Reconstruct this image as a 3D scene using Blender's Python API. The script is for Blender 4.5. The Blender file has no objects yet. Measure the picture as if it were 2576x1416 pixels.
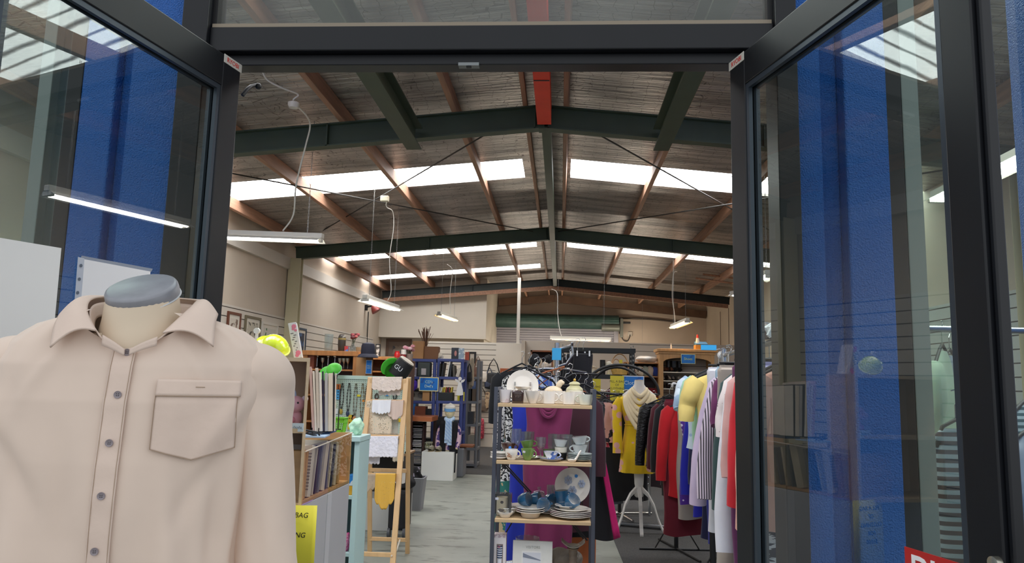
import bpy, math, random
from mathutils import Vector as V, Matrix as MX, Euler, noise
random.seed(7)
PI = math.pi
SC = bpy.context.scene
COL = SC.collection
# ---------------------------------------------------------------- camera, sky, exposure
FPX, YAW, PITCH, ROLL, HC = 1863.5, .06808, .13387, .02538, 1.45
_cy, _sy = math.cos(YAW), math.sin(YAW)
_f = V((-_sy, _cy, 0)); _r = V((_cy, _sy, 0)); _u = V((0, 0, 1))
FF = _f*math.cos(PITCH) + _u*math.sin(PITCH); _u2 = _u*math.cos(PITCH) - _f*math.sin(PITCH)
RR = _r*math.cos(ROLL) + _u2*math.sin(ROLL); UU = _u2*math.cos(ROLL) - _r*math.sin(ROLL)
cd = bpy.data.cameras.new('camera'); cam = bpy.data.objects.new('camera', cd); COL.objects.link(cam)
cd.sensor_width = 36; cd.lens = FPX/2576*36; cd.clip_start = .02; cd.clip_end = 200
cam.matrix_world = MX(((RR.x, UU.x, -FF.x, 0), (RR.y, UU.y, -FF.y, 0), (RR.z, UU.z, -FF.z, HC), (0, 0, 0, 1)))
SC.camera = cam
W = bpy.data.worlds.new('sky'); SC.world = W; W.use_nodes = True
bg = W.node_tree.nodes['Background']; bg.inputs[0].default_value = (.92, .96, 1.0, 1); bg.inputs[1].default_value = .92
SC.view_settings.view_transform = 'Standard'; SC.view_settings.look = 'None'
SC.view_settings.exposure = .2; SC.view_settings.gamma = 1; SC.view_settings.use_curve_mapping = False
SKY_E, TUBE_E = 8.5, 28.0
try:
    SC.cycles.max_bounces = 10; SC.cycles.transparent_max_bounces = 24; SC.cycles.use_denoising = True
    SC.cycles.sample_clamp_indirect = 6
except Exception: pass

def ray(px, py): return RR*((px-1288)/FPX) - UU*((py-708)/FPX) + FF
def at(px, py, Y):
    d = ray(px, py); t = Y/d.y; return V((d.x*t, Y, HC+d.z*t))
def atz(px, py, z):
    d = ray(px, py); t = (z-HC)/d.z; return V((d.x*t, d.y*t, z))
def atx(px, py, x):
    d = ray(px, py); t = x/d.x; return V((x, d.y*t, HC+d.z*t))
def S(p, D): return p*D/FPX
# ---------------------------------------------------------------- materials
def lin(h):
    if isinstance(h, str):
        h = h.lstrip('#'); c = [int(h[i:i+2], 16)/255 for i in (0, 2, 4)]
    else: c = h
    return tuple(((x+.055)/1.055)**2.4 if x > .04045 else x/12.92 for x in c) + (1,)
_M = {}
def mat(col, rough=.6, metal=0, nz=0, ns=8, bump=0, bs=40, bst=(1, 1, 1), nst=(1, 1, 1), pat=None, col2=None, ps=20, pr=.2, sheen=0, coat=0, spec=.5, rot=0, key=None):
    k = (str(col), rough, metal, nz, ns, bump, bs, bst, nst, pat, str(col2), ps, pr, sheen, coat, spec, rot, key)
    if k in _M: return _M[k]
    m = bpy.data.materials.new('m_%d' % len(_M)); _M[k] = m; m.use_nodes = True
    nt = m.node_tree; N = nt.nodes; L = nt.links; b = N['Principled BSDF']
    c = lin(col); b.inputs['Base Color'].default_value = c
    b.inputs['Roughness'].default_value = rough; b.inputs['Metallic'].default_value = metal
    b.inputs['Specular IOR Level'].default_value = spec
    if sheen: b.inputs['Sheen Weight'].default_value = sheen
    if coat: b.inputs['Coat Weight'].default_value = coat
    if not (nz or bump or pat): return m
    tc = N.new('ShaderNodeTexCoord')
    def mp(scale, r=0):
        n = N.new('ShaderNodeMapping'); n.inputs['Scale'].default_value = scale; n.inputs['Rotation'].default_value = (0, 0, 0) if not r else r
        L.new(tc.outputs['Object'], n.inputs[0]); return n.outputs[0]
    src = None
    if pat:
        mx = N.new('ShaderNodeMix'); mx.data_type = 'RGBA'; mx.inputs[6].default_value = c; mx.inputs[7].default_value = lin(col2)
        if pat in ('stripex', 'stripez', 'stripey', 'stripexz'):
            w = N.new('ShaderNodeTexWave'); w.bands_direction = {'x': 'X', 'y': 'Y', 'z': 'Z'}[pat[6]] if pat != 'stripexz' else 'DIAGONAL'
            w.inputs['Scale'].default_value = ps; w.inputs['Distortion'].default_value = 0.0
            L.new(mp((1, 1, 1), rot), w.inputs[0]); o = w.outputs['Fac']; thr = pr; up = True
        elif pat in ('dots', 'flower', 'blotch', 'zebra', 'net', 'lace', 'crackle'):
            if pat in ('dots', 'flower', 'lace', 'net'):
                w = N.new('ShaderNodeTexVoronoi'); w.inputs['Scale'].default_value = ps
                w.feature = 'DISTANCE_TO_EDGE' if pat == 'net' else 'F1'
                if pat in ('dots', 'lace'): w.inputs['Randomness'].default_value = .35
                L.new(mp(bst if pat == 'net' else (1, .25, 1)), w.inputs['Vector']); o = w.outputs['Distance']; up = False
            else:
                w = N.new('ShaderNodeTexNoise'); w.inputs['Scale'].default_value = ps; w.inputs['Detail'].default_value = 2
                if pat == 'zebra': w.inputs['Distortion'].default_value = 3
                L.new(mp(nst), w.inputs['Vector']); o = w.outputs['Fac']; up = True
            thr = pr
        cr = N.new('ShaderNodeMath'); cr.operation = 'GREATER_THAN' if up else 'LESS_THAN'; cr.inputs[1].default_value = thr
        L.new(o, cr.inputs[0]); L.new(cr.outputs[0], mx.inputs[0]); src = mx.outputs[2]
        if pat == 'flower':
            m3 = N.new('ShaderNodeMix'); m3.data_type = 'RGBA'; m3.inputs[7].default_value = lin('#6a3038')
            c3 = N.new('ShaderNodeMath'); c3.operation = 'LESS_THAN'; c3.inputs[1].default_value = pr*.3
            L.new(o, c3.inputs[0]); L.new(c3.outputs[0], m3.inputs[0]); L.new(src, m3.inputs[6]); src = m3.outputs[2]
    if nz:
        n = N.new('ShaderNodeTexNoise'); n.inputs['Scale'].default_value = ns; n.inputs['Detail'].default_value = 5
        L.new(mp(nst), n.inputs['Vector'])
        rp = N.new('ShaderNodeMapRange'); rp.inputs[1].default_value = .3; rp.inputs[2].default_value = .7; rp.inputs[3].default_value = 1-nz; rp.inputs[4].default_value = 1+nz
        L.new(n.outputs['Fac'], rp.inputs[0])
        mu = N.new('ShaderNodeMix'); mu.data_type = 'RGBA'; mu.blend_type = 'MULTIPLY'; mu.inputs[0].default_value = 1
        if src: L.new(src, mu.inputs[6])
        else: mu.inputs[6].default_value = c
        L.new(rp.outputs[0], mu.inputs[7]); src = mu.outputs[2]
    if src: L.new(src, b.inputs['Base Color'])
    if bump:
        n = N.new('ShaderNodeTexNoise'); n.inputs['Scale'].default_value = bs; n.inputs['Detail'].default_value = 4
        L.new(mp(bst), n.inputs['Vector'])
        bu = N.new('ShaderNodeBump'); bu.inputs['Strength'].default_value = min(1, bump); bu.inputs['Distance'].default_value = .012 if bump <= 1 else .012*bump
        L.new(n.outputs['Fac'], bu.inputs['Height']); L.new(bu.outputs[0], b.inputs['Normal'])
    return m
def emit(col, e, rough=.5):
    k = ('e', str(col), e)
    if k in _M: return _M[k]
    m = bpy.data.materials.new('m_%d' % len(_M)); _M[k] = m; m.use_nodes = True
    b = m.node_tree.nodes['Principled BSDF']; b.inputs['Base Color'].default_value = lin(col)
    b.inputs['Emission Color'].default_value = lin(col); b.inputs['Emission Strength'].default_value = e
    return m
def glass(tint='#f4fbf8', ior=1.5, haze_dirt=0, key=0):
    k = ('g', tint, ior, haze_dirt, key)
    if k in _M: return _M[k]
    m = bpy.data.materials.new('m_%d' % len(_M)); _M[k] = m; m.use_nodes = True
    nt = m.node_tree; N = nt.nodes; L = nt.links
    for n in list(N): N.remove(n)
    out = N.new('ShaderNodeOutputMaterial'); tr = N.new('ShaderNodeBsdfTransparent'); tr.inputs[0].default_value = lin(tint)
    gl = N.new('ShaderNodeBsdfGlossy'); gl.inputs['Roughness'].default_value = .0
    fr0 = N.new('ShaderNodeFresnel'); fr0.inputs[0].default_value = ior
    ge = N.new('ShaderNodeNewGeometry'); iv = N.new('ShaderNodeMath'); iv.operation = 'SUBTRACT'; iv.inputs[0].default_value = 1; L.new(ge.outputs['Backfacing'], iv.inputs[1])
    fr = N.new('ShaderNodeMath'); fr.operation = 'MULTIPLY'; L.new(fr0.outputs[0], fr.inputs[0]); L.new(iv.outputs[0], fr.inputs[1])   # the pane mirrors once, on the face it is met by
    mx = N.new('ShaderNodeMixShader'); L.new(fr.outputs[0], mx.inputs[0]); L.new(tr.outputs[0], mx.inputs[1]); L.new(gl.outputs[0], mx.inputs[2])
    last = mx.outputs[0]
    if haze_dirt:
        df = N.new('ShaderNodeBsdfDiffuse'); df.inputs[0].default_value = (.75, .74, .72, 1)  # pale diffuse veil: dirt on panes, highlight haze painted onto drinking glasses
        nz = N.new('ShaderNodeTexNoise'); nz.inputs['Scale'].default_value = 3; nz.inputs['Detail'].default_value = 8
        rp = N.new('ShaderNodeMapRange'); rp.inputs[1].default_value = .4; rp.inputs[2].default_value = .75; rp.inputs[3].default_value = haze_dirt*.5; rp.inputs[4].default_value = haze_dirt
        tc = N.new('ShaderNodeTexCoord'); L.new(tc.outputs['Object'], nz.inputs['Vector']); L.new(nz.outputs['Fac'], rp.inputs[0])
        m2 = N.new('ShaderNodeMixShader'); L.new(rp.outputs[0], m2.inputs[0]); L.new(last, m2.inputs[1]); L.new(df.outputs[0], m2.inputs[2]); last = m2.outputs[0]
    L.new(last, out.inputs[0]); return m
# ---------------------------------------------------------------- geometry
def wm(o):
    m = MX()
    while o is not None:
        m = MX.Translation(o.location) @ o.rotation_euler.to_matrix().to_4x4() @ MX.Diagonal((*o.scale, 1)) @ m; o = o.parent
    return m
class G:
    def __init__(s): s.v = []; s.f = []; s.mi = []
    def add(s, vs, fs, mi=0):
        k = len(s.v); s.v += [V(p) for p in vs]; s.f += [tuple(i+k for i in f) for f in fs]; s.mi += [mi]*len(fs); return s
    def box(s, x0, x1, y0, y1, z0, z1, mi=0):
        return s.add([(x0, y0, z0), (x1, y0, z0), (x1, y1, z0), (x0, y1, z0), (x0, y0, z1), (x1, y0, z1), (x1, y1, z1), (x0, y1, z1)],
                     [(0, 3, 2, 1), (4, 5, 6, 7), (0, 1, 5, 4), (1, 2, 6, 5), (2, 3, 7, 6), (3, 0, 4, 7)], mi)
    def bx(s, c, sz, rot=None, mi=0):
        M = (Euler(rot).to_matrix() if rot else MX.Identity(3)); c = V(c); a, b, d = sz[0]/2, sz[1]/2, sz[2]/2
        return s.add([c + M @ V(p) for p in ((-a, -b, -d), (a, -b, -d), (a, b, -d), (-a, b, -d), (-a, -b, d), (a, -b, d), (a, b, d), (-a, b, d))],
                     [(0, 3, 2, 1), (4, 5, 6, 7), (0, 1, 5, 4), (1, 2, 6, 5), (2, 3, 7, 6), (3, 0, 4, 7)], mi)
    def bar(s, p, q, w, h, up=(0, 0, 1), mi=0):
        p, q = V(p), V(q); d = (q-p).normalized(); u = V(up); r = d.cross(u)
        if r.length < 1e-4: r = d.cross(V((0, 1, 0)))
        r.normalize(); u = r.cross(d).normalized()
        vs = [b + r*(sx*w/2) + u*(sz*h/2) for b in (p, q) for sx, sz in ((-1, -1), (1, -1), (1, 1), (-1, 1))]
        return s.add(vs, [(0, 1, 2, 3), (7, 6, 5, 4), (0, 4, 5, 1), (1, 5, 6, 2), (2, 6, 7, 3), (3, 7, 4, 0)], mi)
    def tube(s, pts, r, n=8, cap=True, mi=0, closed=False):
        pts = [V(p) for p in pts]; m = len(pts); rs = r if isinstance(r, (list, tuple)) else [r]*m
        vs = []; pu = None
        for i, p in enumerate(pts):
            a = pts[i-1] if (i or closed) else pts[i]; b = pts[(i+1) % m] if (i < m-1 or closed) else pts[i]
            d = (b-a).normalized() if (b-a).length > 1e-9 else V((0, 0, 1))
            if pu is None: pu = d.orthogonal().normalized()
            pu = (pu - d*pu.dot(d))
            if pu.length < 1e-6: pu = d.orthogonal()
            pu.normalize(); w = d.cross(pu)
            vs += [p + (pu*math.cos(2*PI*j/n) + w*math.sin(2*PI*j/n))*rs[i] for j in range(n)]
        fs = []
        for i in range(m if closed else m-1):
            i2 = (i+1) % m
            fs += [(i*n+j, i*n+(j+1) % n, i2*n+(j+1) % n, i2*n+j) for j in range(n)]
        if cap and not closed: fs += [tuple(range(n-1, -1, -1)), tuple((m-1)*n+j for j in range(n))]
        return s.add(vs, fs, mi)
    def lathe(s, prof, o=(0, 0, 0), n=28, M=None, mi=0, sx=1, sy=1):
        o = V(o); vs = []; m = len(prof); M = M or MX.Identity(3)
        for r, z in prof: vs += [o + M @ V((r*math.cos(2*PI*j/n)*sx, r*math.sin(2*PI*j/n)*sy, z)) for j in range(n)]
        fs = [(i*n+j, i*n+(j+1) % n, (i+1)*n+(j+1) % n, (i+1)*n+j) for i in range(m-1) for j in range(n)]
        if prof[0][0] > 1e-6: fs.append(tuple(range(n-1, -1, -1)))
        if prof[-1][0] > 1e-6: fs.append(tuple((m-1)*n+j for j in range(n)))
        return s.add(vs, fs, mi)
    def prism(s, poly, y0, y1, mi=0, M=None, o=(0, 0, 0)):
        n = len(poly); o = V(o); M = M or MX.Identity(3)
        vs = [o + M @ V((x, y0, z)) for x, z in poly] + [o + M @ V((x, y1, z)) for x, z in poly]
        a = sum(poly[i][0]*poly[(i+1) % n][1]-poly[(i+1) % n][0]*poly[i][1] for i in range(n))
        f0 = tuple(range(n)); f1 = tuple(range(2*n-1, n-1, -1))
        fs = [f0, f1] + [((i+1) % n, i, i+n, (i+1) % n + n) for i in range(n)]
        if a < 0: fs = [f[::-1] for f in fs]
        return s.add(vs, fs, mi)
    def grid(s, fn, nu, nv, mi=0, wrap=False):
        k = nu if wrap else nu+1
        vs = [fn(i/nu, j/nv) for j in range(nv+1) for i in range(k)]
        return s.add(vs, [(j*k+i, j*k+(i+1) % k, (j+1)*k+(i+1) % k, (j+1)*k+i) for j in range(nv) for i in range(nu)], mi)
    def ball(s, c, r, n=16, m=10, mi=0, M=None):
        r = V(r) if not isinstance(r, (int, float)) else V((r, r, r)); c = V(c); M = M or MX.Identity(3)
        vs = [c + M @ V((0, 0, -r.z))]
        for i in range(1, m):
            a = -PI/2 + PI*i/m
            vs += [c + M @ V((r.x*math.cos(a)*math.cos(2*PI*j/n), r.y*math.cos(a)*math.sin(2*PI*j/n), r.z*math.sin(a))) for j in range(n)]
        vs.append(c + M @ V((0, 0, r.z))); e = len(vs)-1
        fs = [(0, 1+(j+1) % n, 1+j) for j in range(n)] + [(e, 1+(m-2)*n+j, 1+(m-2)*n+(j+1) % n) for j in range(n)]
        fs += [(1+i*n+j, 1+i*n+(j+1) % n, 1+(i+1)*n+(j+1) % n, 1+(i+1)*n+j) for i in range(m-2) for j in range(n)]
        return s.add(vs, fs, mi)
    def xf(s, M):
        s.v = [M @ p for p in s.v]; return s
    def obj(s, name, mats, parent=None, smooth=False, bev=0, sub=0, thick=0, world=False):
        me = bpy.data.meshes.new(name)
        vs = s.v
        if world and parent is not None:
            I = wm(parent).inverted(); vs = [I @ p for p in vs]
        me.from_pydata([tuple(p) for p in vs], [], s.f)
        mats = mats if isinstance(mats, (list, tuple)) else [mats]
        for m in mats: me.materials.append(m)
        if len(mats) > 1:
            for p, i in zip(me.polygons, s.mi): p.material_index = i
        if smooth:
            for p in me.polygons: p.use_smooth = True
        me.update()
        o = bpy.data.objects.new(name, me); COL.objects.link(o)
        if parent is not None: o.parent = parent
        if thick:
            md = o.modifiers.new('s', 'SOLIDIFY'); md.thickness = thick; md.offset = 0
        if bev:
            md = o.modifiers.new('b', 'BEVEL'); md.width = bev; md.segments = 2; md.limit_method = 'ANGLE'
        if sub:
            md = o.modifiers.new('d', 'SUBSURF'); md.levels = sub; md.render_levels = sub
        if smooth and not sub:
            try: me.set_sharp_from_angle(angle=math.radians(50))
            except Exception: pass
        return o
def tag(o, label=None, cat=None, group=None, kind=None):
    if label: o['label'] = label
    if cat: o['category'] = cat
    if group: o['group'] = group
    if kind: o['kind'] = kind
    return o
def thing(name, label, cat, loc=(0, 0, 0), rz=0, group=None, rot=None):
    o = bpy.data.objects.new(name, None); COL.objects.link(o); o.empty_display_size = .05
    o.location = loc; o.rotation_euler = rot if rot else (0, 0, rz)
    return tag(o, label, cat, group)
def solo(g, name, mats, label, cat, group=None, loc=None, **k):
    "a thing that is one mesh; origin moved to its base"
    if loc is None:
        lo = [min(p[i] for p in g.v) for i in range(3)]; hi = [max(p[i] for p in g.v) for i in range(3)]
        loc = V(((lo[0]+hi[0])/2, (lo[1]+hi[1])/2, lo[2]))
        g.v = [p-loc for p in g.v]
    o = g.obj(name, mats, None, **k); o.location = loc
    return tag(o, label, cat, group)
def struct(g, name, mats, parent=None, **k):
    o = g.obj(name, mats, parent, **k)
    if parent is None: o['kind'] = 'structure'
    return o
def dup(root, loc, rot=None, label=None, group=None):
    r = root.copy(); COL.objects.link(r); r.location = loc
    if rot is not None: r.rotation_euler = rot if isinstance(rot, (tuple, list)) else (0, 0, rot)
    if label: r['label'] = label
    if group: r['group'] = group
    for ch in [c for c in bpy.data.objects if c.parent == root]:
        c = ch.copy(); COL.objects.link(c); c.parent = r
        for g in [c2 for c2 in bpy.data.objects if c2.parent == ch]:
            d = g.copy(); COL.objects.link(d); d.parent = c
    return r
def letters(txt, size, m, parent, M, name='lettering', ext=.0006, align='CENTER', sx=1, shear=0):
    cu = bpy.data.curves.new('t', 'FONT'); cu.body = txt; cu.size = size; cu.extrude = ext; cu.align_x = align; cu.align_y = 'CENTER'; cu.resolution_u = 3; cu.shear = shear
    to = bpy.data.objects.new('t', cu); COL.objects.link(to)
    me = bpy.data.meshes.new_from_object(to); bpy.data.objects.remove(to)
    me.name = name; me.transform(M @ MX.Diagonal((sx, 1, 1, 1)))
    me.materials.clear(); me.materials.append(m)
    o = bpy.data.objects.new(name, me); COL.objects.link(o); o.parent = parent
    return o
def face(x=0, y=0, z=0, rx=PI/2, rz=0, ry=0):
    return MX.Translation((x, y, z)) @ Euler((rx, ry, rz)).to_matrix().to_4x4()
def lerp(a, b, t): return a+(b-a)*t
def interp(tab, x):
    if x <= tab[0][0]: return tab[0][1]
    for (a, p), (b, q) in zip(tab, tab[1:]):
        if x <= b:
            t = (x-a)/(b-a); t = t*t*(3-2*t) if False else t
            return p+(q-p)*t
    return tab[-1][1]
# ---------------------------------------------------------------- the building shell
RX, RZ, RS = -.2, 4.0, .09                       # ridge line x, height, slope of the underside of the roof
XL, XR, YF, YB = -4.35, 3.95, 2.2, 20.5
def roofz(x): return RZ - RS*abs(x-RX)
M_foil = mat('#aaa49f', .33, .6, nz=.5, ns=3, nst=(.35, 2.6, 1), bump=2.6, bs=5, bst=(.5, 6, 1), pat='net', col2='#6a615c', ps=1, pr=.016)  # colour noise contrast raised to help paint in the foil's highlight streaks
for n in M_foil.node_tree.nodes:
    if n.type == 'TEX_VORONOI': n.inputs['Scale'].default_value = 11; n.inputs['Randomness'].default_value = .45
for n in M_foil.node_tree.nodes:
    if n.type == 'MAPPING' and any(l.to_node.type == 'TEX_VORONOI' for l in n.outputs[0].links): n.inputs['Scale'].default_value = (.75, 1.5, 1)
M_wood = mat('#a87f66', .65, nz=.22, ns=4, nst=(6, .5, 6), bump=.2, bs=20, bst=(4, .4, 4))
M_green = mat('#3f4c3b', .5, nz=.12, ns=3)
M_redox = mat('#e03a1c', .55, nz=.08, ns=4)
M_cream = mat('#c9bcaa', .75, nz=.06, ns=1.2)
M_cream2 = mat('#bfae9c', .75, nz=.07, ns=1.5)
M_white = mat('#d9d2c6', .6, nz=.03, ns=2)
M_frame = mat('#121419', .38, .0, nz=.12, ns=6, spec=.35)
M_gask = mat('#0c0d10', .5)
M_alu = mat('#737c7a', .4, .4)
M_conc = mat('#959990', .45, nz=.14, ns=2.5, bump=.1, bs=8)
# worn dark streaks in the painted concrete
def conc():
    m = M_conc; N = m.node_tree.nodes; L = m.node_tree.links; b = N['Principled BSDF']
    src = b.inputs['Base Color'].links[0].from_socket
    tc = N.new('ShaderNodeTexCoord'); mp = N.new('ShaderNodeMapping'); mp.inputs['Scale'].default_value = (1.2, 3.5, 1); L.new(tc.outputs['Object'], mp.inputs[0])
    n = N.new('ShaderNodeTexNoise'); n.inputs['Scale'].default_value = 2.2; n.inputs['Detail'].default_value = 9; n.inputs['Roughness'].default_value = .68; L.new(mp.outputs[0], n.inputs['Vector'])
    r = N.new('ShaderNodeMapRange'); r.inputs[1].default_value = .54; r.inputs[2].default_value = .63; L.new(n.outputs['Fac'], r.inputs[0])
    mx = N.new('ShaderNodeMix'); mx.data_type = 'RGBA'; mx.inputs[7].default_value = lin('#6c6f66'); L.new(r.outputs[0], mx.inputs[0]); L.new(src, mx.inputs[6]); L.new(mx.outputs[2], b.inputs['Base Color'])
conc()
g = G(); g.box(XL-.2, XR+.2, YF-.05, YB+.2, -.12, 0); struct(g, 'floor', M_conc)
g = G(); g.box(-9, 9, -9, YF-.05, -.14, -.02); struct(g, 'ground', mat('#8f8d88', .9, nz=.15, ns=5))
# carpet: right hand field, and the back of the shop
M_carpet = mat('#4a4949', .95, nz=.3, ns=90, bump=.5, bs=200)
g = G(); g.add([(.6, YF+.2, .004), (XR, YF+.2, .004), (XR, YB, .004), (-4.3, YB, .004), (-4.3, 12.2, .004), (-1.4, 11.76, .004), (.45, 11.76, .004)] +
    [(.6, YF+.2, 0), (XR, YF+.2, 0), (XR, YB, 0), (-4.3, YB, 0), (-4.3, 12.2, 0), (-1.4, 11.76, 0), (.45, 11.76, 0)],
    [(0, 1, 2, 3, 4, 5, 6)] + [(i, i+7, (i+1) % 7+7, (i+1) % 7) for i in range(7)])
tag(struct(g, 'floor_carpet', M_carpet), 'dark grey carpet laid over the concrete on the right and at the back', 'carpet')
# roof, with openings left for the skylight strips
SKY = [(2.45, 3.95, 1, 1), (8.2, 8.98, 1, 1), (13.05, 13.75, 1, 1), (15.75, 16.35, 1, 0)]
g = G()
for side, xa in ((0, XL-.2), (1, XR+.2)):
    xi = RX-.28 if side == 0 else RX+.28
    def slab(x0, x1, y0, y1):
        z0, z1 = roofz(x0), roofz(x1)
        g.add([(x0, y0, z0), (x1, y0, z1), (x1, y1, z1), (x0, y1, z0), (x0, y0, z0+.08), (x1, y0, z1+.08), (x1, y1, z1+.08), (x0, y1, z0+.08)],
              [(0, 1, 2, 3), (7, 6, 5, 4), (0, 4, 5, 1), (1, 5, 6, 2), (2, 6, 7, 3), (3, 7, 4, 0)])
    cut = [(a, b) for a, b, l, r in SKY if (l, r)[side]]
    slab(RX, xi, YF-.1, YB+.2)
    y = YF-.1
    for a, b in cut: slab(xi, xa, y, a); y = b
    slab(xi, xa, y, YB+.2)
struct(g, 'ceiling', M_foil)
def skymat():
    m = bpy.data.materials.new('skylight'); m.use_nodes = True; N = m.node_tree.nodes; L = m.node_tree.links; b = N['Principled BSDF']
    b.inputs['Base Color'].default_value = (.8, .8, .8, 1); b.inputs['Roughness'].default_value = .4
    tc = N.new('ShaderNodeTexCoord'); w = N.new('ShaderNodeTexWave'); w.bands_direction = 'Y'; w.inputs['Scale'].default_value = 2.2; w.inputs['Distortion'].default_value = .9; w.inputs['Detail'].default_value = 3; w.inputs['Detail Scale'].default_value = 2
    L.new(tc.outputs['Object'], w.inputs[0])
    r = N.new('ShaderNodeMapRange'); r.inputs[2].default_value = .3; r.inputs[3].default_value = .62; r.inputs[4].default_value = SKY_E; L.new(w.outputs['Fac'], r.inputs[0])
    b.inputs['Emission Color'].default_value = (.97, .985, 1, 1); L.new(r.outputs[0], b.inputs['Emission Strength']); return m
M_sky = skymat(); k = 0
for a, b, l, r in SKY:
    for side, on in ((0, l), (1, r)):
        if not on: continue
        k += 1
        x0, x1 = (XL-.2, RX-.28) if side == 0 else (RX+.28, XR+.2)
        g = G(); g.grid(lambda u, v: V((lerp(x0, x1, u), lerp(a, b, v), roofz(lerp(x0, x1, u))+.045+.012*math.sin(v*6*2*PI))), 2, 48)
        tag(g.obj('skylight', M_sky, None), ['corrugated skylight strip over the shop front, left of the ridge', 'corrugated skylight strip over the shop front, right of the ridge',
            'brightest long corrugated skylight strip left of the ridge, between first and second green rafters', 'long corrugated skylight strip right of the ridge, between first and second green rafters',
            'narrow bright skylight strip left of the ridge just beyond the second green rafter', 'narrow bright skylight strip right of the ridge just beyond the second green rafter',
            'warm-toned thin skylight strip left of the ridge just in front of the third rafter'][k-1], 'skylight', 'corrugated skylight strips in the roof')
# walls
g = G(); g.box(XL-.15, XL, YF, YB, 0, roofz(XL)+.06); struct(g, 'wall_left', M_cream)
g = G(); g.box(XR, XR+.15, YF, YB, 0, roofz(XR)+.06); struct(g, 'wall_right', M_cream)
g = G(); g.prism([(XL-.15, 0), (XR+.15, 0), (XR+.15, roofz(XR)+.05), (RX, RZ+.05), (XL-.15, roofz(XL)+.05)], YB, YB+.15); struct(g, 'wall_back', M_cream2)
# slatwall cladding helper: grooved boards
M_slat = mat('#cfc8bc', .5, nz=.03, ns=3)
M_slatg = mat('#6f675e', .7)
def slats(x0, x1, z0, z1, pitch, axis, c, out, th=.02):
    g = G(); z = z0
    while z < z1-.01:
        zz = min(z+pitch-.012, z1)
        a, b = (c, c+out*th) if out > 0 else (c+out*th, c)
        if axis == 'x': g.box(x0, x1, a, b, z, zz)
        else: g.box(a, b, x0, x1, z, zz)
        z += pitch
    a, b = (c, c+out*th*.4) if out > 0 else (c+out*th*.4, c)
    if axis == 'x': g.box(x0, x1, a, b, z0, z1, 1)
    else: g.box(a, b, x0, x1, z0, z1, 1)
    return g
struct(slats(3.0, 16.9, .4, 2.35, .12, 'y', XL, 1), 'wall_left_slats', [M_slat, M_slatg])
struct(slats(2.6, 11.5, .4, 2.35, .12, 'y', XR, -1), 'wall_right_slats', [mat('#c8ccc9', .5), M_slatg])
g = G(); g.box(XL, XL+.05, YF, YB, 3.12, 3.3); struct(g, 'trim_1', M_white)
# inner store room at the back left, and partitions
g = G(); g.box(XL, -1.78, 17.45, YB, 2.42, 3.86); g.box(XL, -1.85, 17.75, YB, 0, 2.42); struct(g, 'wall_storeroom', mat('#d8cfbf', .7, nz=.04, ns=1))
g = slats(-3.0, -1.45, .3, 2.27, .115, 'x', 16.6, -1); g.box(-3.0, -.82, 16.6, 16.68, 0, 2.3); g.box(-1.45, -.82, 16.58, 16.6, .3, 2.3); struct(g, 'wall_partition', [mat('#d6cfc2', .6, nz=.03, ns=1), M_slatg])
g = G(); g.box(-.82, XR, 17.0, 17.08, 0, 2.38); g.box(-.88, -.8, 16.55, 17.1, 0, 2.36); struct(g, 'wall_partition_right', mat('#c4b9ab', .7, nz=.04, ns=1))
struct(slats(1.55, 3.0, 1.3, 2.38, .15, 'x', 17.0, -1), 'wall_partition_slats', [mat('#cfc4b6', .6), M_slatg])
# ---------------------------------------------------------------- shop front
M_blue = mat('#1f66bd', .36, nz=.06, ns=3, bump=1.0, bs=210)
M_bluein = M_blue
def pier(x0, x1, name):
    g = G(); xm = lerp(x0, x1, .42)
    g.box(x0, xm-.03, YF-.0, YF+.22, 0, 3.6); g.box(xm-.03, xm+.03, YF+.035, YF+.22, 0, 3.6); g.box(xm+.03, x1, YF-.02, YF+.22, 0, 3.6)
    struct(g, name, M_blue, bev=.006)
pier(-1.565, -1.222, 'wall_front_pier_1'); pier(.69, .957, 'wall_front_pier_2')
g = G(); g.box(1.445, 1.9, YF-.06, YF+.2, 0, 3.6); struct(g, 'wall_front_pier_3', M_blue)
g = G(); g.box(-3.2, -2.5, YF-.06, YF+.2, 0, 3.6); struct(g, 'wall_front_pier_4', M_blue)
g = G(); g.box(XL-.2, XR+.2, YF-.02, YF+.2, 3.45, 4.1); g.box(1.9, XR+.2, YF-.02, YF+.2, 0, 3.5); g.box(XL-.2, -3.2, YF-.02, YF+.2, 0, 3.5); struct(g, 'wall_front', M_blue)
# door frame and fanlight
DL, DR, DZ = -1.03, .525, 2.434
g = G()
g.box(-1.22, -1.135, YF-.05, YF+.07, 0, 3.45); g.box(.628, .69, YF-.05, YF+.07, 0, 3.45)          # jambs

g.box(-1.135, .628, YF-.03, YF+.06, 2.468, 2.548); g.box(-1.135, .628, YF-.0, YF+.06, 2.432, 2.468)       # transom bar with its stop
struct(g, 'trim_2', M_frame, bev=.003)
g = G(); g.box(-1.13, .623, YF-.028, YF-.02, 2.548, 2.56); struct(g, 'trim_3', mat('#8d8170', .6))
fan = bpy.data.objects.new('window_1', None); COL.objects.link(fan); fan['kind'] = 'structure'
g = G(); g.box(-1.135, .628, YF+.005, YF+.011, 2.548, 3.45); g.obj('glass_pane', glass('#e9efec', 1.52, .11), fan)
g = G(); g.box(-1.135, -1.12, YF-.02, YF+.03, 2.548, 3.45); g.box(.613, .628, YF-.02, YF+.03, 2.548, 3.45); g.obj('glazing_bead', M_gask, fan)
g = G(); g.box(-.335, -.27, YF-.012, YF+.012, 2.424, 2.434); g.box(-.31, -.295, YF-.008, YF+.0, 2.42, 2.425, 1); struct(g, 'trim_4', [mat('#7b7f80', .4, .7), M_gask])
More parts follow.
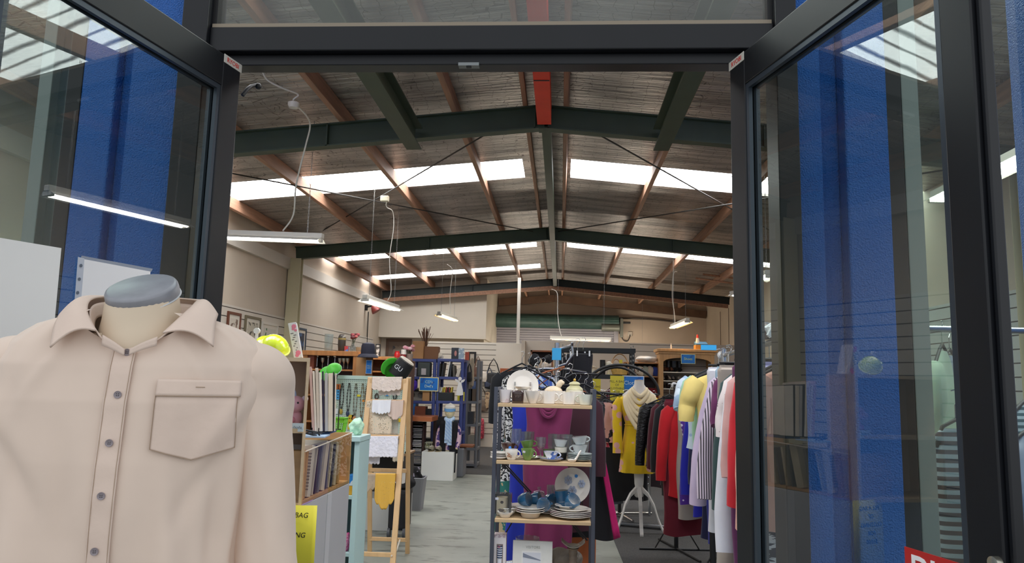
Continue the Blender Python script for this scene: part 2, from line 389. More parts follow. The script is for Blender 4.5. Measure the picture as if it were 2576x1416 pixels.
# side windows
def sidewin(n, x0, x1, mull, rw=.05):
    w = bpy.data.objects.new('window_%d' % n, None); COL.objects.link(w); w['kind'] = 'structure'
    g = G(); g.box(x0, x0+.05, YF, YF+.1, 0, 3.45); g.box(x1-rw, x1, YF+(.05-rw), YF+.1-(.05-rw), 0, 3.45); g.box(x0+.05, x1-.05, YF, YF+.1, 0, .12); g.box(x0+.05, x1-.05, YF, YF+.1, 3.38, 3.45)
    for m, wd in mull: g.box(m, m+wd, YF+.01, YF+.09, .12, 3.38, 1)
    g.obj('window_frame', [M_frame, M_alu], w, bev=.003)
    g = G(); g.box(x0+.05, x1-rw, YF+.046, YF+.052, .12, 3.38); g.obj('glass_pane', glass('#e3ece8'), w)
sidewin(2, -2.5, -1.565, [(-1.72, .045)]); sidewin(3, .957, 1.445, [(1.012, .05)], .008)
# door leaves: built along local +x from the hinge, outside face towards -y
M_pane = glass('#eef4f1', 2.0)
LEAFW, LEAFZ = .89, 2.43
def leaf(n, loc, rz, flip):
    d = bpy.data.objects.new('door_%d' % n, None); COL.objects.link(d); d['kind'] = 'structure'; d.location = loc; d.rotation_euler = (0, 0, rz)
    g = G()
    g.box(0, .085, -.022, .022, .01, LEAFZ); g.obj('hinge_stile', M_frame, d, bev=.003)
    g = G(); g.box(LEAFW-.075, LEAFW, -.022, .022, .01, LEAFZ); g.box(LEAFW, LEAFW+.012, -.012, .012, .01, LEAFZ); g.obj('lock_stile', M_frame, d, bev=.003)
    g = G(); g.box(.085, LEAFW-.075, -.022, .022, LEAFZ-.1, LEAFZ); g.obj('top_rail', M_frame, d, bev=.003)
    g = G(); g.box(.085, LEAFW-.075, -.022, .022, .01, .2); g.obj('bottom_rail', M_frame, d, bev=.003)
    g = G()
    for y0, y1 in ((-.018, -.006), (.006, .018)):
        g.box(.085, .1, y0, y1, .2, LEAFZ-.1); g.box(LEAFW-.09, LEAFW-.075, y0, y1, .2, LEAFZ-.1); g.box(.1, LEAFW-.09, y0, y1, .2, .215); g.box(.1, LEAFW-.09, y0, y1, LEAFZ-.115, LEAFZ-.1)
    g.obj('glazing_bead', mat('#3a424c', .35, .4), d)
    g = G(); g.box(.09, LEAFW-.08, -.004, .004, .205, LEAFZ-.105); g.obj('glass_pane', M_pane, d)
    return d
import math as _m
aL = _m.atan2(-1, -.2); aR = _m.atan2(-1, .283)
door1 = leaf(1, (-1.058, YF+.0, 0), aL, 1); door2 = leaf(2, (.522, YF+.0, 0), aR, -1)
# maker's plates on the top pivots
def plate(d, side):
    p = G(); y = .0235*side
    p.box(-.004, .085, min(y, y-.002*side), max(y, y-.002*side), LEAFZ-.025, LEAFZ+.002); o = p.obj('pivot_plate', mat('#cfcbc2', .4, .2), d, bev=.001)
    rz = 0 if side < 0 else PI
    letters('RYOBI', .021, mat('#c02a20', .5), o, face(.042, y+.0004*side, LEAFZ-.0125, PI/2, rz), ext=.0004)
plate(door1, 1); plate(door2, -1)
# lock furniture on the right leaf
g = G(); g.lathe([(.0, 0), (.011, 0), (.011, .012), (.006, .013), (0, .013)], (LEAFW-.012, -.022, 1.168), 16, Euler((PI/2, 0, 0)).to_matrix()); g.obj('lock_cylinder', mat('#b9b6a8', .25, .9), door2, smooth=True)
g = G(); g.box(LEAFW-.024, LEAFW-.002, -.028, -.022, .98, 1.155); g.obj('lock_plate', mat('#c9cacd', .3, .6), door2, bev=.002)
g = G(); g.box(LEAFW-.07, LEAFW-.045, -.034, -.022, 1.12, 1.155); g.obj('pull_bar', mat('#b9b4ac', .35, .7), door2, bev=.003)
# ---------------------------------------------------------------- roof frames, timber, lamps
RT = RZ-.15                                        # top of the rafters at the ridge; timber purlins (150 deep) sit on them
def rtop(x): return RT - RS*abs(x-RX)
def ibeam(g, p, q, h=.2, b=.1, tf=.012, tw=.009):
    "I-section from p to q, p and q on its top edge"
    p, q = V(p), V(q); d = (q-p).normalized(); r = d.cross(V((0, 0, 1))).normalized(); u = r.cross(d)
    for off, w, t in ((tf/2, b, tf), (h-tf/2, b, tf)): g.bar(p-u*off, q-u*off, w, t)
    g.bar(p-u*h/2, q-u*h/2, tw, h-2*tf)
def portal(y, label, mt, cols=True, h=.2, under=False):
    t = thing('portal_frame', label, 'roof frame', (RX, y, 0), group='green steel portal frames')
    for side in (-1, 1):
        xe = XL+.1 if side < 0 else XR-.1
        g = G(); ibeam(g, (RX, y, rtop(RX)), (xe, y, rtop(xe)), h)
        for x in (RX+side*1.9, RX+side*.06): g.bx((x, y, rtop(x)-h/2), (.012, .1, h))
        g.obj('rafter', mt, t, world=True)
        if cols:
            xw = XL+.12 if side < 0 else XR-.12
            g = G(); g.box(xw-.1, xw+.1, y-.06, y-.05, 0, rtop(xw)-h+.01); g.box(xw-.1, xw+.1, y+.05, y+.06, 0, rtop(xw)-h+.01); g.box(xw-.006, xw+.006, y-.05, y+.05, 0, rtop(xw)-h)
            g.obj('column', mat('#c8bf9c', .55), t, world=True)
    g = G(); g.bx((RX, y, rtop(RX)-h/2), (.05, .12, h+.02)); g.obj('ridge_plate', mt, t, world=True)
    return t
P1, P2, P3 = 6.25, 11.4, 17.2
portal(P1, 'nearest green steel roof frame, meeting the red beam at the ridge', M_green, h=.21)
portal(P2, 'middle green steel roof frame resting on a cream column', M_green, h=.2)
p3 = portal(P3, 'farthest dark green roof frame with a timber batten below it', mat('#28322e', .5), h=.17, cols=False)
for side in (-1, 1):
    xe = -4.2 if side < 0 else 3.8
    g = G(); g.bar((RX, P3-.03, rtop(RX)-.215), (xe, P3-.03, rtop(xe)-.215), .05, .09); g.obj('batten', M_wood, p3, world=True)
# three beams from the front wall to the first frame
for i, (x, m, lab, zt) in enumerate(((-1.30, M_green, 'green steel beam left of the red one, from shop front to first frame', 3.62),
                                 (.82, M_green, 'green steel beam right of the red one, from shop front to first frame', 3.62))):
    g = G(); ibeam(g, (x, YF+.2, zt), (x, P1-.1, zt), .2, .13, .012, .01); solo(g, 'steel_beam', m, lab, 'beam')
g = G(); g.box(-.235, -.115, YF+.2, P1-.1, rtop(RX)-.2, rtop(RX)-.02); g.box(-.233, -.117, 5.2, 5.215, rtop(RX)-.203, rtop(RX)-.2, 1)
solo(g, 'ridge_beam', [M_redox, M_gask], 'red painted steel beam under the ridge from the shop front to the first frame', 'beam')
g = G(); g.box(-.2, -.12, P1+.06, P2-.05, rtop(RX)-.21, rtop(RX)-.02); solo(g, 'ridge_beam', M_green, 'green steel ridge beam between the first and the middle frame', 'beam')
g = G(); g.box(-.2, -.12, P2+.05, P3-.05, rtop(RX)-.19, rtop(RX)-.02); solo(g, 'ridge_beam', M_green, 'green steel ridge beam between the middle and the farthest frame', 'beam')
# timber purlins
pn = {-4.15: 'outermost timber purlin along the left wall', -3.06: 'third timber purlin left of the ridge', -1.98: 'second timber purlin left of the ridge, with white cable clipped to it', -.98: 'first timber purlin left of the ridge',
      -.36: 'timber purlin along the left side of the ridge', .02: 'timber purlin along the right side of the ridge', 1.02: 'first timber purlin right of the ridge', 2.12: 'second timber purlin right of the ridge', 3.2: 'third timber purlin right of the ridge, near the right wall'}
for x, lab in pn.items():
    z = roofz(x); w = .05; s = 1 if x < RX else -1
    if abs(x-RX) < .3: w = .04
    g = G(); c = -RS if x > RX else RS; a = math.atan(c)
    u = V((-math.sin(a), 0, math.cos(a))); r = V((math.cos(a), 0, math.sin(a))); top = V((x, 0, z-.002))
    P = [top-r*w/2, top+r*w/2, top+r*w/2-u*.148, top-r*w/2-u*.148]
    g.add([V((p.x, YF+.25, p.z)) for p in P]+[V((p.x, 17.44 if x < -1.8 else YB-.02, p.z)) for p in P], [(0, 1, 2, 3), (7, 6, 5, 4), (0, 4, 5, 1), (1, 5, 6, 2), (2, 6, 7, 3), (3, 7, 4, 0)])
    solo(g, 'timber_purlin', M_wood, lab, 'purlin', 'timber purlins under the roof', bev=.004)
# timber beam along the top of the back wall
for side in (-1, 1):
    xe = -1.75 if side < 0 else XR-.02
    g = G(); g.bar((RX, YB-.1, rtop(RX)-.1), (xe, YB-.1, rtop(xe)-.1), .08, .2); solo(g, 'wall_plate', mat('#5e4534', .7, nz=.2, ns=5), 'dark timber plate on the back wall, %s the ridge' % ('left of' if side < 0 else 'right of'), 'beam')
# bracing rods
for a, b, lab in (((-.75, P1+.1, 3.74), (-4.15, P2-.1, 3.5), 'thin dark bracing rod from the first frame near the ridge to the left column'),
                  ((-4.1, P1+.1, 3.5), (-.35, P2-.1, 3.74), 'thin dark bracing rod from the left wall to the middle frame at the ridge'),
                  ((.45, P1+.1, 3.74), (3.75, P2-.1, 3.5), 'thin dark bracing rod from the first frame near the ridge down to the right'),
                  ((3.7, P1+.1, 3.5), (-.05, P2-.1, 3.74), 'thin dark bracing rod from the right wall to the middle frame at the ridge')):
    pass
def rod(a, b, lab):
    g = G(); g.tube([a, b], .008, 6); solo(g, 'bracing_rod', mat('#3a3835', .5, .4), lab, 'rod', 'crossed bracing rods between the first two frames')
zr = rtop(-.75)-.2
rod(at(1215, 342, P1+.1), at(800, 587, P2-.1), 'thin bracing rod from the first frame near the ridge back to the left column')
rod(at(240, 370, P1+.1), at(1340, 582, P2-.1), 'thin bracing rod from the left wall back to the middle frame by the ridge')
rod(at(1505, 338, P1+.1), at(2000, 615, P2-.1), 'thin bracing rod from the first frame right of the ridge back to the right')
rod(at(1405, 582, P2-.1), at(2480, 411, P1+.1), 'thin bracing rod from the right wall back to the middle frame by the ridge')
# fluorescent lamps
M_tube = emit('#fffdf6', TUBE_E); M_tubew = emit('#ffd28a', TUBE_E*.7); M_tubefill = emit('#fff2dd', TUBE_E*4); M_bat = mat('#dcd8cc', .4); M_cable = mat('#d8d4ca', .6); M_chain = mat('#8f8d88', .4, .6)
def lamp(p, q, lab, warm=False, tilt=0, n=1, bare=False):
    "p, q: ends of the batten (world)"
    p, q = V(p), V(q); d = (q-p); L = d.length; rz = math.atan2(d.y, d.x)
    t = thing('fluorescent_lamp', lab, 'lamp', (p+q)/2, rot=(tilt, -math.asin(d.z/L), rz), group='hanging fluorescent lamps')
    g = G(); g.add([(x, y, z) for x in (-L/2, L/2) for y, z in ((-.03, .0), (.03, .0), (.03, .045), (-.03, .045))], [(0, 1, 2, 3), (7, 6, 5, 4), (0, 4, 5, 1), (1, 5, 6, 2), (2, 6, 7, 3), (3, 7, 4, 0)])
    g.obj('batten', M_bat, t, bev=.004)
    g = G()
    for s in ((-1, 1) if not bare else ()): g.add([(-L/2+.01, s*.03, .002), (L/2-.01, s*.03, .002), (L/2-.01, s*.095, -.03), (-L/2+.01, s*.095, -.03), (-L/2+.01, s*.03, -.001), (L/2-.01, s*.03, -.001), (L/2-.01, s*.095, -.033), (-L/2+.01, s*.095, -.033)],
                            [(0, 1, 2, 3), (7, 6, 5, 4), (0, 4, 5, 1), (1, 5, 6, 2), (2, 6, 7, 3), (3, 7, 4, 0)])
    if not bare: g.obj('reflector', mat('#e6e2d6', .35), t)
    for k in range(n):
        y = 0 if n == 1 else (-.035 if k == 0 else .035)
        g = G(); g.tube([(-L/2+.04, y, -.02), (L/2-.04, y, -.02)], .014, 10); g.obj('tube', (M_tubefill if bare else M_tubew) if warm else M_tube, t, smooth=True)
    for s in (-1, 1):
        g = G(); g.bx((s*(L/2-.02), 0, -.018), (.03, .1 if n > 1 else .045, .035)); g.obj('lamp_holder', M_bat, t, bev=.003)
    for k, e in enumerate((p.lerp(q, .12), p.lerp(q, .88))): chain(e+V((0, 0, .04)), V((e.x, e.y, roofz(e.x)-.002)), 'thin steel chain at the %s end of the %s' % (('left' if p.x < q.x else 'right') if (k == 0) else ('right' if p.x < q.x else 'left'), lab[:60].split(',')[0]))
    return t
def chain(p, q, lab):
    p, q = V(p), V(q); L = (q-p).length; n = max(6, min(48, int(L/.03))); g = G()
    for i in range(n):
        a, b = p.lerp(q, i/n), p.lerp(q, (i+1.15)/n); o = V((.005, 0, 0)) if i % 2 else V((0, .005, 0))
        g.tube([a+o, b+o], .0016, 4); g.tube([a-o, b-o], .0016, 4)
    solo(g, 'lamp_chain', M_chain, ' '.join(lab.split()[:16]), 'chain', 'chains holding the lamps')
def cable(pts, lab, r=.0055, m=None, grp='white lamp cables'):
    P = [V(p) for p in pts]; out = []
    for i in range(len(P)-1):
        p0 = P[max(0, i-1)]; p1 = P[i]; p2 = P[i+1]; p3 = P[min(len(P)-1, i+2)]
        for k in range(6):
            t = k/6; out.append(.5*((2*p1)+(p2-p0)*t+(2*p0-5*p1+4*p2-p3)*t*t+(3*p1-p0-3*p2+p3)*t**3))
    out.append(P[-1]); g = G(); g.tube(out, r, 6); solo(g, 'cable', m or M_cable, lab, 'cable', grp, smooth=True)
lamp(at(492, 588, 6.6), at(812, 600, 6.5), 'long white fluorescent lamp at the left, close to the open door', tilt=.0)
lamp(at(917, 750, 8.6), at(1000, 776, 10.1), 'lit cool-white lamp on a chain in front of the left wall', n=2)
lamp(at(1104, 789, 13.0), at(1147, 804, 14.6), 'warm lit lamp hanging before the white storeroom wall', warm=True, n=2)
lamp(at(1730, 806, 12.6), at(1690, 822, 14.0), 'warm lit lamp hanging before the right end of the back wall', warm=True, n=2)
lamp(at(1384, 850, 14.4), at(1538, 855, 14.2), 'lamp hung across the shop before the roller door', warm=True)
lamp(V((2.45, 3.72, 2.72)), V((2.45, 4.95, 2.72)), 'bright double lamp seen through the narrow window right of the door', n=2)
lamp(at(1838, 741, 11.5), at(1900, 728, 11.2), 'small bright lamp half hidden by the right door leaf', n=1)
lamp(at(1905, 703, 8.2), at(1932, 690, 7.6), 'bright lamp seen through the right door leaf by its hinge', n=1)
cable([at(655, 165, 5.1), at(672, 200, 5.2), at(712, 222, 5.3), at(750, 238, 5.4), at(738, 255, 5.4), at(770, 290, 5.6), at(780, 318, 5.8), at(768, 370, 6), at(745, 465, 6.2), at(738, 540, 6.4), at(712, 580, 6.5)], 'looping white cable from the purlin down to the long lamp near the door', .007)
cable([at(975, 500, 8.6), at(972, 520, 8.7), at(988, 533, 8.9), at(990, 575, 9), at(980, 650, 9.1), at(984, 730, 9.2), at(976, 755, 9.3)], 'white cable hanging beside the chain of the cool-white lamp')
cable([at(1125, 665, 13.2), at(1138, 682, 13.4), at(1132, 740, 13.6), at(1134, 790, 13.8)], 'white cable of the warm lamp by the storeroom', .006)
cable([at(1703, 683, 12.9), at(1694, 690, 12.9), at(1691, 745, 13), at(1696, 785, 13.2), at(1698, 815, 13.5)], 'white cable of the warm lamp at the right', .007)
cable([at(1388, 727, 16.8), at(1402, 738, 16.2), at(1403, 790, 15), at(1408, 830, 14.6), at(1414, 848, 14.4)], 'white cable of the lamp before the roller door', .008)
lamp(V((.9, 18.9, 2.2)), V((2.2, 18.9, 2.2)), 'low lamp behind the right partition before the back wall', True, bare=True, n=2)  # added fill lamp, hidden by the partition, brightens the back wall
lamp(V((-1.3, 18.9, 2.15)), V((0, 18.9, 2.15)), 'low lamp behind the partition before the roller door', True, bare=True, n=2)  # second added fill lamp, out of sight, lifts the roller door
# junction boxes
g = G(); g.lathe([(0, -.03), (.035, -.03), (.045, -.01), (.045, .01), (0, .012)], at(739, 262, 5.4), 16); solo(g, 'junction_box', mat('#cfc8bd', .5), 'small round white junction box under the second left purlin', 'junction box', smooth=True)
g = G(); q = at(968, 500, 8.6); g.bx(q, (.1, .06, .07)); solo(g, 'junction_box', mat('#d6d0b8', .5), 'small square cream junction box where the bracing rods cross', 'junction box', bev=.01)
# door stop hook on the left stile
g = G(); g.tube([at(610, 240, 2.25), at(622, 225, 2.26), at(632, 217, 2.28), at(646, 214, 2.3)], .0065, 8); g.ball(at(650, 217, 2.3), .011, 8, 6)
solo(g, 'cable_end', [M_gask], 'short black cable end poking out beside the left door stile', 'cable', smooth=True)
# white pole in front of the roller door
g = G(); a = at(1303, 862, 16.4); b = at(1303, 728, 16.4); g.box(a.x-.035, a.x+.035, 16.36, 16.42, a.z-.02, 3.75); g.box(a.x-.05, a.x+.05, 16.35, 16.43, a.z-.03, a.z-.01)
solo(g, 'post', M_white, 'slim white post rising from the partition to the roof', 'post')
# roller door on the back wall
t = thing('roller_door', 'grey ribbed roller door with dark green drum on the back wall', 'roller door', (-.1, YB-.2, 0))
g = G(); x0 = at(1246, 830, YB-.1).x; x1 = at(1545, 830, YB-.1).x; zd = at(1400, 812, YB-.3).z
g.grid(lambda u, v: V((lerp(x0, x1, u), YB-.1+.022*math.sin(v*46*2*PI), lerp(0, zd, v))), 1, 46*6); g.obj('curtain', mat('#a19fa6', .5, .1), t, world=True, thick=.004)
a = at(1240, 805, YB-.3); b = at(1556, 812, YB-.3)
g = G(); g.tube([(a.x, YB-.3, a.z), (b.x, YB-.3, a.z)], .19, 20); [g.tube([(lerp(a.x, b.x, .0), YB-.3, a.z), (b.x, YB-.3, a.z)], .193, 6)]
g.obj('drum', mat('#34504a', .5, nz=.2, ns=6), t, world=True, smooth=True)
for s, x in ((-1, a.x), (1, b.x)):
    g = G(); g.bx((x+s*.06, YB-.25, a.z-.08), (.05, .36, .42)); g.tube([(x, YB-.3, a.z), (x+s*.32, YB-.3, a.z)], .03, 8); g.obj('bracket', mat('#2c2a2a', .6), t, world=True)
    g = G(); xg = x0-.05 if s < 0 else x1+.05; g.box(xg-.06, xg+.06, YB-.16, YB-.02, 0, zd+.1); g.obj('guide', mat('#8d8a90', .5, .3), t, world=True)
g = G(); q = at(1532, 824, YB-.45); g.tube([q+V((-.2, 0, 0)), q+V((.28, 0, 0))], .1, 14); g.bx(q+V((.34, .05, 0)), (.08, .1, .5)); g.obj('motor', mat('#6f7168', .5, .3), t, world=True, smooth=True)
cable([at(1556, 800, YB-.1), at(1640, 803, YB-.06), at(1720, 812, YB-.06)], 'dark conduit on the back wall right of the roller door', .025, mat('#4a4038', .6), None)
cable([at(1560, 838, YB-.1), at(1568, 855, YB-.1), at(1578, 858, YB-.1), at(1584, 848, YB-.1), at(1585, 842, YB-.08)], 'thin black lead looping to a socket beside the roller door', .012, M_gask, None)
g = G(); q = at(1585, 840, YB-.02); g.bx(q, (.12, .05, .12)); solo(g, 'wall_socket', mat('#bfb4a6', .5), 'small wall socket right of the roller door', 'socket', bev=.01)
# ---------------------------------------------------------------- torso form and beige shirt just inside the left leaf
M_shirt = mat('#e0cbbb', .8, nz=.05, ns=5, bump=.25, bs=9, bst=(1, 1, .5), sheen=.15)
M_shirt2 = mat('#ddc7b8', .8, nz=.04, ns=8, bump=.15, bs=30)
M_seam = mat('#a58e78', .85)
MF = thing('mannequin_form', 'headless cream torso form with a grey neck cap, dressed in the beige shirt', 'mannequin', (-.757, 1.3, 0), math.radians(14))
SH = thing('shirt', 'beige long-sleeved button-up shirt with chest pocket on the torso form', 'shirt', (-.757, 1.3, .9), math.radians(14))
M_form = mat('#e0cdb4', .55, nz=.03, ns=4)
def tilt(t): return Euler((math.radians(30)*t, math.radians(-9)*t, 0)).to_matrix()
g = G()
def neckp(u, v):
    c = V((-.0, lerp(.015, -.028, v), lerp(1.40, 1.592, v))); r = interp([(0, .1), (.35, .085), (.55, .074), (.8, .064), (1, .06)], v)
    a = 2*PI*u; return c + tilt(max(0, (v-.35)/.65)) @ V((r*math.cos(a), r*1.0*math.sin(a), 0))
g.grid(neckp, 32, 14, wrap=True); g.obj('neck', M_form, MF, smooth=True)
g = G(); g.lathe([(.0, .012), (.054, .012), (.0585, .010), (.0605, .006), (.0615, -.004), (.0615, -.013), (0, -.013)], (0, -.028, 1.592), 40, tilt(1)); g.obj('neck_cap', mat('#8f9096', .42, .3, nz=.1, ns=30), MF, smooth=True)
g = G(); g.tube([V((0, -.028, 1.592)) + tilt(1) @ V((.0618*math.cos(2*PI*k/48), .0618*math.sin(2*PI*k/48), -.012)) for k in range(48)], .0016, 6, closed=True); g.obj('cap_rim', mat('#cfd1d4', .35, .3), MF, smooth=True)
AB = [(.80, .2, .118), (.95, .2, .12), (1.15, .2, .122), (1.3, .21, .122), (1.40, .222, .115), (1.46, .23, .1), (1.495, .215, .085), (1.515, .192, .078), (1.53, .17, .074), (1.545, .128, .072), (1.555, .09, .07)]
TA = [(z, a) for z, a, b in AB]; TB = [(z, b) for z, a, b in AB]
g = G(); g.grid(lambda u, v: V((interp(TA, lerp(.8, 1.53, v))*.84*math.cos(2*PI*u), interp(TB, lerp(.8, 1.53, v))*.84*math.sin(2*PI*u), lerp(.8, 1.515, v))), 28, 24, wrap=True); g.obj('torso', M_form, MF, smooth=True)
g = G(); g.tube([(0, 0, .02), (0, 0, .85)], .015, 12); g.obj('pole', mat('#8a8c90', .3, .8), MF)
g = G(); g.lathe([(.16, 0), (.16, .01), (.02, .025), (0, .025)], (0, 0, 0), 28); g.obj('base', mat('#8a8c90', .3, .8), MF)
def fold(a, z):
    n = noise.noise(V((math.cos(a)*2.2, math.sin(a)*2.2, z*1.5))) * .008
    n += noise.noise(V((math.cos(a)*6, math.sin(a)*6, z*3+4))) * .0035
    low = max(0, min(1, (1.38-z)/.2))
    n += low*(.007*math.sin(5*a+9*(z-1))+.004*math.sin(11*a-5*z)+.003*math.sin(17*a+13*z))
    # soft diagonal drag from the armpits and the collar
    for s in (-1, 1):
        x = math.cos(a)*s; n += .009*math.exp(-((x-.75)/.18)**2-((z-1.38+.25*(.8-x))/.04)**2) - .006*math.exp(-((x-.62)/.2)**2-((z-1.33+.3*(.8-x))/.035)**2)
        n += .005*math.exp(-((x-.45)/.12)**2-((z-1.47+.35*(x-.4))/.02)**2)
    return n
def body(a, z):
    A, B = interp(TA, z), interp(TB, z); e = 2/2.5; c, s = math.cos(a), math.sin(a)
    d = fold(a, z); A += d; B += d
    return V((A*math.copysign(abs(c)**e, c), B*math.copysign(abs(s)**e, s), z))
def front(x, z, off=0):
    A, B = interp(TA, z), interp(TB, z); q = max(-1, min(1, x/A)); y = -B*(1-abs(q)**2.5)**.4
    c = math.copysign(abs(q)**1.25, q); a = -math.acos(max(-1, min(1, c)))
    p = body(a, z); return V((x, p.y-off, z))
def zr(v): return lerp(.82, 1.55, v) if v < .8 else lerp(.82, 1.55, .8)+(1.555-lerp(.82, 1.55, .8))*((v-.8)/.2)
# body in two fronts and a back: the top is cut to a V at the neck
def bodyV(u, v):
    a = 2*PI*u - PI/2; z = zr(v)
    dx = abs(((u+.5) % 1)-.5)                     # distance from centre front
    ztop = lerp(1.488, 1.555, min(1, (dx/.11))**.9)
    return body(a, min(z, ztop) if v > .7 else z)
g = G(); g.grid(bodyV, 220, 180, wrap=True); g.obj('body', M_shirt, SH, smooth=True, world=False).location = (0, 0, -.9)
def part(g, n, m, **k):
    o = g.obj(n, m, SH, **k); o.location = (0, 0, -.9); return o
for s in (1, -1):
    cl = [(.165*s, .005, 1.462), (.2*s, .005, 1.444), (.208*s, .004, 1.40), (.216*s, 0, 1.33), (.235*s, -.004, 1.2), (.252*s, -.012, 1.05), (.262*s, -.03, .86)]
    rr = [.052, .064, .06, .055, .055, .054, .05]
    g = G(); pts = []; rs = []
    for i in range(121):
        t = i/120*6; k = min(5, int(t)); f = t-k; P4 = [V(cl[max(0, min(6, k+d))]) for d in (-1, 0, 1, 2)]
        pts.append(.5*((2*P4[1])+(P4[2]-P4[0])*f+(2*P4[0]-5*P4[1]+4*P4[2]-P4[3])*f*f+(3*P4[1]-P4[0]-3*P4[2]+P4[3])*f**3)); f = f*f*(3-2*f); rs.append(lerp(rr[k], rr[k+1], f))
    n = 64
    def sl(u, v):
        i = min(120, int(round(v*120))); p = pts[i]; r = rs[i]; a = 2*PI*u
        d = (pts[min(120, i+3)]-pts[max(0, i-3)]).normalized(); e1 = d.cross(V((0, 1, 0))).normalized(); e2 = d.cross(e1)
        w = 1 + .07*math.sin(3*a+7*v*s)*min(1, v*3) + .06*math.exp(-((v-.2)/.05)**2)*math.sin(2*a+1) + .09*noise.noise(V((math.cos(a)*1.6, math.sin(a)*1.6, v*7+s*5)))
        return p + (e1*math.cos(a) + e2*math.sin(a)*1.05)*r*w
    g.grid(sl, n, 120, wrap=True); part(g, 'sleeve', M_shirt, smooth=True)
# placket
g = G()
def strip(x0, x1, z0, z1, off, nx=4, nz=40):
    g.grid(lambda u, v: front(lerp(x0, x1, u), lerp(z0, z1, v), off + .0008*math.sin(v*61)*math.sin(v*23)), nx, nz)
strip(-.018, .019, .83, 1.487, .005, 8, 140); part(g, 'placket', M_shirt2, smooth=True, thick=.002)
g = G()
for x in (-.0155, .0165): g.tube([front(x, lerp(.83, 1.487, k/140), .0066) for k in range(141)], .0005, 4)
part(g, 'stitching', M_seam)
M_btn = mat('#8f8589', .35)
for x, z in ((.006, 1.482), (.004, 1.412), (.001, 1.335), (-.001, 1.253), (-.003, 1.168), (-.004, 1.084), (-.005, 1.0), (-.006, .915)):
    p = front(x, z, .0075); g = G(); g.lathe([(0, -.001), (.0056, -.001), (.0062, .0005), (.006, .0018), (.0045, .0014), (.0036, .0009), (0, .0009)], p, 20, Euler((PI/2, 0, 0)).to_matrix())
    for dx, dz in ((-.0014, -.0014), (.0014, -.0014), (.0014, .0014), (-.0014, .0014)): g.bx(p+V((dx, -.0012, dz)), (.0011, .0008, .0011), mi=1)
    part(g, 'button', [M_btn, M_gask], smooth=False)
# chest pocket
g = G(); g.grid(lambda u, v: front(lerp(.062, .186, u), lerp((1.325 - .018*(1-abs(2*u-1))), 1.436, v), .0055), 30, 40); part(g, 'pocket', M_shirt2, smooth=True, thick=.0015)
g = G(); g.grid(lambda u, v: front(lerp(.062, .19, u), lerp(1.412, 1.439, v), .0078), 30, 6); part(g, 'pocket_flap', M_shirt2, smooth=True, thick=.002)
g = G()
ol = [(.062, 1.436), (.062, 1.325), (.124, 1.307), (.186, 1.325), (.186, 1.436)]
for (a, b), (c, d) in zip(ol, ol[1:]): g.tube([front(lerp(a, c, k/24), lerp(b, d, k/24), .0068) for k in range(25)], .0006, 4)
g.tube([front(lerp(.062, .19, k/24), 1.4115, .0084) for k in range(25)], .0009, 4); g.tube([front(lerp(.122, .136, k/4), 1.427, .0092) for k in range(5)], .0008, 4)
part(g, 'pocket_seam', M_seam)
# collar
def cr(tab, s):
    t = s*(len(tab)-1); k = min(len(tab)-2, int(t)); f = t-k
    p = [V(tab[max(0, min(len(tab)-1, k+i))]) for i in (-1, 0, 1, 2)]
    return .5*((2*p[1])+(p[2]-p[0])*f+(2*p[0]-5*p[1]+4*p[2]-p[3])*f*f+(3*p[1]-p[0]-3*p[2]+p[3])*f**3)
topc = [(-.044, -.098, 1.512), (-.074, -.06, 1.545), (-.086, -.01, 1.572), (-.068, .058, 1.585), (0, .082, 1.59), (.068, .058, 1.585), (.086, -.01, 1.572), (.078, -.06, 1.545), (.06, -.098, 1.512)]
outc = [(-.108, -.108, 1.482), (-.122, -.06, 1.527), (-.126, -.005, 1.55), (-.092, .084, 1.548), (0, .11, 1.545), (.092, .084, 1.548), (.126, -.005, 1.555), (.134, -.055, 1.532), (.142, -.092, 1.492)]
stand = [(-.028, -.092, 1.493), (-.062, -.058, 1.518), (-.076, -.01, 1.545), (-.06, .056, 1.55), (0, .075, 1.552), (.06, .056, 1.55), (.076, -.01, 1.545), (.066, -.058, 1.518), (.034, -.092, 1.493)]
g = G(); g.grid(lambda u, v: cr(topc, u).lerp(cr(outc, u), v) + V((0, 0, .004+.014*math.sin(PI*v))) + V((0, -.004, 0)), 96, 12); part(g, 'collar', M_shirt2, smooth=True, thick=.003)
g = G(); g.grid(lambda u, v: cr(stand, u).lerp(cr(topc, u), v*.86) + V((0, .003, 0)), 64, 5); part(g, 'collar_stand', M_shirt2, smooth=True, thick=.002)
g = G(); g.grid(lambda u, v: cr([(-.034, -.1, 1.51), (-.014, -.104, 1.499), (.004, -.106, 1.487)], u) + V((0, -.001, -.018*v*(1-u*.4))), 8, 3); g.grid(lambda u, v: cr([(.052, -.1, 1.51), (.03, -.104, 1.499), (.012, -.107, 1.487)], u) + V((0, -.001, -.016*v*(1-u*.4))), 8, 3)
part(g, 'collar_band', M_shirt2, smooth=True, thick=.002)
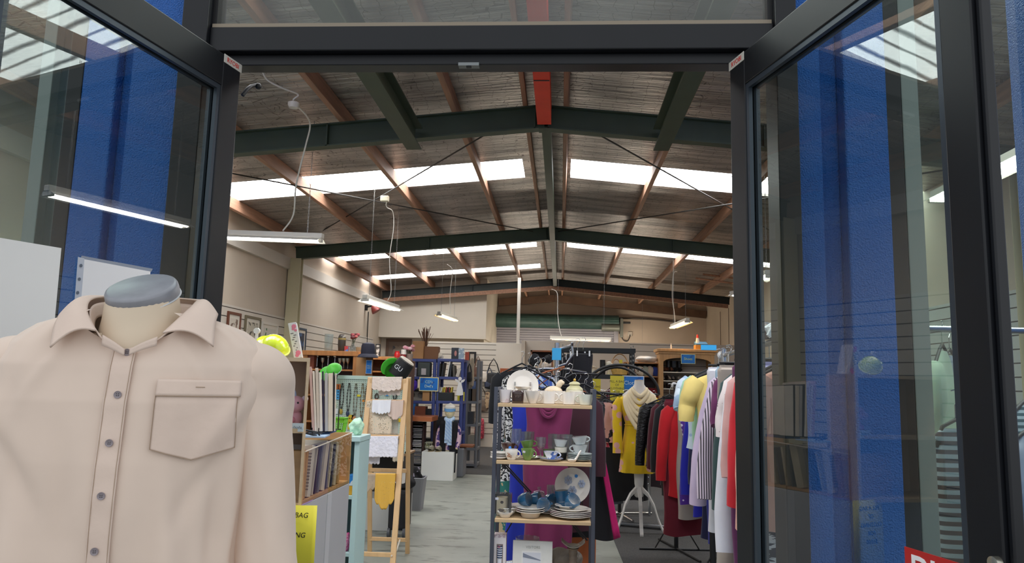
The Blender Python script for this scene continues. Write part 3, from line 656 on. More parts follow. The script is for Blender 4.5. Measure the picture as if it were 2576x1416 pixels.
# ---------------------------------------------------------------- papers taped to the door leaves
def onleaf(px, py, d, off):
    I = wm(d).inverted(); o = I @ V((0, 0, HC)); r = (I.to_3x3()) @ ray(px, py); t = (off-o.y)/r.y; return o + r*t
def sheet(d, pxs, off, th):
    P = [onleaf(x, y, d, off) for x, y in pxs]; g = G(); g.add(P+[p+V((0, th, 0)) for p in P], [(0, 1, 2, 3), (7, 6, 5, 4), (0, 4, 5, 1), (1, 5, 6, 2), (2, 6, 7, 3), (3, 7, 4, 0)])
    M = wm(d); g.v = [M @ p for p in g.v]; return g
M_paper = mat('#e9e8ea', .6, nz=.02, ns=3)
g = sheet(door1, [(-60, 588), (154, 624), (128, 905), (-95, 905)], .008, .0006); solo(g, 'paper_notice', mat('#ecebe9', .6), 'large blank white paper taped to the left glass door beside the beige shirt', 'paper')
t = thing('document_sleeve', 'white page in a punched clear sleeve on the left glass door behind the torso form', 'document sleeve', wm(door1) @ onleaf(280, 830, door1, .007))
sheet(door1, [(212, 652), (378, 683), (362, 900), (192, 900)], .0075, .0006).obj('page', M_paper, t, world=True)
g = sheet(door1, [(196, 646), (212, 650), (194, 905), (176, 905)], .0075, .0005); o = g.obj('binding_strip', mat('#b9bfcc', .25, coat=.5), t, world=True)
g = G(); M1 = wm(door1)
for k in range(7):
    p = onleaf(204-k*4.2, 668+k*34, door1, .0092); q = M1 @ p; g.lathe([(.0, 0), (.004, 0), (.004, .0006), (0, .0006)], q, 10, M1.to_3x3() @ Euler((-PI/2, 0, 0)).to_matrix())
g.obj('punch_hole', mat('#5a6474', .5), t, world=True)
sheet(door1, [(205, 643), (384, 676), (380, 684), (203, 650)], .0073, .0004).obj('sleeve_edge', mat('#8d96a6', .2, coat=.6), t, world=True)
# red PUSH strip on the right leaf
a = onleaf(2276, 1374, door2, -.0055)
t = thing('push_sign', 'red PUSH sticker with white letters low on the right glass door', 'sign', (0, 0, 0)); t.location = wm(door2) @ V((a.x, -.0055, a.z-.085)); t.rotation_euler = door2.rotation_euler
g = G(); g.box(0, .27, -.001, .0006, 0, .085); g.obj('backing', mat('#b81f1c', .4), t)
letters('PUSH', .1, mat('#efeef0', .5), t, face(.012, -.0013, .036), align='LEFT', sx=1.0).name = 'lettering'
# ---------------------------------------------------------------- shared builders for small things
def lacemat(col, sc=60, thr=.35, alpha=True):
    k = ('lace', col, sc, thr)
    if k in _M: return _M[k]
    m = bpy.data.materials.new('m_%d' % len(_M)); _M[k] = m; m.use_nodes = True; N = m.node_tree.nodes; L = m.node_tree.links; b = N['Principled BSDF']
    b.inputs['Base Color'].default_value = lin(col); b.inputs['Roughness'].default_value = .85
    tc = N.new('ShaderNodeTexCoord'); mp = N.new('ShaderNodeMapping'); mp.inputs['Scale'].default_value = (1, .05, 1); L.new(tc.outputs['Object'], mp.inputs[0])
    w = N.new('ShaderNodeTexVoronoi'); w.inputs['Scale'].default_value = sc; w.inputs['Randomness'].default_value = .5; L.new(mp.outputs[0], w.inputs['Vector'])
    c = N.new('ShaderNodeMath'); c.operation = 'GREATER_THAN'; c.inputs[1].default_value = thr; L.new(w.outputs['Distance'], c.inputs[0]); L.new(c.outputs[0], b.inputs['Alpha'])
    return m
def boxthing(name, lab, cat, c, sz, m, rz=0, bev=.003, group=None, rot=None):
    "c = centre of the base"
    g = G(); g.bx((0, 0, sz[2]/2), sz); o = g.obj(name, m, None, bev=bev); o.location = c; o.rotation_euler = rot or (0, 0, rz); return tag(o, lab, cat, group)
def latheth(name, lab, cat, c, prof, m, group=None, n=24, rot=(0, 0, 0)):
    g = G(); g.lathe(prof, (0, 0, 0), n); o = g.obj(name, m, None, smooth=True); o.location = c; o.rotation_euler = rot; return tag(o, lab, cat, group)
def picture(name, lab, cat, c, w, h, mf, mi, fw=.03, th=.02, rx=0, rz=0, group=None, mat_w=0, mm=None):
    "framed picture; c = centre of the bottom edge, faces -y"
    t = thing(name, lab, cat, c, rot=(rx, 0, rz), group=group)
    g = G(); g.box(-w/2, -w/2+fw, -th/2, th/2, 0, h); g.box(w/2-fw, w/2, -th/2, th/2, 0, h); g.box(-w/2+fw, w/2-fw, -th/2, th/2, 0, fw); g.box(-w/2+fw, w/2-fw, -th/2, th/2, h-fw, h); g.obj('frame', mf, t, bev=.002)
    g = G(); a = fw+mat_w
    if mat_w: g.box(-w/2+fw, w/2-fw, -.001, .006, fw, h-fw); g.obj('mount', mm or mat('#d8d2c4', .7), t); g = G()
    g.box(-w/2+a, w/2-a, -.003, .005, a, h-a); g.obj('picture', mi, t); return t
M_ply = mat('#d8bd98', .55, nz=.1, ns=5, nst=(1, 1, 6))
M_ply2 = mat('#c9ad86', .6, nz=.12, ns=5, nst=(6, 1, 1))
M_oak = mat('#a8713f', .5, nz=.2, ns=6, nst=(5, 5, .5))
M_brown = mat('#6b4128', .5, nz=.2, ns=6, nst=(.5, 5, 5))
M_dbrown = mat('#3d251a', .5, nz=.2, ns=6)
M_silver = mat('#b9b7b2', .22, .95)
M_blk = mat('#141416', .5)
M_blk2 = mat('#202024', .8, nz=.1, ns=30)
def art(c1, c2, sc=30, pr=.5): return mat(c1, .6, pat='blotch', col2=c2, ps=sc, pr=pr)
# ---------------------------------------------------------------- counter with records, inside the left leaf
X1 = at(757, 1255, 3.05).x
zt = .925
t = thing('counter', 'grey panelled counter carrying the record crate, beside the beige shirt sleeve', 'counter', (X1-.3, 3.42, 0))
g = G(); g.box(X1-.62, X1, 3.03, 3.76, 0, zt); g.obj('body', mat('#a9a9ab', .5, nz=.02, ns=3), t, world=True, bev=.004)
g = G(); g.box(X1, X1+.004, 3.40, 3.46, .0, zt-.004); g.obj('joint_strip', mat('#b9b9bb', .4), t, world=True)
g = G(); g.box(X1-.62, X1+.002, 3.02, 3.2, zt, zt+.003); solo(g, 'purple_paper', mat('#a38bc4', .6), 'mauve shelf paper on the front corner of the grey counter', 'paper')
# yellow sign on the counter front
q = at(797, 1272, 2.98); t = thing('yellow_sign', 'yellow fill-a-bag clothing notice hanging on the grey counter, half behind the shirt sleeve', 'sign', (q.x-.105, 2.99, q.z-.3))
g = G(); g.grid(lambda u, v: V((lerp(-.105, .105, u), -.012*math.sin(PI*u)-.004, lerp(0, .3, v))), 14, 2); g.obj('sheet', mat('#e3d63a', .6), t, thick=.0008, smooth=True)
for i, s in enumerate(('FILL A BAG', 'OF', 'CLOTHING', 'FOR', '$10.00')): letters(s, .028, M_gask, t, face(-.004 if i else .006, -.0185, .262-.038*i), shear=.2)
# tall ply display unit
t = thing('display_shelf', 'pale plywood display unit behind the shirt, a pink plush toy inside', 'shelf', (X1+.02, 3.0, zt), math.radians(20))
zT = at(780, 900, 3.0).z; XD = X1+.004
hS = zT-zt; zs = at(760, 1078, 3.0).z; hz = zs-zt
for x0 in (-.012, -.45): g = G(); g.box(x0, x0+.012, 0, .26, 0, hS); g.obj('side_panel', M_ply, t)
g = G(); g.box(-.438, -.012, 0, .26, hS-.016, hS-.001); g.obj('top_panel', M_ply, t)
g = G(); g.box(-.438, -.012, 0, .25, hz-.018, hz); g.obj('shelf_board', M_ply2, t)
g = G(); g.box(-.438, -.012, .247, .26, 0, hS-.016); g.obj('back_panel', mat('#cdb69c', .6, nz=.06, ns=4), t)
g = G(); g.box(-.438, -.012, 0, .25, .003, .02); g.obj('bottom_board', M_ply2, t)
# label card on its shelf edge
q = at(749, 1062, 2.995); t = thing('shelf_label', 'small white handwritten card on the edge of the plywood display unit', 'label', (q.x, 2.992, zs-.012))
g = G(); g.box(-.045, .027, -.003, 0, 0, .034); g.obj('card', mat('#dfe6e2', .6), t)
g = G(); g.tube([(-.035+.0022*i, -.0036, .016+.006*math.sin(i*1.9)+.002*math.sin(i*.7)) for i in range(27)], .0007, 4); g.obj('handwriting', mat('#4a5560', .6), t)
# pink plush
q = at(739, 1050, 3.06); t = thing('plush_toy', 'pink smiling plush toy with a small horn, sitting in the plywood display unit', 'plush toy', (q.x, 3.07, zs))
pk = mat('#e5a9b4', .9, nz=.06, ns=40, sheen=.4); pl = mat('#f0d9dc', .9)
g = G(); g.ball((0, 0, .038), (.032, .028, .038)); g.obj('body', pk, t, smooth=True)
g = G(); g.ball((-.002, -.012, .095), (.046, .04, .036), 20, 14); g.obj('head', pk, t, smooth=True)
g = G(); g.ball((-.014, -.046, .088), (.025, .014, .018)); g.obj('snout', mat('#ecbac2', .9), t, smooth=True)
for x in (-.042, .042): g = G(); g.ball((x, -.008, .118), (.014, .006, .013)); g.obj('ear', pl, t, smooth=True)
g = G(); g.lathe([(.008, 0), (.005, .016), (0, .028)], (.002, -.018, .126), 10); g.obj('horn', mat('#a9b5cf', .4), t, smooth=True)
for x in (-.032, .026): g = G(); g.ball((x, -.044, .102), .0042, 8, 6); g.obj('eye', M_gask, t)
g = G(); g.tube([(lerp(-.034, .01, k/8), -.0605+.006*abs(k/4-1), .084-.006*math.sin(PI*k/8)) for k in range(9)], .0009, 5); [g.ball((x, -.0592, .094), .0016, 6, 4) for x in (-.02, -.009)]; g.obj('smile', mat('#7a4550'), t)
g = G(); g.ball((-.004, -.03, .03), (.018, .014, .016)); g.obj('paw', mat('#d98f9e', .9), t, smooth=True)
# things on top of the unit
q = at(703, 893, 3.08); t = thing('plastic_hat', 'shiny fluorescent yellow child hard hat lying on the plywood unit by the shirt shoulder', 'hat', (q.x, 3.04, zT), rot=(0, 0, 0))
yl = mat('#dff02c', .18, coat=.6, spec=.6); R0 = Euler((math.radians(22), math.radians(32), math.radians(-20))).to_matrix()
g = G(); g.grid(lambda u, v: V((-.004, 0, .043)) + R0 @ V((.062*math.cos(2*PI*u)*math.cos(v*PI/2), .05*math.sin(2*PI*u)*math.cos(v*PI/2), .048*math.sin(v*PI/2))), 28, 10, wrap=True); g.obj('shell', yl, t, smooth=True, thick=.002)
g = G(); g.tube([V((-.004, 0, .043)) + R0 @ V((.064*math.cos(a*PI/16), .052*math.sin(a*PI/16), 0)) for a in range(32)], .0045, 8, closed=True); g.obj('rim', mat('#f0fa7a', .25), t, smooth=True)
g = G(); g.tube([V((-.004, 0, .043)) + R0 @ V((.02, -.05*math.cos(k*PI/10), .03*math.sin(k*PI/10))) for k in range(11)], .0035, 6); g.tube([V((-.004, 0, .043)) + R0 @ V((-.03, -.043*math.cos(k*PI/10), .03*math.sin(k*PI/10))) for k in range(11)], .0035, 6); g.obj('headband', mat('#e6f060', .3), t)
g = G(); g.grid(lambda u, v: V((-.004, 0, .043)) + R0 @ V(((.062+.03*v)*math.cos(PI*.75+PI*.5*u), (.05+.02*v)*math.sin(PI*.75+PI*.5*u), -.006*v)), 14, 3); g.obj('peak', yl, t, smooth=True, thick=.002)
q = at(682, 880, 3.2); t = thing('wooden_plaque', 'white scalloped wooden plaque with pink letters behind the yellow hat', 'plaque', (q.x, 3.22, zT))
pw = at(702, 840, 3.2).x-at(660, 840, 3.2).x
poly = [(-pw/2, 0), (pw/2, 0), (pw/2, .075)]+[(pw/2*.86*math.cos(PI*k/12), .075+.028*math.sin(PI*k/12)) for k in range(13)]+[(-pw/2, .075)]
g = G(); g.prism(poly, -.005, .005); g.obj('board', mat('#d6d9dd', .5), t, bev=.001)
letters('S E D', .02, mat('#c98f98', .6), t, face(.004, -.0055, .078))
g = G(); g.ball((-pw/2+.012, -.006, .08), .0045, 8, 6); g.obj('nail', M_gask, t)
q = at(646, 838, 3.1); g = G(); g.tube([(-.0, 0, 0), (.0, 0, .1)], .006, 8); g.lathe([(.005, -.008), (.013, -.008), (.013, .008), (.005, .008)], (0, 0, .112), 14, Euler((PI/2, 0, 0)).to_matrix())
g.xf(MX.Translation((q.x, 3.1, zT))); solo(g, 'hook', mat('#dcdcda', .4), 'small white ring hook on a rod left of the yellow hat', 'hook')
q0 = at(740, 890, 3.05); q1 = at(716, 800, 3.05)
t = thing('book', 'white floral book leaning on end on top of the plywood unit', 'book', (at(750, 890, 3.12).x, 3.13, zT), rot=(0, math.radians(-13), math.radians(17)))
h = .152; g = G(); g.bx((0, 0, h/2), (.034, .1, h)); g.obj('cover', mat('#dcd7d2', .5), t, bev=.001)
g = G()
for x, z, r in ((.005, .135, .010), (.0, .125, .006), (.004, .022, .011), (-.002, .012, .008), (.009, .118, .006)): g.lathe([(0, 0), (r, 0), (r*.8, .0006), (0, .0006)], (x, -.0502, z), 9, Euler((PI/2, 0, 0)).to_matrix())
g.obj('flower_print', mat('#e07f92', .6), t)
g = G()
for k in range(9): g.bx((-.002+.006*math.sin(k*2.1), -.0503, .035+.009*k), (.004+.009*abs(math.sin(k*3)), .0006, .0035))
g.obj('cover_lettering', mat('#67605e', .6), t)
# ---------------------------------------------------------------- wire rack of records on the counter
zr2 = at(800, 1088, 3.4).z
t = thing('wire_rack', 'black wire record rack on the grey counter crate', 'rack', (at(800, 1085, 3.4).x, 3.4, zr2))
g = G(); 
for x in (-.05, -.02, .015, .045): g.tube([(x, -.13, .03), (x, -.13, .006), (x, .16, .006), (x, .16, .2)], .0025, 6)
for y in (-.13, 0, .16): g.tube([(-.06, y, .006), (.06, y, .006)], .0025, 6)
g.tube([(-.07, -.16, .035), (.0, -.15, .02), (.045, -.14, .012), (.055, -.13, -.012)], .004, 6); g.tube([(-.07, -.16, .02), (.0, -.15, .006), (.042, -.14, -.004)], .004, 6)
for k in range(5): g.tube([(-.06+.022*k, -.157, .033-.005*k), (-.06+.022*k, -.157, .018-.005*k)], .002, 5)
g.obj('wire_frame', M_blk, t)
recs = [('#c9a79c', .012, .29), ('#e2d8c8', .010, .27), ('#cfc2b2', .014, .285), ('#e9e2d6', .012, .265), ('#26203a', .008, .27), ('#b9b6b4', .015, .262), ('#ded2bd', .022, .262), ('#2b2628', .006, .268), ('#e0d6c6', .007, .262)]
rn = ['dusty pink', 'cream', 'tan', 'off-white', 'navy', 'grey', 'thick cream', 'black', 'ivory']
o0 = at(781, 1082, 3.3); k17 = math.radians(18); x = 0
for i, (c, th, h) in enumerate(recs):
    g = G(); g.bx((0, .13, h/2), (th*.92, .26, h)); o = g.obj('record_album', mat(c, .6, nz=.05, ns=20), None, bev=.001)
    o.location = (o0.x+(x+th/2)*math.cos(k17), 3.32+(x+th/2)*math.sin(k17)+.004*i, zr2+.01); o.rotation_euler = (math.radians(-2), math.radians(-6+.5*i), k17); x += (th+.0012)*.8
    tag(o, '%s album standing in the wire rack, %s from the plywood unit' % (rn[i], ('first', 'second', 'third', 'fourth', 'fifth', 'sixth', 'seventh', 'eighth', 'ninth')[i]), 'record', 'albums standing in the wire rack')
# crate under it
t = thing('record_crate', 'clear-sided ply crate of old booklets on the grey counter', 'crate', (X1-.15, 3.45, zt))
zc = at(885, 1088, 3.75).z
g = G(); g.box(X1-.3, X1, 3.06, 3.075, zt, zc-.03); g.box(X1-.3, X1, 3.74, 3.755, zt, zc); g.box(X1-.3, X1-.002, 3.075, 3.74, zt+.002, zt+.014); g.obj('ply_frame', mat('#cda473', .5, nz=.1, ns=6, nst=(1, 1, 5)), t, world=True)
g = G(); g.box(X1-.002, X1+.001, 3.06, 3.755, zt, zc-.01); g.obj('clear_side', glass('#f3f0ea', 1.45), t, world=True)
g = G(); P = [(X1+.002, 3.06, zc-.032), (X1+.002, 3.755, zc)]; g.tube(P, .003, 6); g.obj('edge_strip', mat('#cfc4b4', .3), t, world=True)
bk = [('#c99f66', .03, .20, 'tan'), ('#e4e1dc', .05, .215, 'white text-covered'), ('#d9d4cb', .012, .2, 'pale grey'), ('#5d4a44', .012, .19, 'dark brown'), ('#8a8a92', .022, .205, 'grey'), ('#e3dccb', .055, .22, 'cream'), ('#6d6a66', .012, .215, 'dark grey'), ('#d7cfc0', .016, .2, 'light stone'), ('#3c3a5a', .014, .195, 'navy'), ('#cfc6b2', .04, .2, 'buff'), ('#c6a26b', .03, .205, 'ochre')]
y = 3.11
for i, (c, th, h, nm) in enumerate(bk):
    g = G(); g.bx((-.12, 0, h/2), (.235, th*.85, h)); 
    if i == 1:
        for k in range(12): g.bx((-.016, -th*.43, .03+.0135*k), (.03, .0008, .006), mi=1)
    o = g.obj('booklet', [mat(c, .7, nz=.05, ns=15), mat('#9a948c', .7)], None, bev=.001); o.location = (X1-.012, y+th/2, zt+.016); o.rotation_euler = (math.radians(-6-(i % 3)*3), 0, 0); y += th*.85+.026
    tag(o, '%s booklet filed in the clear-sided crate' % nm, 'booklet', 'old booklets in the clear-sided crate')
boxthing('book', 'flat dark blue book under the standing albums', 'book', at(812, 1082, 3.55)+V((0, 0, -.012)), (.1, .16, .014), mat('#1f4f8c', .5), .1)
g = G(); g.bx(at(795, 1096, 3.3), (.1, .16, .006), (0, 0, .15)); solo(g, 'folder', mat('#a9c4e0', .4), 'pale blue folder lying on the crate under the wire rack', 'folder')
# green basket
q = at(846, 1088, 3.78); t = thing('basket', 'lime green slotted plastic basket on the crate before the pegboard', 'basket', q)
lg = mat('#7fd03a', .35); w0, w1, hb = .036, .047, .075
for nm, x0, y0, x1, y1 in (('long_side', -1, -1, 1, -1), ('long_side', 1, 1, -1, 1), ('short_side', 1, -1, 1, 1), ('short_side', -1, 1, -1, -1)):
    g = G()
    def pt(u, z): 
        w = lerp(w0, w1, z/hb); return V((lerp(x0, x1, u)*w, lerp(y0, y1, u)*w*.8, z))
    n = 9
    for k in range(n+1): g.bar(pt(k/n, .002), pt(k/n, hb), .0045, .002)
    g.bar(pt(0, .006), pt(1, .006), .003, .014); g.bar(pt(0, hb-.012), pt(1, hb-.012), .003, .024); g.bar(pt(0, hb), pt(1, hb), .008, .003)
    g.obj(nm, lg, t)
g = G(); g.box(-w0, w0, -w0*.8, w0*.8, 0, .003); g.obj('bottom', lg, t)
# ---------------------------------------------------------------- pale teal shelf unit
q = at(906, 1098, 4.2); x1, zt2 = q.x, q.z; x0 = x1-.36; ttl = mat('#b8d4d1', .45, nz=.02, ns=4)
t = thing('shelf_unit', 'pale teal open shelf unit between the counter and the airer', 'shelf', ((x0+x1)/2, 4.35, 0))
for xx in (x0, x1-.03): g = G(); g.box(xx, xx+.03, 4.2, 4.42, 0, zt2-.03); g.obj('side_panel', ttl, t, world=True, bev=.002)
g = G(); g.box(x0-.005, x1+.005, 4.19, 4.42, zt2-.03, zt2); g.obj('top', ttl, t, world=True, bev=.003)
for yy in (1245, 1388): z = at(890, yy, 4.25).z; g = G(); g.box(x0+.03, x1-.03, 4.21, 4.405, z-.018, z); g.obj('shelf_board', ttl, t, world=True)
g = G(); g.box(x0+.03, x1-.03, 4.405, 4.418, 0, zt2-.03); g.obj('back_panel', mat('#4f6a6a', .6), t, world=True)
za = at(890, 1245, 4.25).z; zb = at(890, 1388, 4.25).z; xa = at(882, 1220, 4.25).x
boxthing('carton', 'yellow and orange packet on the teal shelf', 'packet', (xa, 4.27, za), (.045, .06, .05), mat('#d9a02a', .5))
boxthing('carton', 'blue and white carton stacked on the yellow packet in the teal shelf', 'carton', (xa+.008, 4.27, za+.051), (.04, .06, .062), mat('#2f86cf', .5, pat='blotch', col2='#dfe6ea', ps=18, pr=.52))
def heap(name, lab, cat, c, r, m, seed=0, grp=None):
    g = G(); g.ball((0, 0, r[2]*.98), r, 40, 26)
    for i, p in enumerate(g.v):
        n = noise.noise(p*(1.1/max(r))*1.5+V((seed, 0, 0))); d = V((p.x, p.y, p.z-r[2])); g.v[i] = V((0, 0, r[2])) + d*(1+.35*n); g.v[i].z = max(0, g.v[i].z)
    o = g.obj(name, m, None, smooth=True); o.location = c; return tag(o, lab, cat, grp)
heap('folded_cloth', 'pink patterned cloth on the bottom shelf of the teal unit', 'cloth', (xa-.02, 4.28, zb), (.03, .05, .05), mat('#d9548f', .8, pat='zebra', col2='#f0a9c6', ps=40, pr=.5), 3)
heap('crochet_cloth', 'crumpled mint green cloth heaped on top of the teal shelf unit', 'cloth', (at(895, 1098, 4.3).x, 4.3, zt2), (.04, .05, .05), mat('#bfe8c8', .85, bump=.5, bs=60), 5)
# ---------------------------------------------------------------- wooden towel airer with doilies
M_air = mat('#dbb482', .5, nz=.08, ns=6, nst=(4, 4, .6))
t = thing('clothes_airer', 'pale wooden ladder-shaped airer draped with crochet doilies', 'airer', atz(950, 1412, 0))
tops = [at(932, 952, 5.95), at(1022, 953, 5.95)]; foot = [at(881, 1436, 5.5), at(986, 1438, 5.5)]; rear = [atz(930, 1388, 0), atz(1025, 1392, 0)]
for p in foot: p.z = 0
for i in (0, 1):
    g = G(); g.bar(foot[i], tops[i], .04, .024, (0, 1, 0)); g.obj('front_leg', M_air, t, world=True, bev=.002)
    g = G(); g.bar(rear[i]+V((0, 0, 0)), tops[i]+V((.012*(1 if i else -1), .03, .01)), .034, .026, (0, 1, 0)); g.obj('rear_leg', M_air, t, world=True, bev=.002)
def onleg(fr, z): k = z/tops[0].z; b = foot if fr else rear; return [b[0].lerp(tops[0], k), b[1].lerp(tops[1], k)]
zl = [at(970, y, 5.85).z for y in (1010,)][0]
RUNGS = {}
for nm, px, fr, D in (('a', 1010, 1, 5.88), ('b', 1099, 1, 5.80), ('c', 1196, 1, 5.71), ('d', 1398, 1, 5.52), ('e', 1182, 0, 6.2), ('f', 1356, 0, 6.35)):
    z = at(965, px, D).z; a, b = onleg(fr, z); RUNGS[nm] = (a, b); g = G(); g.bar(a, b, .02, .03); g.obj('rung', M_air, t, world=True, bev=.002)
g = G(); zc0 = at(970, 967, 5.93).z; a, b = onleg(1, zc0); g.bar(a, b, .02, .085); g.obj('top_board', M_air, t, world=True, bev=.002)
g = G(); a = at(1000, 1390, 5.6); g.tube([at(985, 1398, 5.53), at(997, 1385, 5.8), at(1006, 1358, 6.3)], .006, 6); g.obj('stay_strap', mat('#e6ded0', .7), t, world=True)
def drape(name, lab, pxs, D0, m, lob=5, amp=.012, sag=0, seed=0, back=.06, tri=0, rows=14, fold_=.006, top=None):
    "pxs: left x, right x, top y, bottom y at the rung; hangs down in front with a scalloped hem and a short fall behind"
    xl, xr, yt, yb = pxs; a, b = at(xl, yt, D0), at(xr, yt, D0); zb_ = at((xl+xr)/2, yb, D0-.03).z; g = G(); cx = (a+b)/2
    H = a.z-zb_
    def fn(u, v):
        # v 0..0.2 behind, 0.2..0.28 over, rest in front
        if v < .2: y, z = .018, -back*(1-v/.2)
        elif v < .3: k = (v-.2)/.1; y, z = .018-.036*k, .004*math.sin(PI*k)
        else:
            k = (v-.3)/.7; h = H*(1-tri*abs(2*u-1)) + (amp*abs(math.sin(lob*PI*u)) if k > .0 else 0)*k; y, z = -.018-.004*k+fold_*math.sin(u*11+seed)*k, -h*k
        return V((lerp(a.x, b.x, u), cx.y+y, lerp(a.z, b.z, u)+z))
    g.grid(fn, 44, 26); o = solo(g, name, m, lab, 'doily' if 'doily' in lab else 'cloth', 'laces and doilies on the airer', smooth=True, thick=.0015)
    return o
drape('tray_cloth', 'cream embroidered cloth with a ruffled hem over the top of the airer', (938, 1012, 949, 984), 5.93, mat('#ead9cb', .85, nz=.06, ns=30, bump=.8, bs=45), 6, .012, back=.03, tri=.2)
drape('lace_mat', 'thin ivory lace cloth hanging below the ruffled one at the airer top', (955, 1010, 966, 993), 5.97, lacemat('#e8dfd4', 171, .3), 5, .01)
drape('crochet_cloth', 'beige openwork crochet cloth on the second rung of the airer', (924, 990, 1009, 1094), 5.885, lacemat('#e0cfb4', 91, .33), 3, .004, seed=1)
drape('doily', 'round white crochet doily over the second rung of the airer', (938, 985, 1007, 1040), 5.86, lacemat('#f1f0f2', 180, .22), 6, .012, tri=.15)
drape('doily', 'blush pink crochet doily at the right of the second rung', (978, 1016, 1008, 1056), 5.865, lacemat('#dcc4b4', 152, .25), 4, .012, tri=.3)
drape('lace_mat', 'fine grey-white net cloth behind the doilies of the second rung', (955, 1006, 1012, 1094), 5.92, lacemat('#cfcabb', 209, .42), 2, .004, seed=4)
drape('tablecloth', 'folded white cotton cloth with lace hem on the third rung', (920, 1003, 1098, 1150), 5.79, mat('#edeaf0', .85, nz=.04, ns=20, bump=.7, bs=50), 9, .007, seed=2)
drape('lace_mat', 'white scalloped lace hanging under the folded white cloth, left', (918, 960, 1100, 1166), 5.83, lacemat('#eceaf0', 161, .22), 5, .01)
drape('lace_mat', 'ivory lace edging hanging right of the folded white cloth', (992, 1020, 1092, 1160), 6.05, lacemat('#e6dcc8', 142, .28), 3, .01)
drape('doily', 'grey-beige crochet doily hanging on the fourth rung, left', (908, 948, 1194, 1232), 5.70, lacemat('#b9a58c', 142, .3), 3, .022, tri=.25)
drape('doily', 'golden yellow crochet doily with white edging on the fourth rung', (946, 996, 1192, 1282), 5.69, lacemat('#e2b04a', 142, .22), 4, .02, tri=.3, seed=2)
drape('lace_mat', 'off-white lace cloth over the rear rung of the airer', (942, 1022, 1180, 1216), 6.19, lacemat('#e2ddd6', 152, .22), 6, .008)
# ---------------------------------------------------------------- pegboard of jewellery on a cabinet
DP = 7.3
a = at(832, 952, DP); b = at(1030, 958, DP); zbot = at(930, 1138, DP).z; mint = mat('#cfe6d8', .5)
t = thing('cabinet', 'low white cabinet with a dark open top shelf behind the airer', 'cabinet', ((a.x+b.x)/2, DP+.2, 0))
g = G(); g.box(a.x, b.x, DP-.05, DP+.4, 0, .3); g.obj('drawer_body', mat('#c9c9c4', .5), t, world=True, bev=.004)
g = G(); g.box(a.x, a.x+.02, DP-.05, DP+.4, .3, zbot-.02); g.box(b.x-.02, b.x, DP-.05, DP+.4, .3, zbot-.02); g.box(a.x+.02, b.x-.02, DP+.38, DP+.4, .3, zbot-.02); g.obj('upper_case', mat('#3a332e', .6), t, world=True)
g = G(); g.box(a.x-.01, b.x+.01, DP-.06, DP+.41, zbot-.02, zbot); g.obj('top', mat('#8d6c4c', .5), t, world=True, bev=.003)
t = thing('pegboard', 'pale mint pegboard of necklaces and earring cards behind the airer', 'display board', ((a.x+b.x)/2, DP+.02, zbot))
wv = (b.x-a.x)/2; hv = a.z-zbot
def pegmat():
    m = mat('#c9dccb', .55, key='peg'); N = m.node_tree.nodes; L = m.node_tree.links; bb = N['Principled BSDF']
    tc = N.new('ShaderNodeTexCoord'); vm = N.new('ShaderNodeVectorMath'); vm.operation = 'SCALE'; vm.inputs[3].default_value = 52; L.new(tc.outputs['Object'], vm.inputs[0])
    fr = N.new('ShaderNodeVectorMath'); fr.operation = 'FRACTION'; L.new(vm.outputs[0], fr.inputs[0]); sb = N.new('ShaderNodeVectorMath'); sb.operation = 'SUBTRACT'; sb.inputs[1].default_value = (.5, .5, .5); L.new(fr.outputs[0], sb.inputs[0])
    mu = N.new('ShaderNodeVectorMath'); mu.operation = 'MULTIPLY'; mu.inputs[1].default_value = (1, 0, 1); L.new(sb.outputs[0], mu.inputs[0]); ln = N.new('ShaderNodeVectorMath'); ln.operation = 'LENGTH'; L.new(mu.outputs[0], ln.inputs[0])
    lt = N.new('ShaderNodeMath'); lt.operation = 'LESS_THAN'; lt.inputs[1].default_value = .2; L.new(ln.outputs['Value'], lt.inputs[0])
    mx = N.new('ShaderNodeMix'); mx.data_type = 'RGBA'; mx.inputs[6].default_value = lin('#cbdccb'); mx.inputs[7].default_value = lin('#6f7f74'); L.new(lt.outputs[0], mx.inputs[0]); L.new(mx.outputs[2], bb.inputs['Base Color']); return m
g = G(); g.box(-wv, wv, 0, .006, 0, hv); g.obj('panel', pegmat(), t)
g = G(); g.box(-wv-.01, -wv+.02, -.012, .012, 0, hv); g.box(wv-.02, wv+.01, -.012, .012, 0, hv); g.box(-wv-.01, wv+.01, -.014, .014, hv-.002, hv+.035); g.box(-wv, wv, -.012, .012, 0, .02); g.obj('frame', mint, t, bev=.002)
YPB = DP+.02
nk = [(862, 965, 1030, '#3a3530', '#b8a040', 'dark necklace with a yellow tag and a shell pendant'), (879, 965, 1035, '#2a2624', '#33405a', 'long black beaded necklace with a dark medallion'), (896, 966, 1048, '#6b5d4a', '#c98a5a', 'olive cord necklace with a tan stick pendant'), (913, 966, 1052, '#7a6038', '#1f6a86', 'brass chain necklace with a teal drop'), (925, 966, 1020, '#5a4a38', '#b0402a', 'thin brown necklace half behind the airer leg'), (948, 990, 1004, '#4a3a30', '#8a3a2a', 'dark red bead necklace seen through the airer'), (994, 985, 1006, '#1a1a1c', '#1a1a1c', 'black bead bundle seen through the airer')]
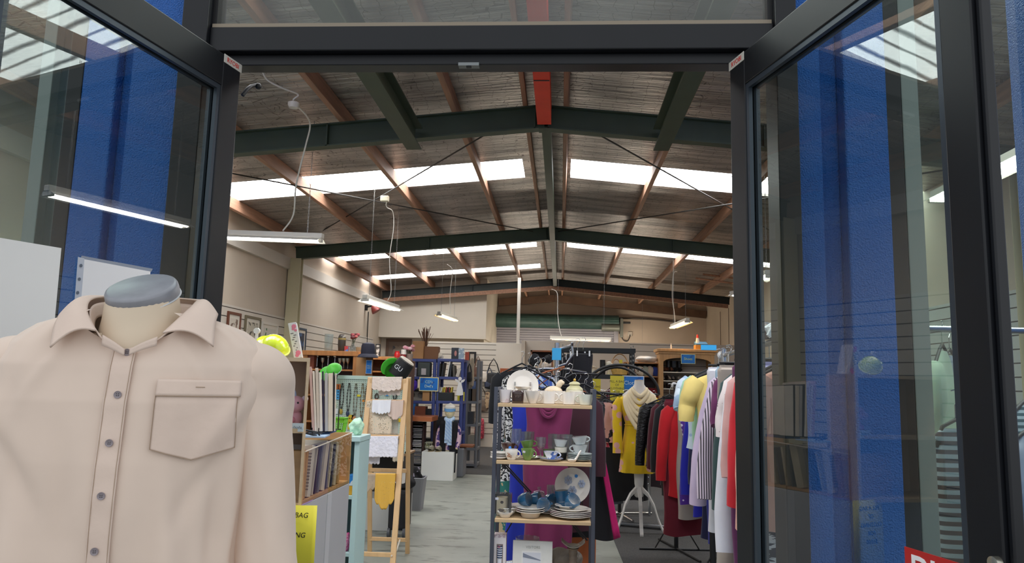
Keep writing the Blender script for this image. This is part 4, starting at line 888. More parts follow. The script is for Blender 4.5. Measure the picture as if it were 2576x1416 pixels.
for px, y0, y1, c, c2, lab in nk:
    p = at(px, y0, YPB-.01); q = at(px-3, y1, YPB-.01); th = thing('necklace', lab+' on the pegboard', 'necklace', p, group='necklaces hung on the pegboard')
    L = p.z-q.z; g = G(); n = 26
    for s in (-1, 1):
        for k in range(n):
            u = k/n; g.ball((s*(.004+.012*math.sin(PI*u)), -.004, -L*u), .0045 if k % 3 else .007, 6, 4)
    g.obj('strand', mat(c, .4), th)
    g = G(); g.ball((0, -.008, -L-.02), (.018, .008, .028), 12, 8); g.obj('pendant', mat(c2, .4), th, smooth=True)
    g = G(); g.tube([(0, .004, .0), (0, -.018, .0), (0, -.02, .008)], .002, 5); g.obj('hook', M_silver, th)
cards = [(848, 973, 17, 14, '#d97838', 'orange card of earrings'), (847, 992, 15, 25, '#4aa3d8', 'bright blue card of stud earrings'), (840, 1020, 10, 9, '#e8d21f', 'round yellow price tag'), (843, 1034, 13, 13, '#e9ecea', 'small white packet'), (881, 1062, 14, 36, '#d9b92a', 'yellow card with dark button earrings'), (899, 1068, 17, 30, '#d98a90', 'pink zip packet'), (902, 995, 9, 5, '#e0d228', 'yellow slip tag on the olive necklace'), (914, 1008, 6, 5, '#e08a2a', 'orange slip tag on the brass necklace'), (887, 1050, 5, 12, '#3a82b8', 'small blue drop tag'), (973, 992, 9, 8, '#3f9fe0', 'blue plastic clip seen through the airer'), (1003, 1057, 9, 9, '#e6c21a', 'yellow round badge beside the airer leg'), (987, 1078, 5, 14, '#222', 'black cylinder charm'), (990, 1093, 17, 8, '#d98a4a', 'orange bead bracelet at the foot of the board')]
for px, py, w, h, c, lab in cards:
    if c == '#222': c = '#222224'
    p = at(px, py+h/2, YPB-.016); ww, hh = S(w, DP), S(h, DP); g = G(); g.box(-ww/2, ww/2, -.002, .002, 0, hh)
    if 'earrings' in lab:
        for i in range(2):
            for k in range(3): g.ball((-ww*.2+ww*.4*i, -.004, hh*(.2+.28*k)), .006, 8, 6, mi=1)
    o = g.obj('jewellery_card', [mat(c, .5), M_dbrown], None); o.location = p; tag(o, lab+(' on the pegboard' if 'board' not in lab else ''), 'card')
# caps on the pegboard corners
def cap(name, lab, c, R, cm, pm, r=.085, inner=None):
    t = thing(name, lab, 'cap', c); M = Euler([math.radians(x) for x in R]).to_matrix()
    g = G(); g.grid(lambda u, v: M @ V((r*math.cos(2*PI*u)*math.cos(v*PI/2), r*1.1*math.sin(2*PI*u)*math.cos(v*PI/2), r*.85*math.sin(v*PI/2))), 24, 8, wrap=True); g.obj('crown', cm, t, smooth=True, thick=.003)
    g = G(); g.grid(lambda u, v: M @ V(((r+.0+.07*v*math.sin(PI*u)**.6)*math.sin(-PI*.45+PI*.9*u), -(r*1.1+.075*v*math.sin(PI*u)**.6)*math.cos(-PI*.45+PI*.9*u), -.012*v)), 18, 5); g.obj('peak', pm, t, smooth=True, thick=.004)
    if inner: g = G(); g.tube([M @ V((r*.95*math.cos(k*PI/12), r*1.04*math.sin(k*PI/12), .004)) for k in range(24)], .008, 6, closed=True); g.obj('sweatband', inner, t, smooth=True)
    return t
lgc = mat('#63d84a', .4)
cap('cap', 'bright green child cap hung at the upper corner of the pegboard', at(840, 930, 7.2), (38, 38, -35), lgc, mat('#57cc42', .4), .07, mat('#b8e8d0', .6))
g = G(); p = at(838, 950, 7.2); g.tube([at(848, 938, 7.25), at(845, 950, 7.2), at(838, 962, 7.2), at(832, 970, 7.2)], .013, 6); g.bx(at(834, 960, 7.18), (.03, .01, .08), (0, .4, 0), mi=1); solo(g, 'strap', [M_blk, mat('#b8b0ac')], 'black buckled strap dangling under the green cap', 'strap')
t = cap('visor', 'lime green sun visor tilted on a stand beside the black cap', at(988, 935, 7.1), (-62, -28, 18), mat('#4fc23a', .45), mat('#53d03c', .45), .075)
# black cap with white letters
t = thing('cap', 'black tilted cap with white GU lettering and a cream lining above the airer', 'cap', at(1008, 930, 7.05), rot=(0, math.radians(35), 0))
g = G(); g.lathe([(.088, 0), (.09, .06), (.086, .13), (.08, .17)], (0, 0, -.07), 28); g.obj('crown', mat('#1b1c1f', .6), t, smooth=True, thick=.004)
g = G(); g.lathe([(.083, .165), (.07, .185), (.045, .19), (.0, .175)], (0, 0, -.07), 24); g.obj('lining', mat('#e9e0cc', .7), t, smooth=True)
letters('GU', .06, mat('#eceef0', .5), t, face(-.012, -.0925, .01))
g = G(); g.tube([at(1010, 950, 7.3), at(1010, 926, 7.06)], .01, 8); solo(g, 'hat_stand', M_bat, 'thin white stand holding the black cap', 'stand')
# ---------------------------------------------------------------- left wall and the back left corner
def wallpic(px0, py0, px1, py1, D, lab, mf, mi, fw=.03, **k):
    a, b = at(px0, py1, D), at(px1, py0, D)
    return picture('framed_picture', lab, 'picture', V(((a.x+b.x)/2, D, a.z)), abs(b.x-a.x), b.z-a.z, mf, mi, fw, **k)
M_oakf = mat('#6a3a26', .5); M_olive = mat('#6f6650', .5)
# pictures hung on the left wall: they face +x
def sidepic(pxl, pyl0, pyl1, pxr, lab, mf, mi, h=None):
    x = XL+.035; a = atx(pxl, pyl0, x); b = atx(pxl, pyl1, x); c = atx(pxr, pyl0, x); w = abs(c.y-a.y)
    return picture('framed_picture', lab, 'picture', V((x, (a.y+c.y)/2, b.z)), w, a.z-b.z, mf, mi, .035, .025, rz=PI/2, mat_w=.05, group='pictures on the left wall')
sidepic(574, 782, 862, 607, 'wood-framed portrait print on the left wall next to the door leaf', M_oakf, art('#cfc6b8', '#7d6a5c', 9, .56))
sidepic(618, 792, 880, 657, 'olive-framed print of a bird on the left wall', M_olive, art('#b9b3a2', '#4a463e', 9, .56))
sidepic(659, 808, 880, 700, 'narrow cream card print with a green top on the left wall', mat('#d6d1c6', .6), art('#c9c7bb', '#3f6a3a', 6, .6))
sidepic(745, 822, 900, 771, 'blue seascape canvas on the left wall behind the floral book', mat('#3a4a5c', .6), art('#3f5f8c', '#2a3444', 7, .5))
# little red wall lamp
q = atx(925, 774, XL+.06); t = thing('wall_lamp', 'small red spot lamp clipped high on the left wall', 'lamp', q)
g = G(); g.lathe([(.1, -.1), (.085, -.05), (.05, .03), (.03, .05), (0, .055)], (.14, -.0, 0), 18, Euler((0, math.radians(-35), 0)).to_matrix()); g.obj('shade', mat('#9a4038', .45), t, smooth=True, thick=.006)
g = G(); g.tube([(-.02, 0, .02), (.1, 0, .04)], .02, 8); g.bx((-.03, 0, .0), (.05, .08, .12)); g.obj('bracket', M_blk, t)
g = G(); p = atx(927, 784, XL+.02); g.tube([p, V((XL+.02, p.y, 1.8))], .012, 6); solo(g, 'cable', M_blk, 'dark lead running down the left wall from the red lamp', 'cable')
# bookcases
def bookcase(lab, x0, x1, y, dep, z1, shelves, m, mb, pt=.03):
    t = thing('bookcase', lab, 'bookcase', ((x0+x1)/2, y+dep/2, 0), group='brown bookcases at the back left')
    for xx in (x0, x1-pt): g = G(); g.box(xx, xx+pt, y, y+dep, 0, z1-pt); g.obj('side_panel', m, t, world=True, bev=.002)
    g = G(); g.box(x0-.005, x1+.005, y-.01, y+dep, z1-pt, z1); g.obj('top', m, t, world=True, bev=.003)
    for z in shelves: g = G(); g.box(x0+pt, x1-pt, y+.01, y+dep-.01, z-.02, z); g.obj('shelf_board', m, t, world=True)
    g = G(); g.box(x0+pt, x1-pt, y+dep-.012, y+dep, 0, z1-pt); g.obj('back_panel', mb, t, world=True); return t
DB = 9.3
a, b = at(762, 880, DB), at(901, 884, DB); zB = b.z
sh1 = at(860, 929, DB).z
bookcase('oak and walnut bookcase holding silverware, a dark vase on top', a.x, b.x, DB, .3, zB, [sh1, sh1-.32, sh1-.65, .1], M_oak, M_dbrown, .06)
a2, b2 = at(903, 893, 9.9), at(992, 898, 9.9); sh2 = at(965, 933, 9.9).z
bookcase('lower brown bookcase behind the navy hat', a2.x, b2.x, 9.9, .3, b2.z, [sh2, sh2-.35, .5, .1], M_oak, M_brown, .04)
# silver on the shelf
gob = [(.02, 0), (.022, .004), (.006, .012), (.005, .06), (.022, .085), (.026, .12), (.023, .12), (.0, .09)]
cand = [(.035, 0), (.035, .006), (.008, .02), (.006, .1), (.018, .11), (.018, .125), (0, .125)]
for i, (px, k, lab) in enumerate(((779, 0, 'small silver goblet'), (798, 1, 'silver candlestick with a pale cap'), (812, 0, 'silver stemmed cup'), (826, 1, 'branched silver candle holder'), (843, 1, 'tall silver candlestick'), (856, 0, 'tarnished goblet'), (866, 0, 'dark silver cup'), (876, 0, 'silver beaker'))):
    q = at(px, 900, DB+.15); sc = 1.45 if k else 1.2
    latheth('candlestick' if k else 'goblet', lab + ' on the bookcase shelf, %s from the left' % ('first', 'second', 'third', 'fourth', 'fifth', 'sixth', 'seventh', 'eighth')[i], 'silverware', V((q.x, DB+.15, sh1)), [(r*sc, z*sc) for r, z in (cand if k else gob)], M_silver, 'silverware on the bookcase shelf', 14)
boxthing('book', 'reddish brown book upright at the left of the silverware', 'book', V((at(784, 920, DB+.1).x, DB+.12, sh1)), (.09, .15, .2), mat('#7a3d28', .6))
# on top of the bookcase
def ontop(px, D=DB+.15, z=None): return V((at(px, 880, D).x, D, zB if z is None else z))
latheth('glass_vase', 'clear glass cylinder vase on the bookcase', 'vase', ontop(826), [(.045, 0), (.05, .01), (.058, .22), (.054, .22), (.046, .012), (0, .012)], glass('#e9eeee', 1.6, .12))
t = thing('vase', 'dark bottle-shaped vase with an olive band on the bookcase', 'vase', ontop(859))
g = G(); g.lathe([(.035, 0), (.042, .01), (.05, .08), (.05, .155)], n=24); g.lathe([(.05, .155), (.047, .19), (.034, .218), (.02, .222), (.018, .2), (0, .2)], n=24); g.obj('body', mat('#3a332d', .35), t, smooth=True)
g = G(); g.lathe([(.0505, .15), (.0512, .16), (.0502, .172), (.0502, .15)], n=24); g.obj('band', mat('#7a6a3a', .4), t, smooth=True)
boxthing('box', 'small red and blue box on the bookcase between the vases', 'box', ontop(872), (.05, .05, .07), mat('#a63a3a', .5, pat='blotch', col2='#4a7ab8', ps=22, pr=.52))
def flowers(lab, c, hv, cols, r, n, mv, sp=.06, hs=.1, vase=None):
    t = thing('flower_vase', lab, 'vase of flowers', c)
    g = G(); g.lathe(vase or [(.03, 0), (.04, .02), (.035, hv*.5), (.015, hv*.85), (.02, hv), (.017, hv), (.012, hv*.85), (.03, hv*.5), (.03, .02), (0, .01)], n=18); g.obj('vase', mv, t, smooth=True)
    rnd = random.Random(len(lab)); g2 = G(); g3 = G()
    for i in range(n):
        an, rr = rnd.uniform(0, 2*PI), sp*rnd.uniform(.2, 1)**.5; p = V((rr*math.cos(an), rr*math.sin(an), hv+hs*rnd.uniform(.5, 1)))
        g3.tube([(0, 0, hv*.4), (p.x*.4, p.y*.4, hv+.02), p], .003, 5); g2.ball(p, (r, r, r*.75), 8, 6, mi=i % len(cols)); g2.lathe([(r*.5, 0), (r*.9, r*.5), (r*.6, r*.4)], p, 8, mi=(i+1) % len(cols))
    g2.obj('blooms', [mat(c_, .7) for c_ in cols], t); g3.obj('stems', mat('#3f4a33', .7), t); return t
flowers('glass vase of dusky red roses on the bookcase', ontop(887), .12, ['#7a3038', '#9a4a4a', '#5a2830'], .028, 9, glass('#dfe4e4', 1.6, .1), .075, .12)
latheth('mug', 'small brown pot on the bookcase beside the roses', 'pot', ontop(902), [(.03, 0), (.035, .06), (.03, .06), (0, .01)], mat('#8a7458', .5))
# navy hat on a black head
t = thing('hat', 'navy bucket hat with a brim on a black display head', 'hat', (at(925, 900, 9.1).x, 9.1, at(925, 892, 9.1).z))
nv = mat('#171a2e', .8)
g = G(); g.lathe([(.13, -.035), (.115, -.005), (.088, .01), (.085, .1), (.075, .135), (.03, .15), (0, .15)], n=26); g.obj('crown', nv, t, smooth=True)
zc_ = at(915, 898, 9.2).z
t = thing('hat_block', 'black display head under the navy hat', 'display head', (at(925, 900, 9.12).x, 9.12, zc_))
g = G(); g.lathe([(.05, 0), (.045, .03), (.05, .06), (.062, .1), (.055, .13), (0, .14)], n=18); g.obj('head', M_blk, t, smooth=True)
q0, q1 = at(897, 900, 9.2), at(921, 900, 9.2)
t = thing('carton', 'tall brown cardboard carton under the navy hat', 'carton', ((q0.x+q1.x)/2, 9.3, 0)); kr = mat('#b08458', .7, nz=.04, ns=6)
g = G(); g.box(q0.x, q1.x, 9.2, 9.45, 0, zc_); g.obj('body', kr, t, world=True); g = G(); g.box(q1.x, q1.x+.085, 9.21, 9.22, 0, zc_); g.obj('flap', mat('#7d5636', .7), t, world=True)
def poster(lab, c, w, h, base, txt, size=.03, rz=0, name='sign', cat='sign', tcol='#f2ea5a', rx=0, border='#e8ecf0', corner=True, lines=.9):
    t = thing(name, lab, cat, c, rot=(rx, 0, rz)); g = G(); g.box(-w/2, w/2, -.001, .002, 0, h); g.obj('card', mat(border, .5), t)
    f = min(w, h)*.06; g = G(); g.box(-w/2+f, w/2-f, -.0018, -.001, f, h-f); g.obj('print', base if not isinstance(base, str) else mat(base, .5), t)
    n = len(txt)
    for i, s in enumerate(txt): letters(s, size, mat(tcol, .5), t, face(0, -.0023, h/2+(n-1)/2*size*1.25*lines-i*size*1.25*lines-size*.0, PI/2))
    return t
M_bl = mat('#1278d4', .45, pat='blotch', col2='#1f5fb8', ps=9, pr=.56)
q = at(927, 940, 9.18); poster('small blue sign with a white border on the cardboard carton', q, .075, .17, M_bl, ('Glass', 'ware'), .022, tcol='#dfe8b0')
# frames and red things along the top of the rear bookcase
wallpic(921, 852, 943, 878, 10.1, 'small red-topped picture behind the navy hat', mat('#8a2f2c', .5), art('#9a4038', '#3a2a2a', 14, .5), .02)
wallpic(944, 858, 958, 890, 10.05, 'small dark photo frame with pale photos on the rear bookcase', M_blk, art('#cfc8c0', '#5a5550', 18, .5), .012)
for o in bpy.data.objects:
    if o.get('label') in ('small red-topped picture behind the navy hat', 'small dark photo frame with pale photos on the rear bookcase'): o.location.z = b2.z
wallpic(969, 853, 1036, 908, 17.73, 'large dark landscape print in a brown frame at the back left', mat('#6b5344', .5), art('#8a7a6c', '#4a4a4c', 5, .5), .07, mat_w=.1, mm=mat('#75655a', .6))
zD = 1.55; q = at(1000, 906, 10.6)
boxthing('table', 'dark table holding the red flask at the back left', 'table', (q.x-.02, 10.75, 0), (.42, .4, q.z), mat('#5a3a28', .6), bev=.01)
t = thing('flask', 'bright red vacuum flask at the back left', 'flask', (at(998, 906, 10.6).x, 10.62, q.z)); g = G(); g.lathe([(.042, 0), (.045, .006), (.045, .09), (.036, .11), (.0, .11)], n=20); g.obj('body', mat('#c81a1e', .3), t, smooth=True); g = G(); g.lathe([(.034, .11), (.034, .132), (0, .135)], n=16); g.obj('cup_lid', mat('#b51a1e', .3), t, smooth=True)
t = thing('canister', 'red jar with a white lid beside the red flask', 'jar', (at(1014, 900, 10.7).x, 10.72, q.z)); g = G(); g.lathe([(.038, 0), (.038, .09), (0, .09)], n=16); g.obj('body', mat('#8f2a28', .4), t, smooth=True); g = G(); g.lathe([(.042, .09), (.036, .16), (0, .16)], n=16); g.obj('lid', mat('#e6e2d8', .4), t, smooth=True)
flowers('pale pink flowers in a short pot beside the white-lidded jar', V((at(1029, 900, 10.8).x, 10.8, q.z)), .1, ['#d99aa8', '#e8c2c8', '#c98a90'], .035, 9, mat('#8a7a70', .5), .08, .12, [(.05, 0), (.06, .1), (.05, .1), (0, .02)])
boxthing('box', 'tan box lid on the dark table', 'box', V((at(978, 905, 10.6).x, 10.6, q.z)), (.2, .15, .05), mat('#a8805a', .6))
# ---------------------------------------------------------------- blue plastic shelving
DS = 11.7; M_bs = mat('#3d4a86', .4)
def shelving(lab, px0, px1, ys, D, dep, m, top, group=None, feet=0, th=.045):
    a, b = at(px0, 950, D), at(px1, 950, D); x0, x1 = a.x, b.x; ztop = at((px0+px1)/2, top, D).z
    t = thing('shelving_unit', lab, 'shelving', ((x0+x1)/2, D+dep/2, 0), group=group); zs = []
    for x in (x0+.025, x1-.025):
        for y in (D+.025, D+dep-.025): g = G(); g.tube([(x, y, 0), (x, y, ztop-.005)], .028, 10); g.obj('post', m, t, world=True, smooth=True)
    for yy in ys: z = at((px0+px1)/2, yy, D).z; zs.append(z+th*.5); g = G(); g.box(x0, x1, D, D+dep, z-th*.5, z+th*.5); g.obj('shelf_board', m, t, world=True, bev=.006)
    return t, x0, x1, zs
u1, ax0, ax1, az = shelving('left unit of the blue plastic shelving, CD sign hung on it', 1031, 1096, (906, 951, 1012, 1052, 1130), DS, .42, M_bs, 904, 'blue plastic shelving')
u2, bx0, bx1, bz = shelving('right unit of the blue plastic shelving, behind the child dummy', 1098, 1166, (906, 951, 1012, 1090, 1150), DS, .42, M_bs, 904, 'blue plastic shelving')
def onS(px, z, D=DS+.12): return V((at(px, 950, D).x, D, z))
# upper tier
t = thing('storage_box', 'grey-black filing case with a white label on the upper blue shelf', 'case', onS(1068, az[1])); g = G(); g.bx((0, 0, .115), (.2, .2, .23)); g.obj('case', mat('#3c4444', .45), t, bev=.02); g = G(); g.bx((.0, -.102, .08), (.075, .004, .1)); g.obj('label', mat('#b9b4b8', .5), t)
boxthing('box', 'pale electronic box at the left of the upper blue shelf', 'box', onS(1043, az[1]), (.09, .2, .14), mat('#b9b6bb', .5, pat='blotch', col2='#7a7684', ps=12, pr=.55))
for i, (px, w, h, c, r, n) in enumerate(((1108, .02, .2, '#16181c', .05, 'black'), (1114, .02, .22, '#20242a', .12, 'charcoal'), (1128, .018, .24, '#d9d9d6', .14, 'white'), (1135, .025, .2, '#2a3038', .05, 'slate'), (1145, .03, .18, '#5a564e', -.1, 'brown'), (1152, .05, .14, '#c9c2b6', .3, 'cream'))):
    boxthing('folder', '%s folder leaning on the upper shelf of the right blue unit' % n, 'folder', onS(px, bz[1]), (w, .25, h), mat(c, .5), rot=(0, r, 0), group='folders on the blue shelving')
# second tier: CD sign, box, tape deck
boxthing('carton', 'open brown carton under the CD sign', 'carton', onS(1076, az[2], DS+.1), (.11, .2, .17), mat('#b3885a', .7))
t = thing('stereo', 'silver cassette stereo on the left blue shelf', 'stereo', onS(1053, az[2], DS+.12)); g = G(); g.bx((0, 0, .1), (.26, .18, .2)); g.obj('body', mat('#8d8a84', .4, .4), t, bev=.008)
for x in (-.075, .06): g = G(); g.lathe([(.045, 0), (.045, .01), (.03, .004), (0, .002)], (x, -.092, .09), 16, Euler((PI/2, 0, 0)).to_matrix()); g.obj('speaker_cone', mat('#3a3836', .6), t, smooth=True)
g = G(); g.bx((0, -.093, .16), (.16, .006, .035)); g.obj('cassette_door', M_blk, t)
t = thing('crate', 'black crate of upright discs beside the white angel', 'crate', onS(1124, bz[2], DS+.1)); g = G(); g.box(-.15, .12, -.1, .1, 0, .13); g.obj('bin', mat('#1d2123', .5), t, bev=.006)
rnd = random.Random(4)
for k in range(9): x = -.12+.026*k; g = G(); g.bx((x, 0, .155), (.014, .15, .1+.02*rnd.random()), (0, rnd.uniform(-.2, .2), 0)); g.obj('disc_case', mat(rnd.choice(['#e8e6df', '#2b2c30', '#d9c24a', '#6a5a50', '#f0f0ee', '#9a3a36']), .4), t)
q = at(1166, 1004, DS+.1); boxthing('bag', 'bright yellow packet behind the white angel', 'packet', V((at(1160, 990, DS+.2).x, DS+.2, bz[2])), (.1, .1, .14), mat('#d9cf2a', .5))
# third tier
boxthing('box', 'blue plastic tub on the third tier of the left blue unit', 'tub', onS(1042, az[3]), (.13, .25, .2), mat('#1f62a8', .5))
boxthing('box', 'reddish brown box on the third tier of the left blue unit', 'box', onS(1063, az[3], DS+.08), (.17, .2, .16), mat('#7a3f28', .6))
boxthing('player', 'black video player on the third tier of the left blue unit', 'player', onS(1083, az[3]), (.12, .25, .12), M_blk2)
boxthing('speaker', 'black speaker box low in the right blue unit', 'speaker', onS(1115, bz[3]), (.18, .25, .22), M_blk2); boxthing('speaker', 'dark case behind the child dummy in the blue unit', 'case', onS(1147, bz[3]), (.16, .25, .18), mat('#26303a', .5))
boxthing('player', 'long dark stereo deck at the foot of the left blue unit', 'player', onS(1066, az[4]), (.36, .28, .15), mat('#2a2b2e', .4))
# things on top of the shelving
c = V((at(1052, 905, DS).x, DS+.1, az[0])); zt3 = az[0]
t = thing('wooden_box', 'tall pale wooden box with dried sticks on the blue shelving', 'box', V((at(1066, 900, DS).x, DS+.1, zt3)))
w = S(28, DS); g = G(); g.box(-.19, -.01, -.1, .1, 0, .28); g.obj('front_box', mat('#a87a4c', .55, nz=.08, ns=5), t, bev=.003); g = G(); g.box(-.01, .22, -.05, .12, 0, .2); g.obj('rear_box', mat('#7a4f2e', .55), t, bev=.003)
t = thing('dried_sticks', 'bunch of dried brown sticks standing in the wooden box', 'dried flowers', V((at(1066, 865, DS).x, DS+.14, zt3+.2)))
rnd = random.Random(9); g = G()
for k in range(46): an, sp = rnd.uniform(0, 2*PI), rnd.uniform(.02, .13); h = rnd.uniform(.2, .33); g.tube([(.02*math.cos(an), .02*math.sin(an), 0), (sp*.5*math.cos(an), sp*.5*math.sin(an), h*.5), (sp*math.cos(an), sp*.7*math.sin(an), h)], [.003, .0035, .0015 if k % 2 else .006], 5)
g.obj('sticks', mat('#6a4a38', .8, nz=.2, ns=12), t)
heap('hat', 'cream knitted cap on top of the blue shelving', 'hat', V((at(1098, 903, DS).x, DS+.15, zt3)), (.09, .09, .055), mat('#d9cfbd', .9, bump=.6, bs=60), 8)
t = thing('book', 'dark glossy book standing on the right blue unit', 'book', V((at(1142, 904, DS).x, DS+.1, zt3))); g = G(); g.bx((0, 0, .095), (.115, .03, .19)); g.obj('cover', mat('#1d2430', .3), t, bev=.002); g = G(); g.ball((.01, -.015, .1), (.02, .004, .045), 12, 8); g.obj('cover_picture', mat('#c98a84', .5), t)
boxthing('book', 'pale blue box book beside the dark glossy one', 'book', V((at(1158, 904, DS).x, DS+.1, zt3)), (.085, .05, .185), mat('#9fb4c6', .5, pat='blotch', col2='#dfe6ea', ps=20, pr=.55))
boxthing('book', 'orange-red book by the black frame on the right blue unit', 'book', V((at(1171, 904, DS).x, DS+.2, zt3)), (.06, .06, .13), mat('#b0482e', .5))
wallpic(1177, 885, 1198, 914, 16.56, 'empty black photo frame hung beyond the blue shelving', M_blk, mat('#bdb4a6', .6), .045)
# hanging sign and angel
q = at(1078, 984, DS-.04); poster('blue CD and DVD sign with yellow letters on the blue shelving', V((q.x, DS-.035, q.z)), S(49, DS), S(35, DS), M_bl, ("CD's", "Dvd's"), .06, tcol='#d6ecc0', border='#e9dd9a')
q = at(1155, 994, DS-.1); t = thing('angel_ornament', 'flat white wooden angel hung on the right blue post', 'ornament', V((q.x, DS-.06, q.z)))
h = S(47, DS); g = G(); g.prism([(-.055, 0), (-.01, -.008), (.03, -.004), (.058, .006), (.05, .08), (.03, .16), (.025, .2), (-.022, .2), (-.03, .16), (-.048, .08)], -.008, .008); g.obj('gown', mat('#e9e8e6', .5), t, bev=.002)
for s in (-1, 1): g = G(); g.prism([(s*.015, .19), (s*.05, .2), (s*.075, .225), (s*.08, .25), (s*.05, .243), (s*.015, .225)], -.006, .006); g.obj('wing', mat('#e4e3e1', .5), t, bev=.002)
g = G(); g.lathe([(0, -.008), (.028, -.008), (.028, .008), (0, .008)], (0, 0, .255), 18, Euler((PI/2, 0, 0)).to_matrix()); g.obj('head', mat('#e9e8e6', .5), t, bev=.002)
heap('plush_toy', 'purple soft toy hanging by the left blue unit', 'toy', at(1036, 985, 11.62), (.075, .05, .1), mat('#4a2aa0', .8), 2)
# grey steel rack end right of the blue shelving, going back
u3, cx0, cx1, cz = shelving('grey steel shelving beyond the blue units, hung with bags', 1172, 1206, (951, 1012, 1070, 1130, 1170), 12.6, .5, mat('#7d7f84', .45, .4), 905)
for px, z, c, lab in ((1182, cz[1], '#26282c', 'black carton'), (1196, cz[1], '#6a5a4a', 'brown parcel'), (1186, cz[2], '#3a3c40', 'dark crate'), (1192, cz[3], '#8a8478', 'stone-coloured box')): boxthing('box', lab+' on the grey steel shelving', 'box', V((at(px, 950, 12.7).x, 12.75, z)), (.12, .25, .2), mat(c, .6))
# ---------------------------------------------------------------- CD tower, desk, bin
q0 = at(1030, 1196, 11.2); q1 = at(1062, 1196, 11.2); zt4 = at(1050, 1062, 11.2).z
t = thing('disc_tower', 'dark wooden tower packed with disc cases left of the white plinth', 'disc rack', ((q0.x+q1.x)/2, 11.3, 0))
g = G(); g.box(q0.x, q0.x+.02, 11.2, 11.4, 0, zt4); g.box(q1.x-.02, q1.x, 11.2, 11.4, 0, zt4); g.box(q0.x, q1.x, 11.38, 11.4, 0, zt4); g.box(q0.x, q1.x, 11.2, 11.4, 0, .03); g.box(q0.x, q1.x, 11.2, 11.4, zt4-.02, zt4); g.obj('case', mat('#3a1f1c', .5), t, world=True)
rnd = random.Random(3)
for k in range(34):
    z = .04+k*(zt4-.08)/34; w = (q1.x-q0.x)-.05
    if rnd.random() < .12: continue
    g = G(); g.box(q0.x+.022+.008*rnd.random(), q0.x+.02+w, 11.205+.01*rnd.random(), 11.34, z, z+.011); g.obj('disc_case', mat(rnd.choice(['#cfcfd0', '#d8d6d0', '#b9babd', '#e2e0dc', '#9a9ca2', '#d0c4b8']), .35), t, world=True)
zd_ = at(1060, 1060, 11.0).z; qa, qb = at(1026, 1050, 11.0), at(1087, 1050, 11.0)
t = thing('desk', 'orange-brown desk top in front of the blue shelving', 'desk', ((qa.x+qb.x)/2, 11.3, 0)); g = G(); g.box(qa.x, qb.x, 11.0, 11.55, zd_, zd_+S(12, 11)); g.obj('desk_top', mat('#a8623a', .45, nz=.1, ns=5), t, world=True, bev=.004)
for x in (qa.x+.02, qb.x-.05): g = G(); g.box(x, x+.03, 11.42, 11.54, 0, zd_); g.obj('leg', mat('#3a211c', .5), t, world=True)
# plinth and child dummy
a, b = at(1058, 1206, 10.9), at(1139, 1208, 10.9); zp = at(1100, 1137, 10.9).z
t = solo(G().box(a.x, b.x, 10.9, 11.3, 0, zp), 'plinth', mat('#e2e4e0', .5, nz=.02, ns=3), 'white display plinth on the concrete floor, shoes on top', 'plinth', bev=.004)
q = at(1128, 1135, 11.1); t = thing('child_mannequin', 'child dummy on the white plinth in striped beanie, black vest and blue scarf', 'mannequin', (q.x, 11.12, zp), math.radians(-4)); K = 1
cr_ = mat('#e2d5ad', .5)
hh = at(1128, 1020, 11.1).z-zp
g = G(); g.grid(lambda u, v: V((interp([(0, .1), (.25, .105), (.55, .11), (.72, .115), (.82, .09), (.88, .035), (1, .03)], v)*math.cos(2*PI*u)*1.05, interp([(0, .07), (.5, .075), (.75, .07), (.88, .033), (1, .03)], v)*math.sin(2*PI*u), lerp(.0, .5, v))), 24, 16, wrap=True)
g.ball((0, -.012, .575), (.073, .078, .095), 20, 14); g.ball((0, -.088, .56), (.009, .012, .014), 8, 6)
for s in (-1, 1): g.tube([(s*.115, 0, .38), (s*.14, -.01, .3), (s*.155, -.03, .2), (s*.15, -.09, .1), (s*.145, -.12, .04)], [.03, .03, .027, .022, .018], 10)
g.obj('body', cr_, t, smooth=True)
fl = mat('#c9a9b8', .8, pat='blotch', col2='#3f2f6a', ps=14, pr=.52)
g = G()
for s in (-1, 1): g.tube([(s*.1, 0, .4), (s*.142, -.01, .3), (s*.158, -.03, .2), (s*.153, -.09, .09), (s*.15, -.115, .05)], [.036, .038, .036, .034, .03], 12)
g.grid(lambda u, v: V((.118*math.cos(2*PI*u), .085*math.sin(2*PI*u), lerp(.02, .42, v))), 20, 6, wrap=True); g.obj('floral_top', fl, t, smooth=True)
g = G()
for s in (-1, 1): g.grid(lambda u, v: V((s*(lerp(.02, .135, u)+.01*(1-v)), -.092+.05*u*u-.004*math.sin(9*u), lerp(-.0+(.10 if False else -.02)*u, .43-.06*u*0, v)-(.03*(1-v)*math.sin(PI*u)))), 10, 10)
g.grid(lambda u, v: V((.128*math.cos(PI*u), .088*math.sin(PI*u), lerp(-.02, .42, v))), 14, 8)
g.grid(lambda u, v: V((lerp(.07, .135, u), -.1-.02*(1-v), lerp(-.33, .02, v)+.04*u)), 6, 8); g.obj('black_vest', mat('#0e0f16', .9), t, smooth=True, thick=.006)
bluesc = mat('#a9c6e8', .85, pat='stripexz', col2='#c9dcf0', ps=12, pr=.6)
g = G(); g.tube([(.055*math.cos(2*PI*k/14), -.012+.05*math.sin(2*PI*k/14), .468+.018*math.sin(2*PI*k/14)) for k in range(14)], .03, 10, closed=True); g.obj('scarf_loop', bluesc, t, smooth=True)
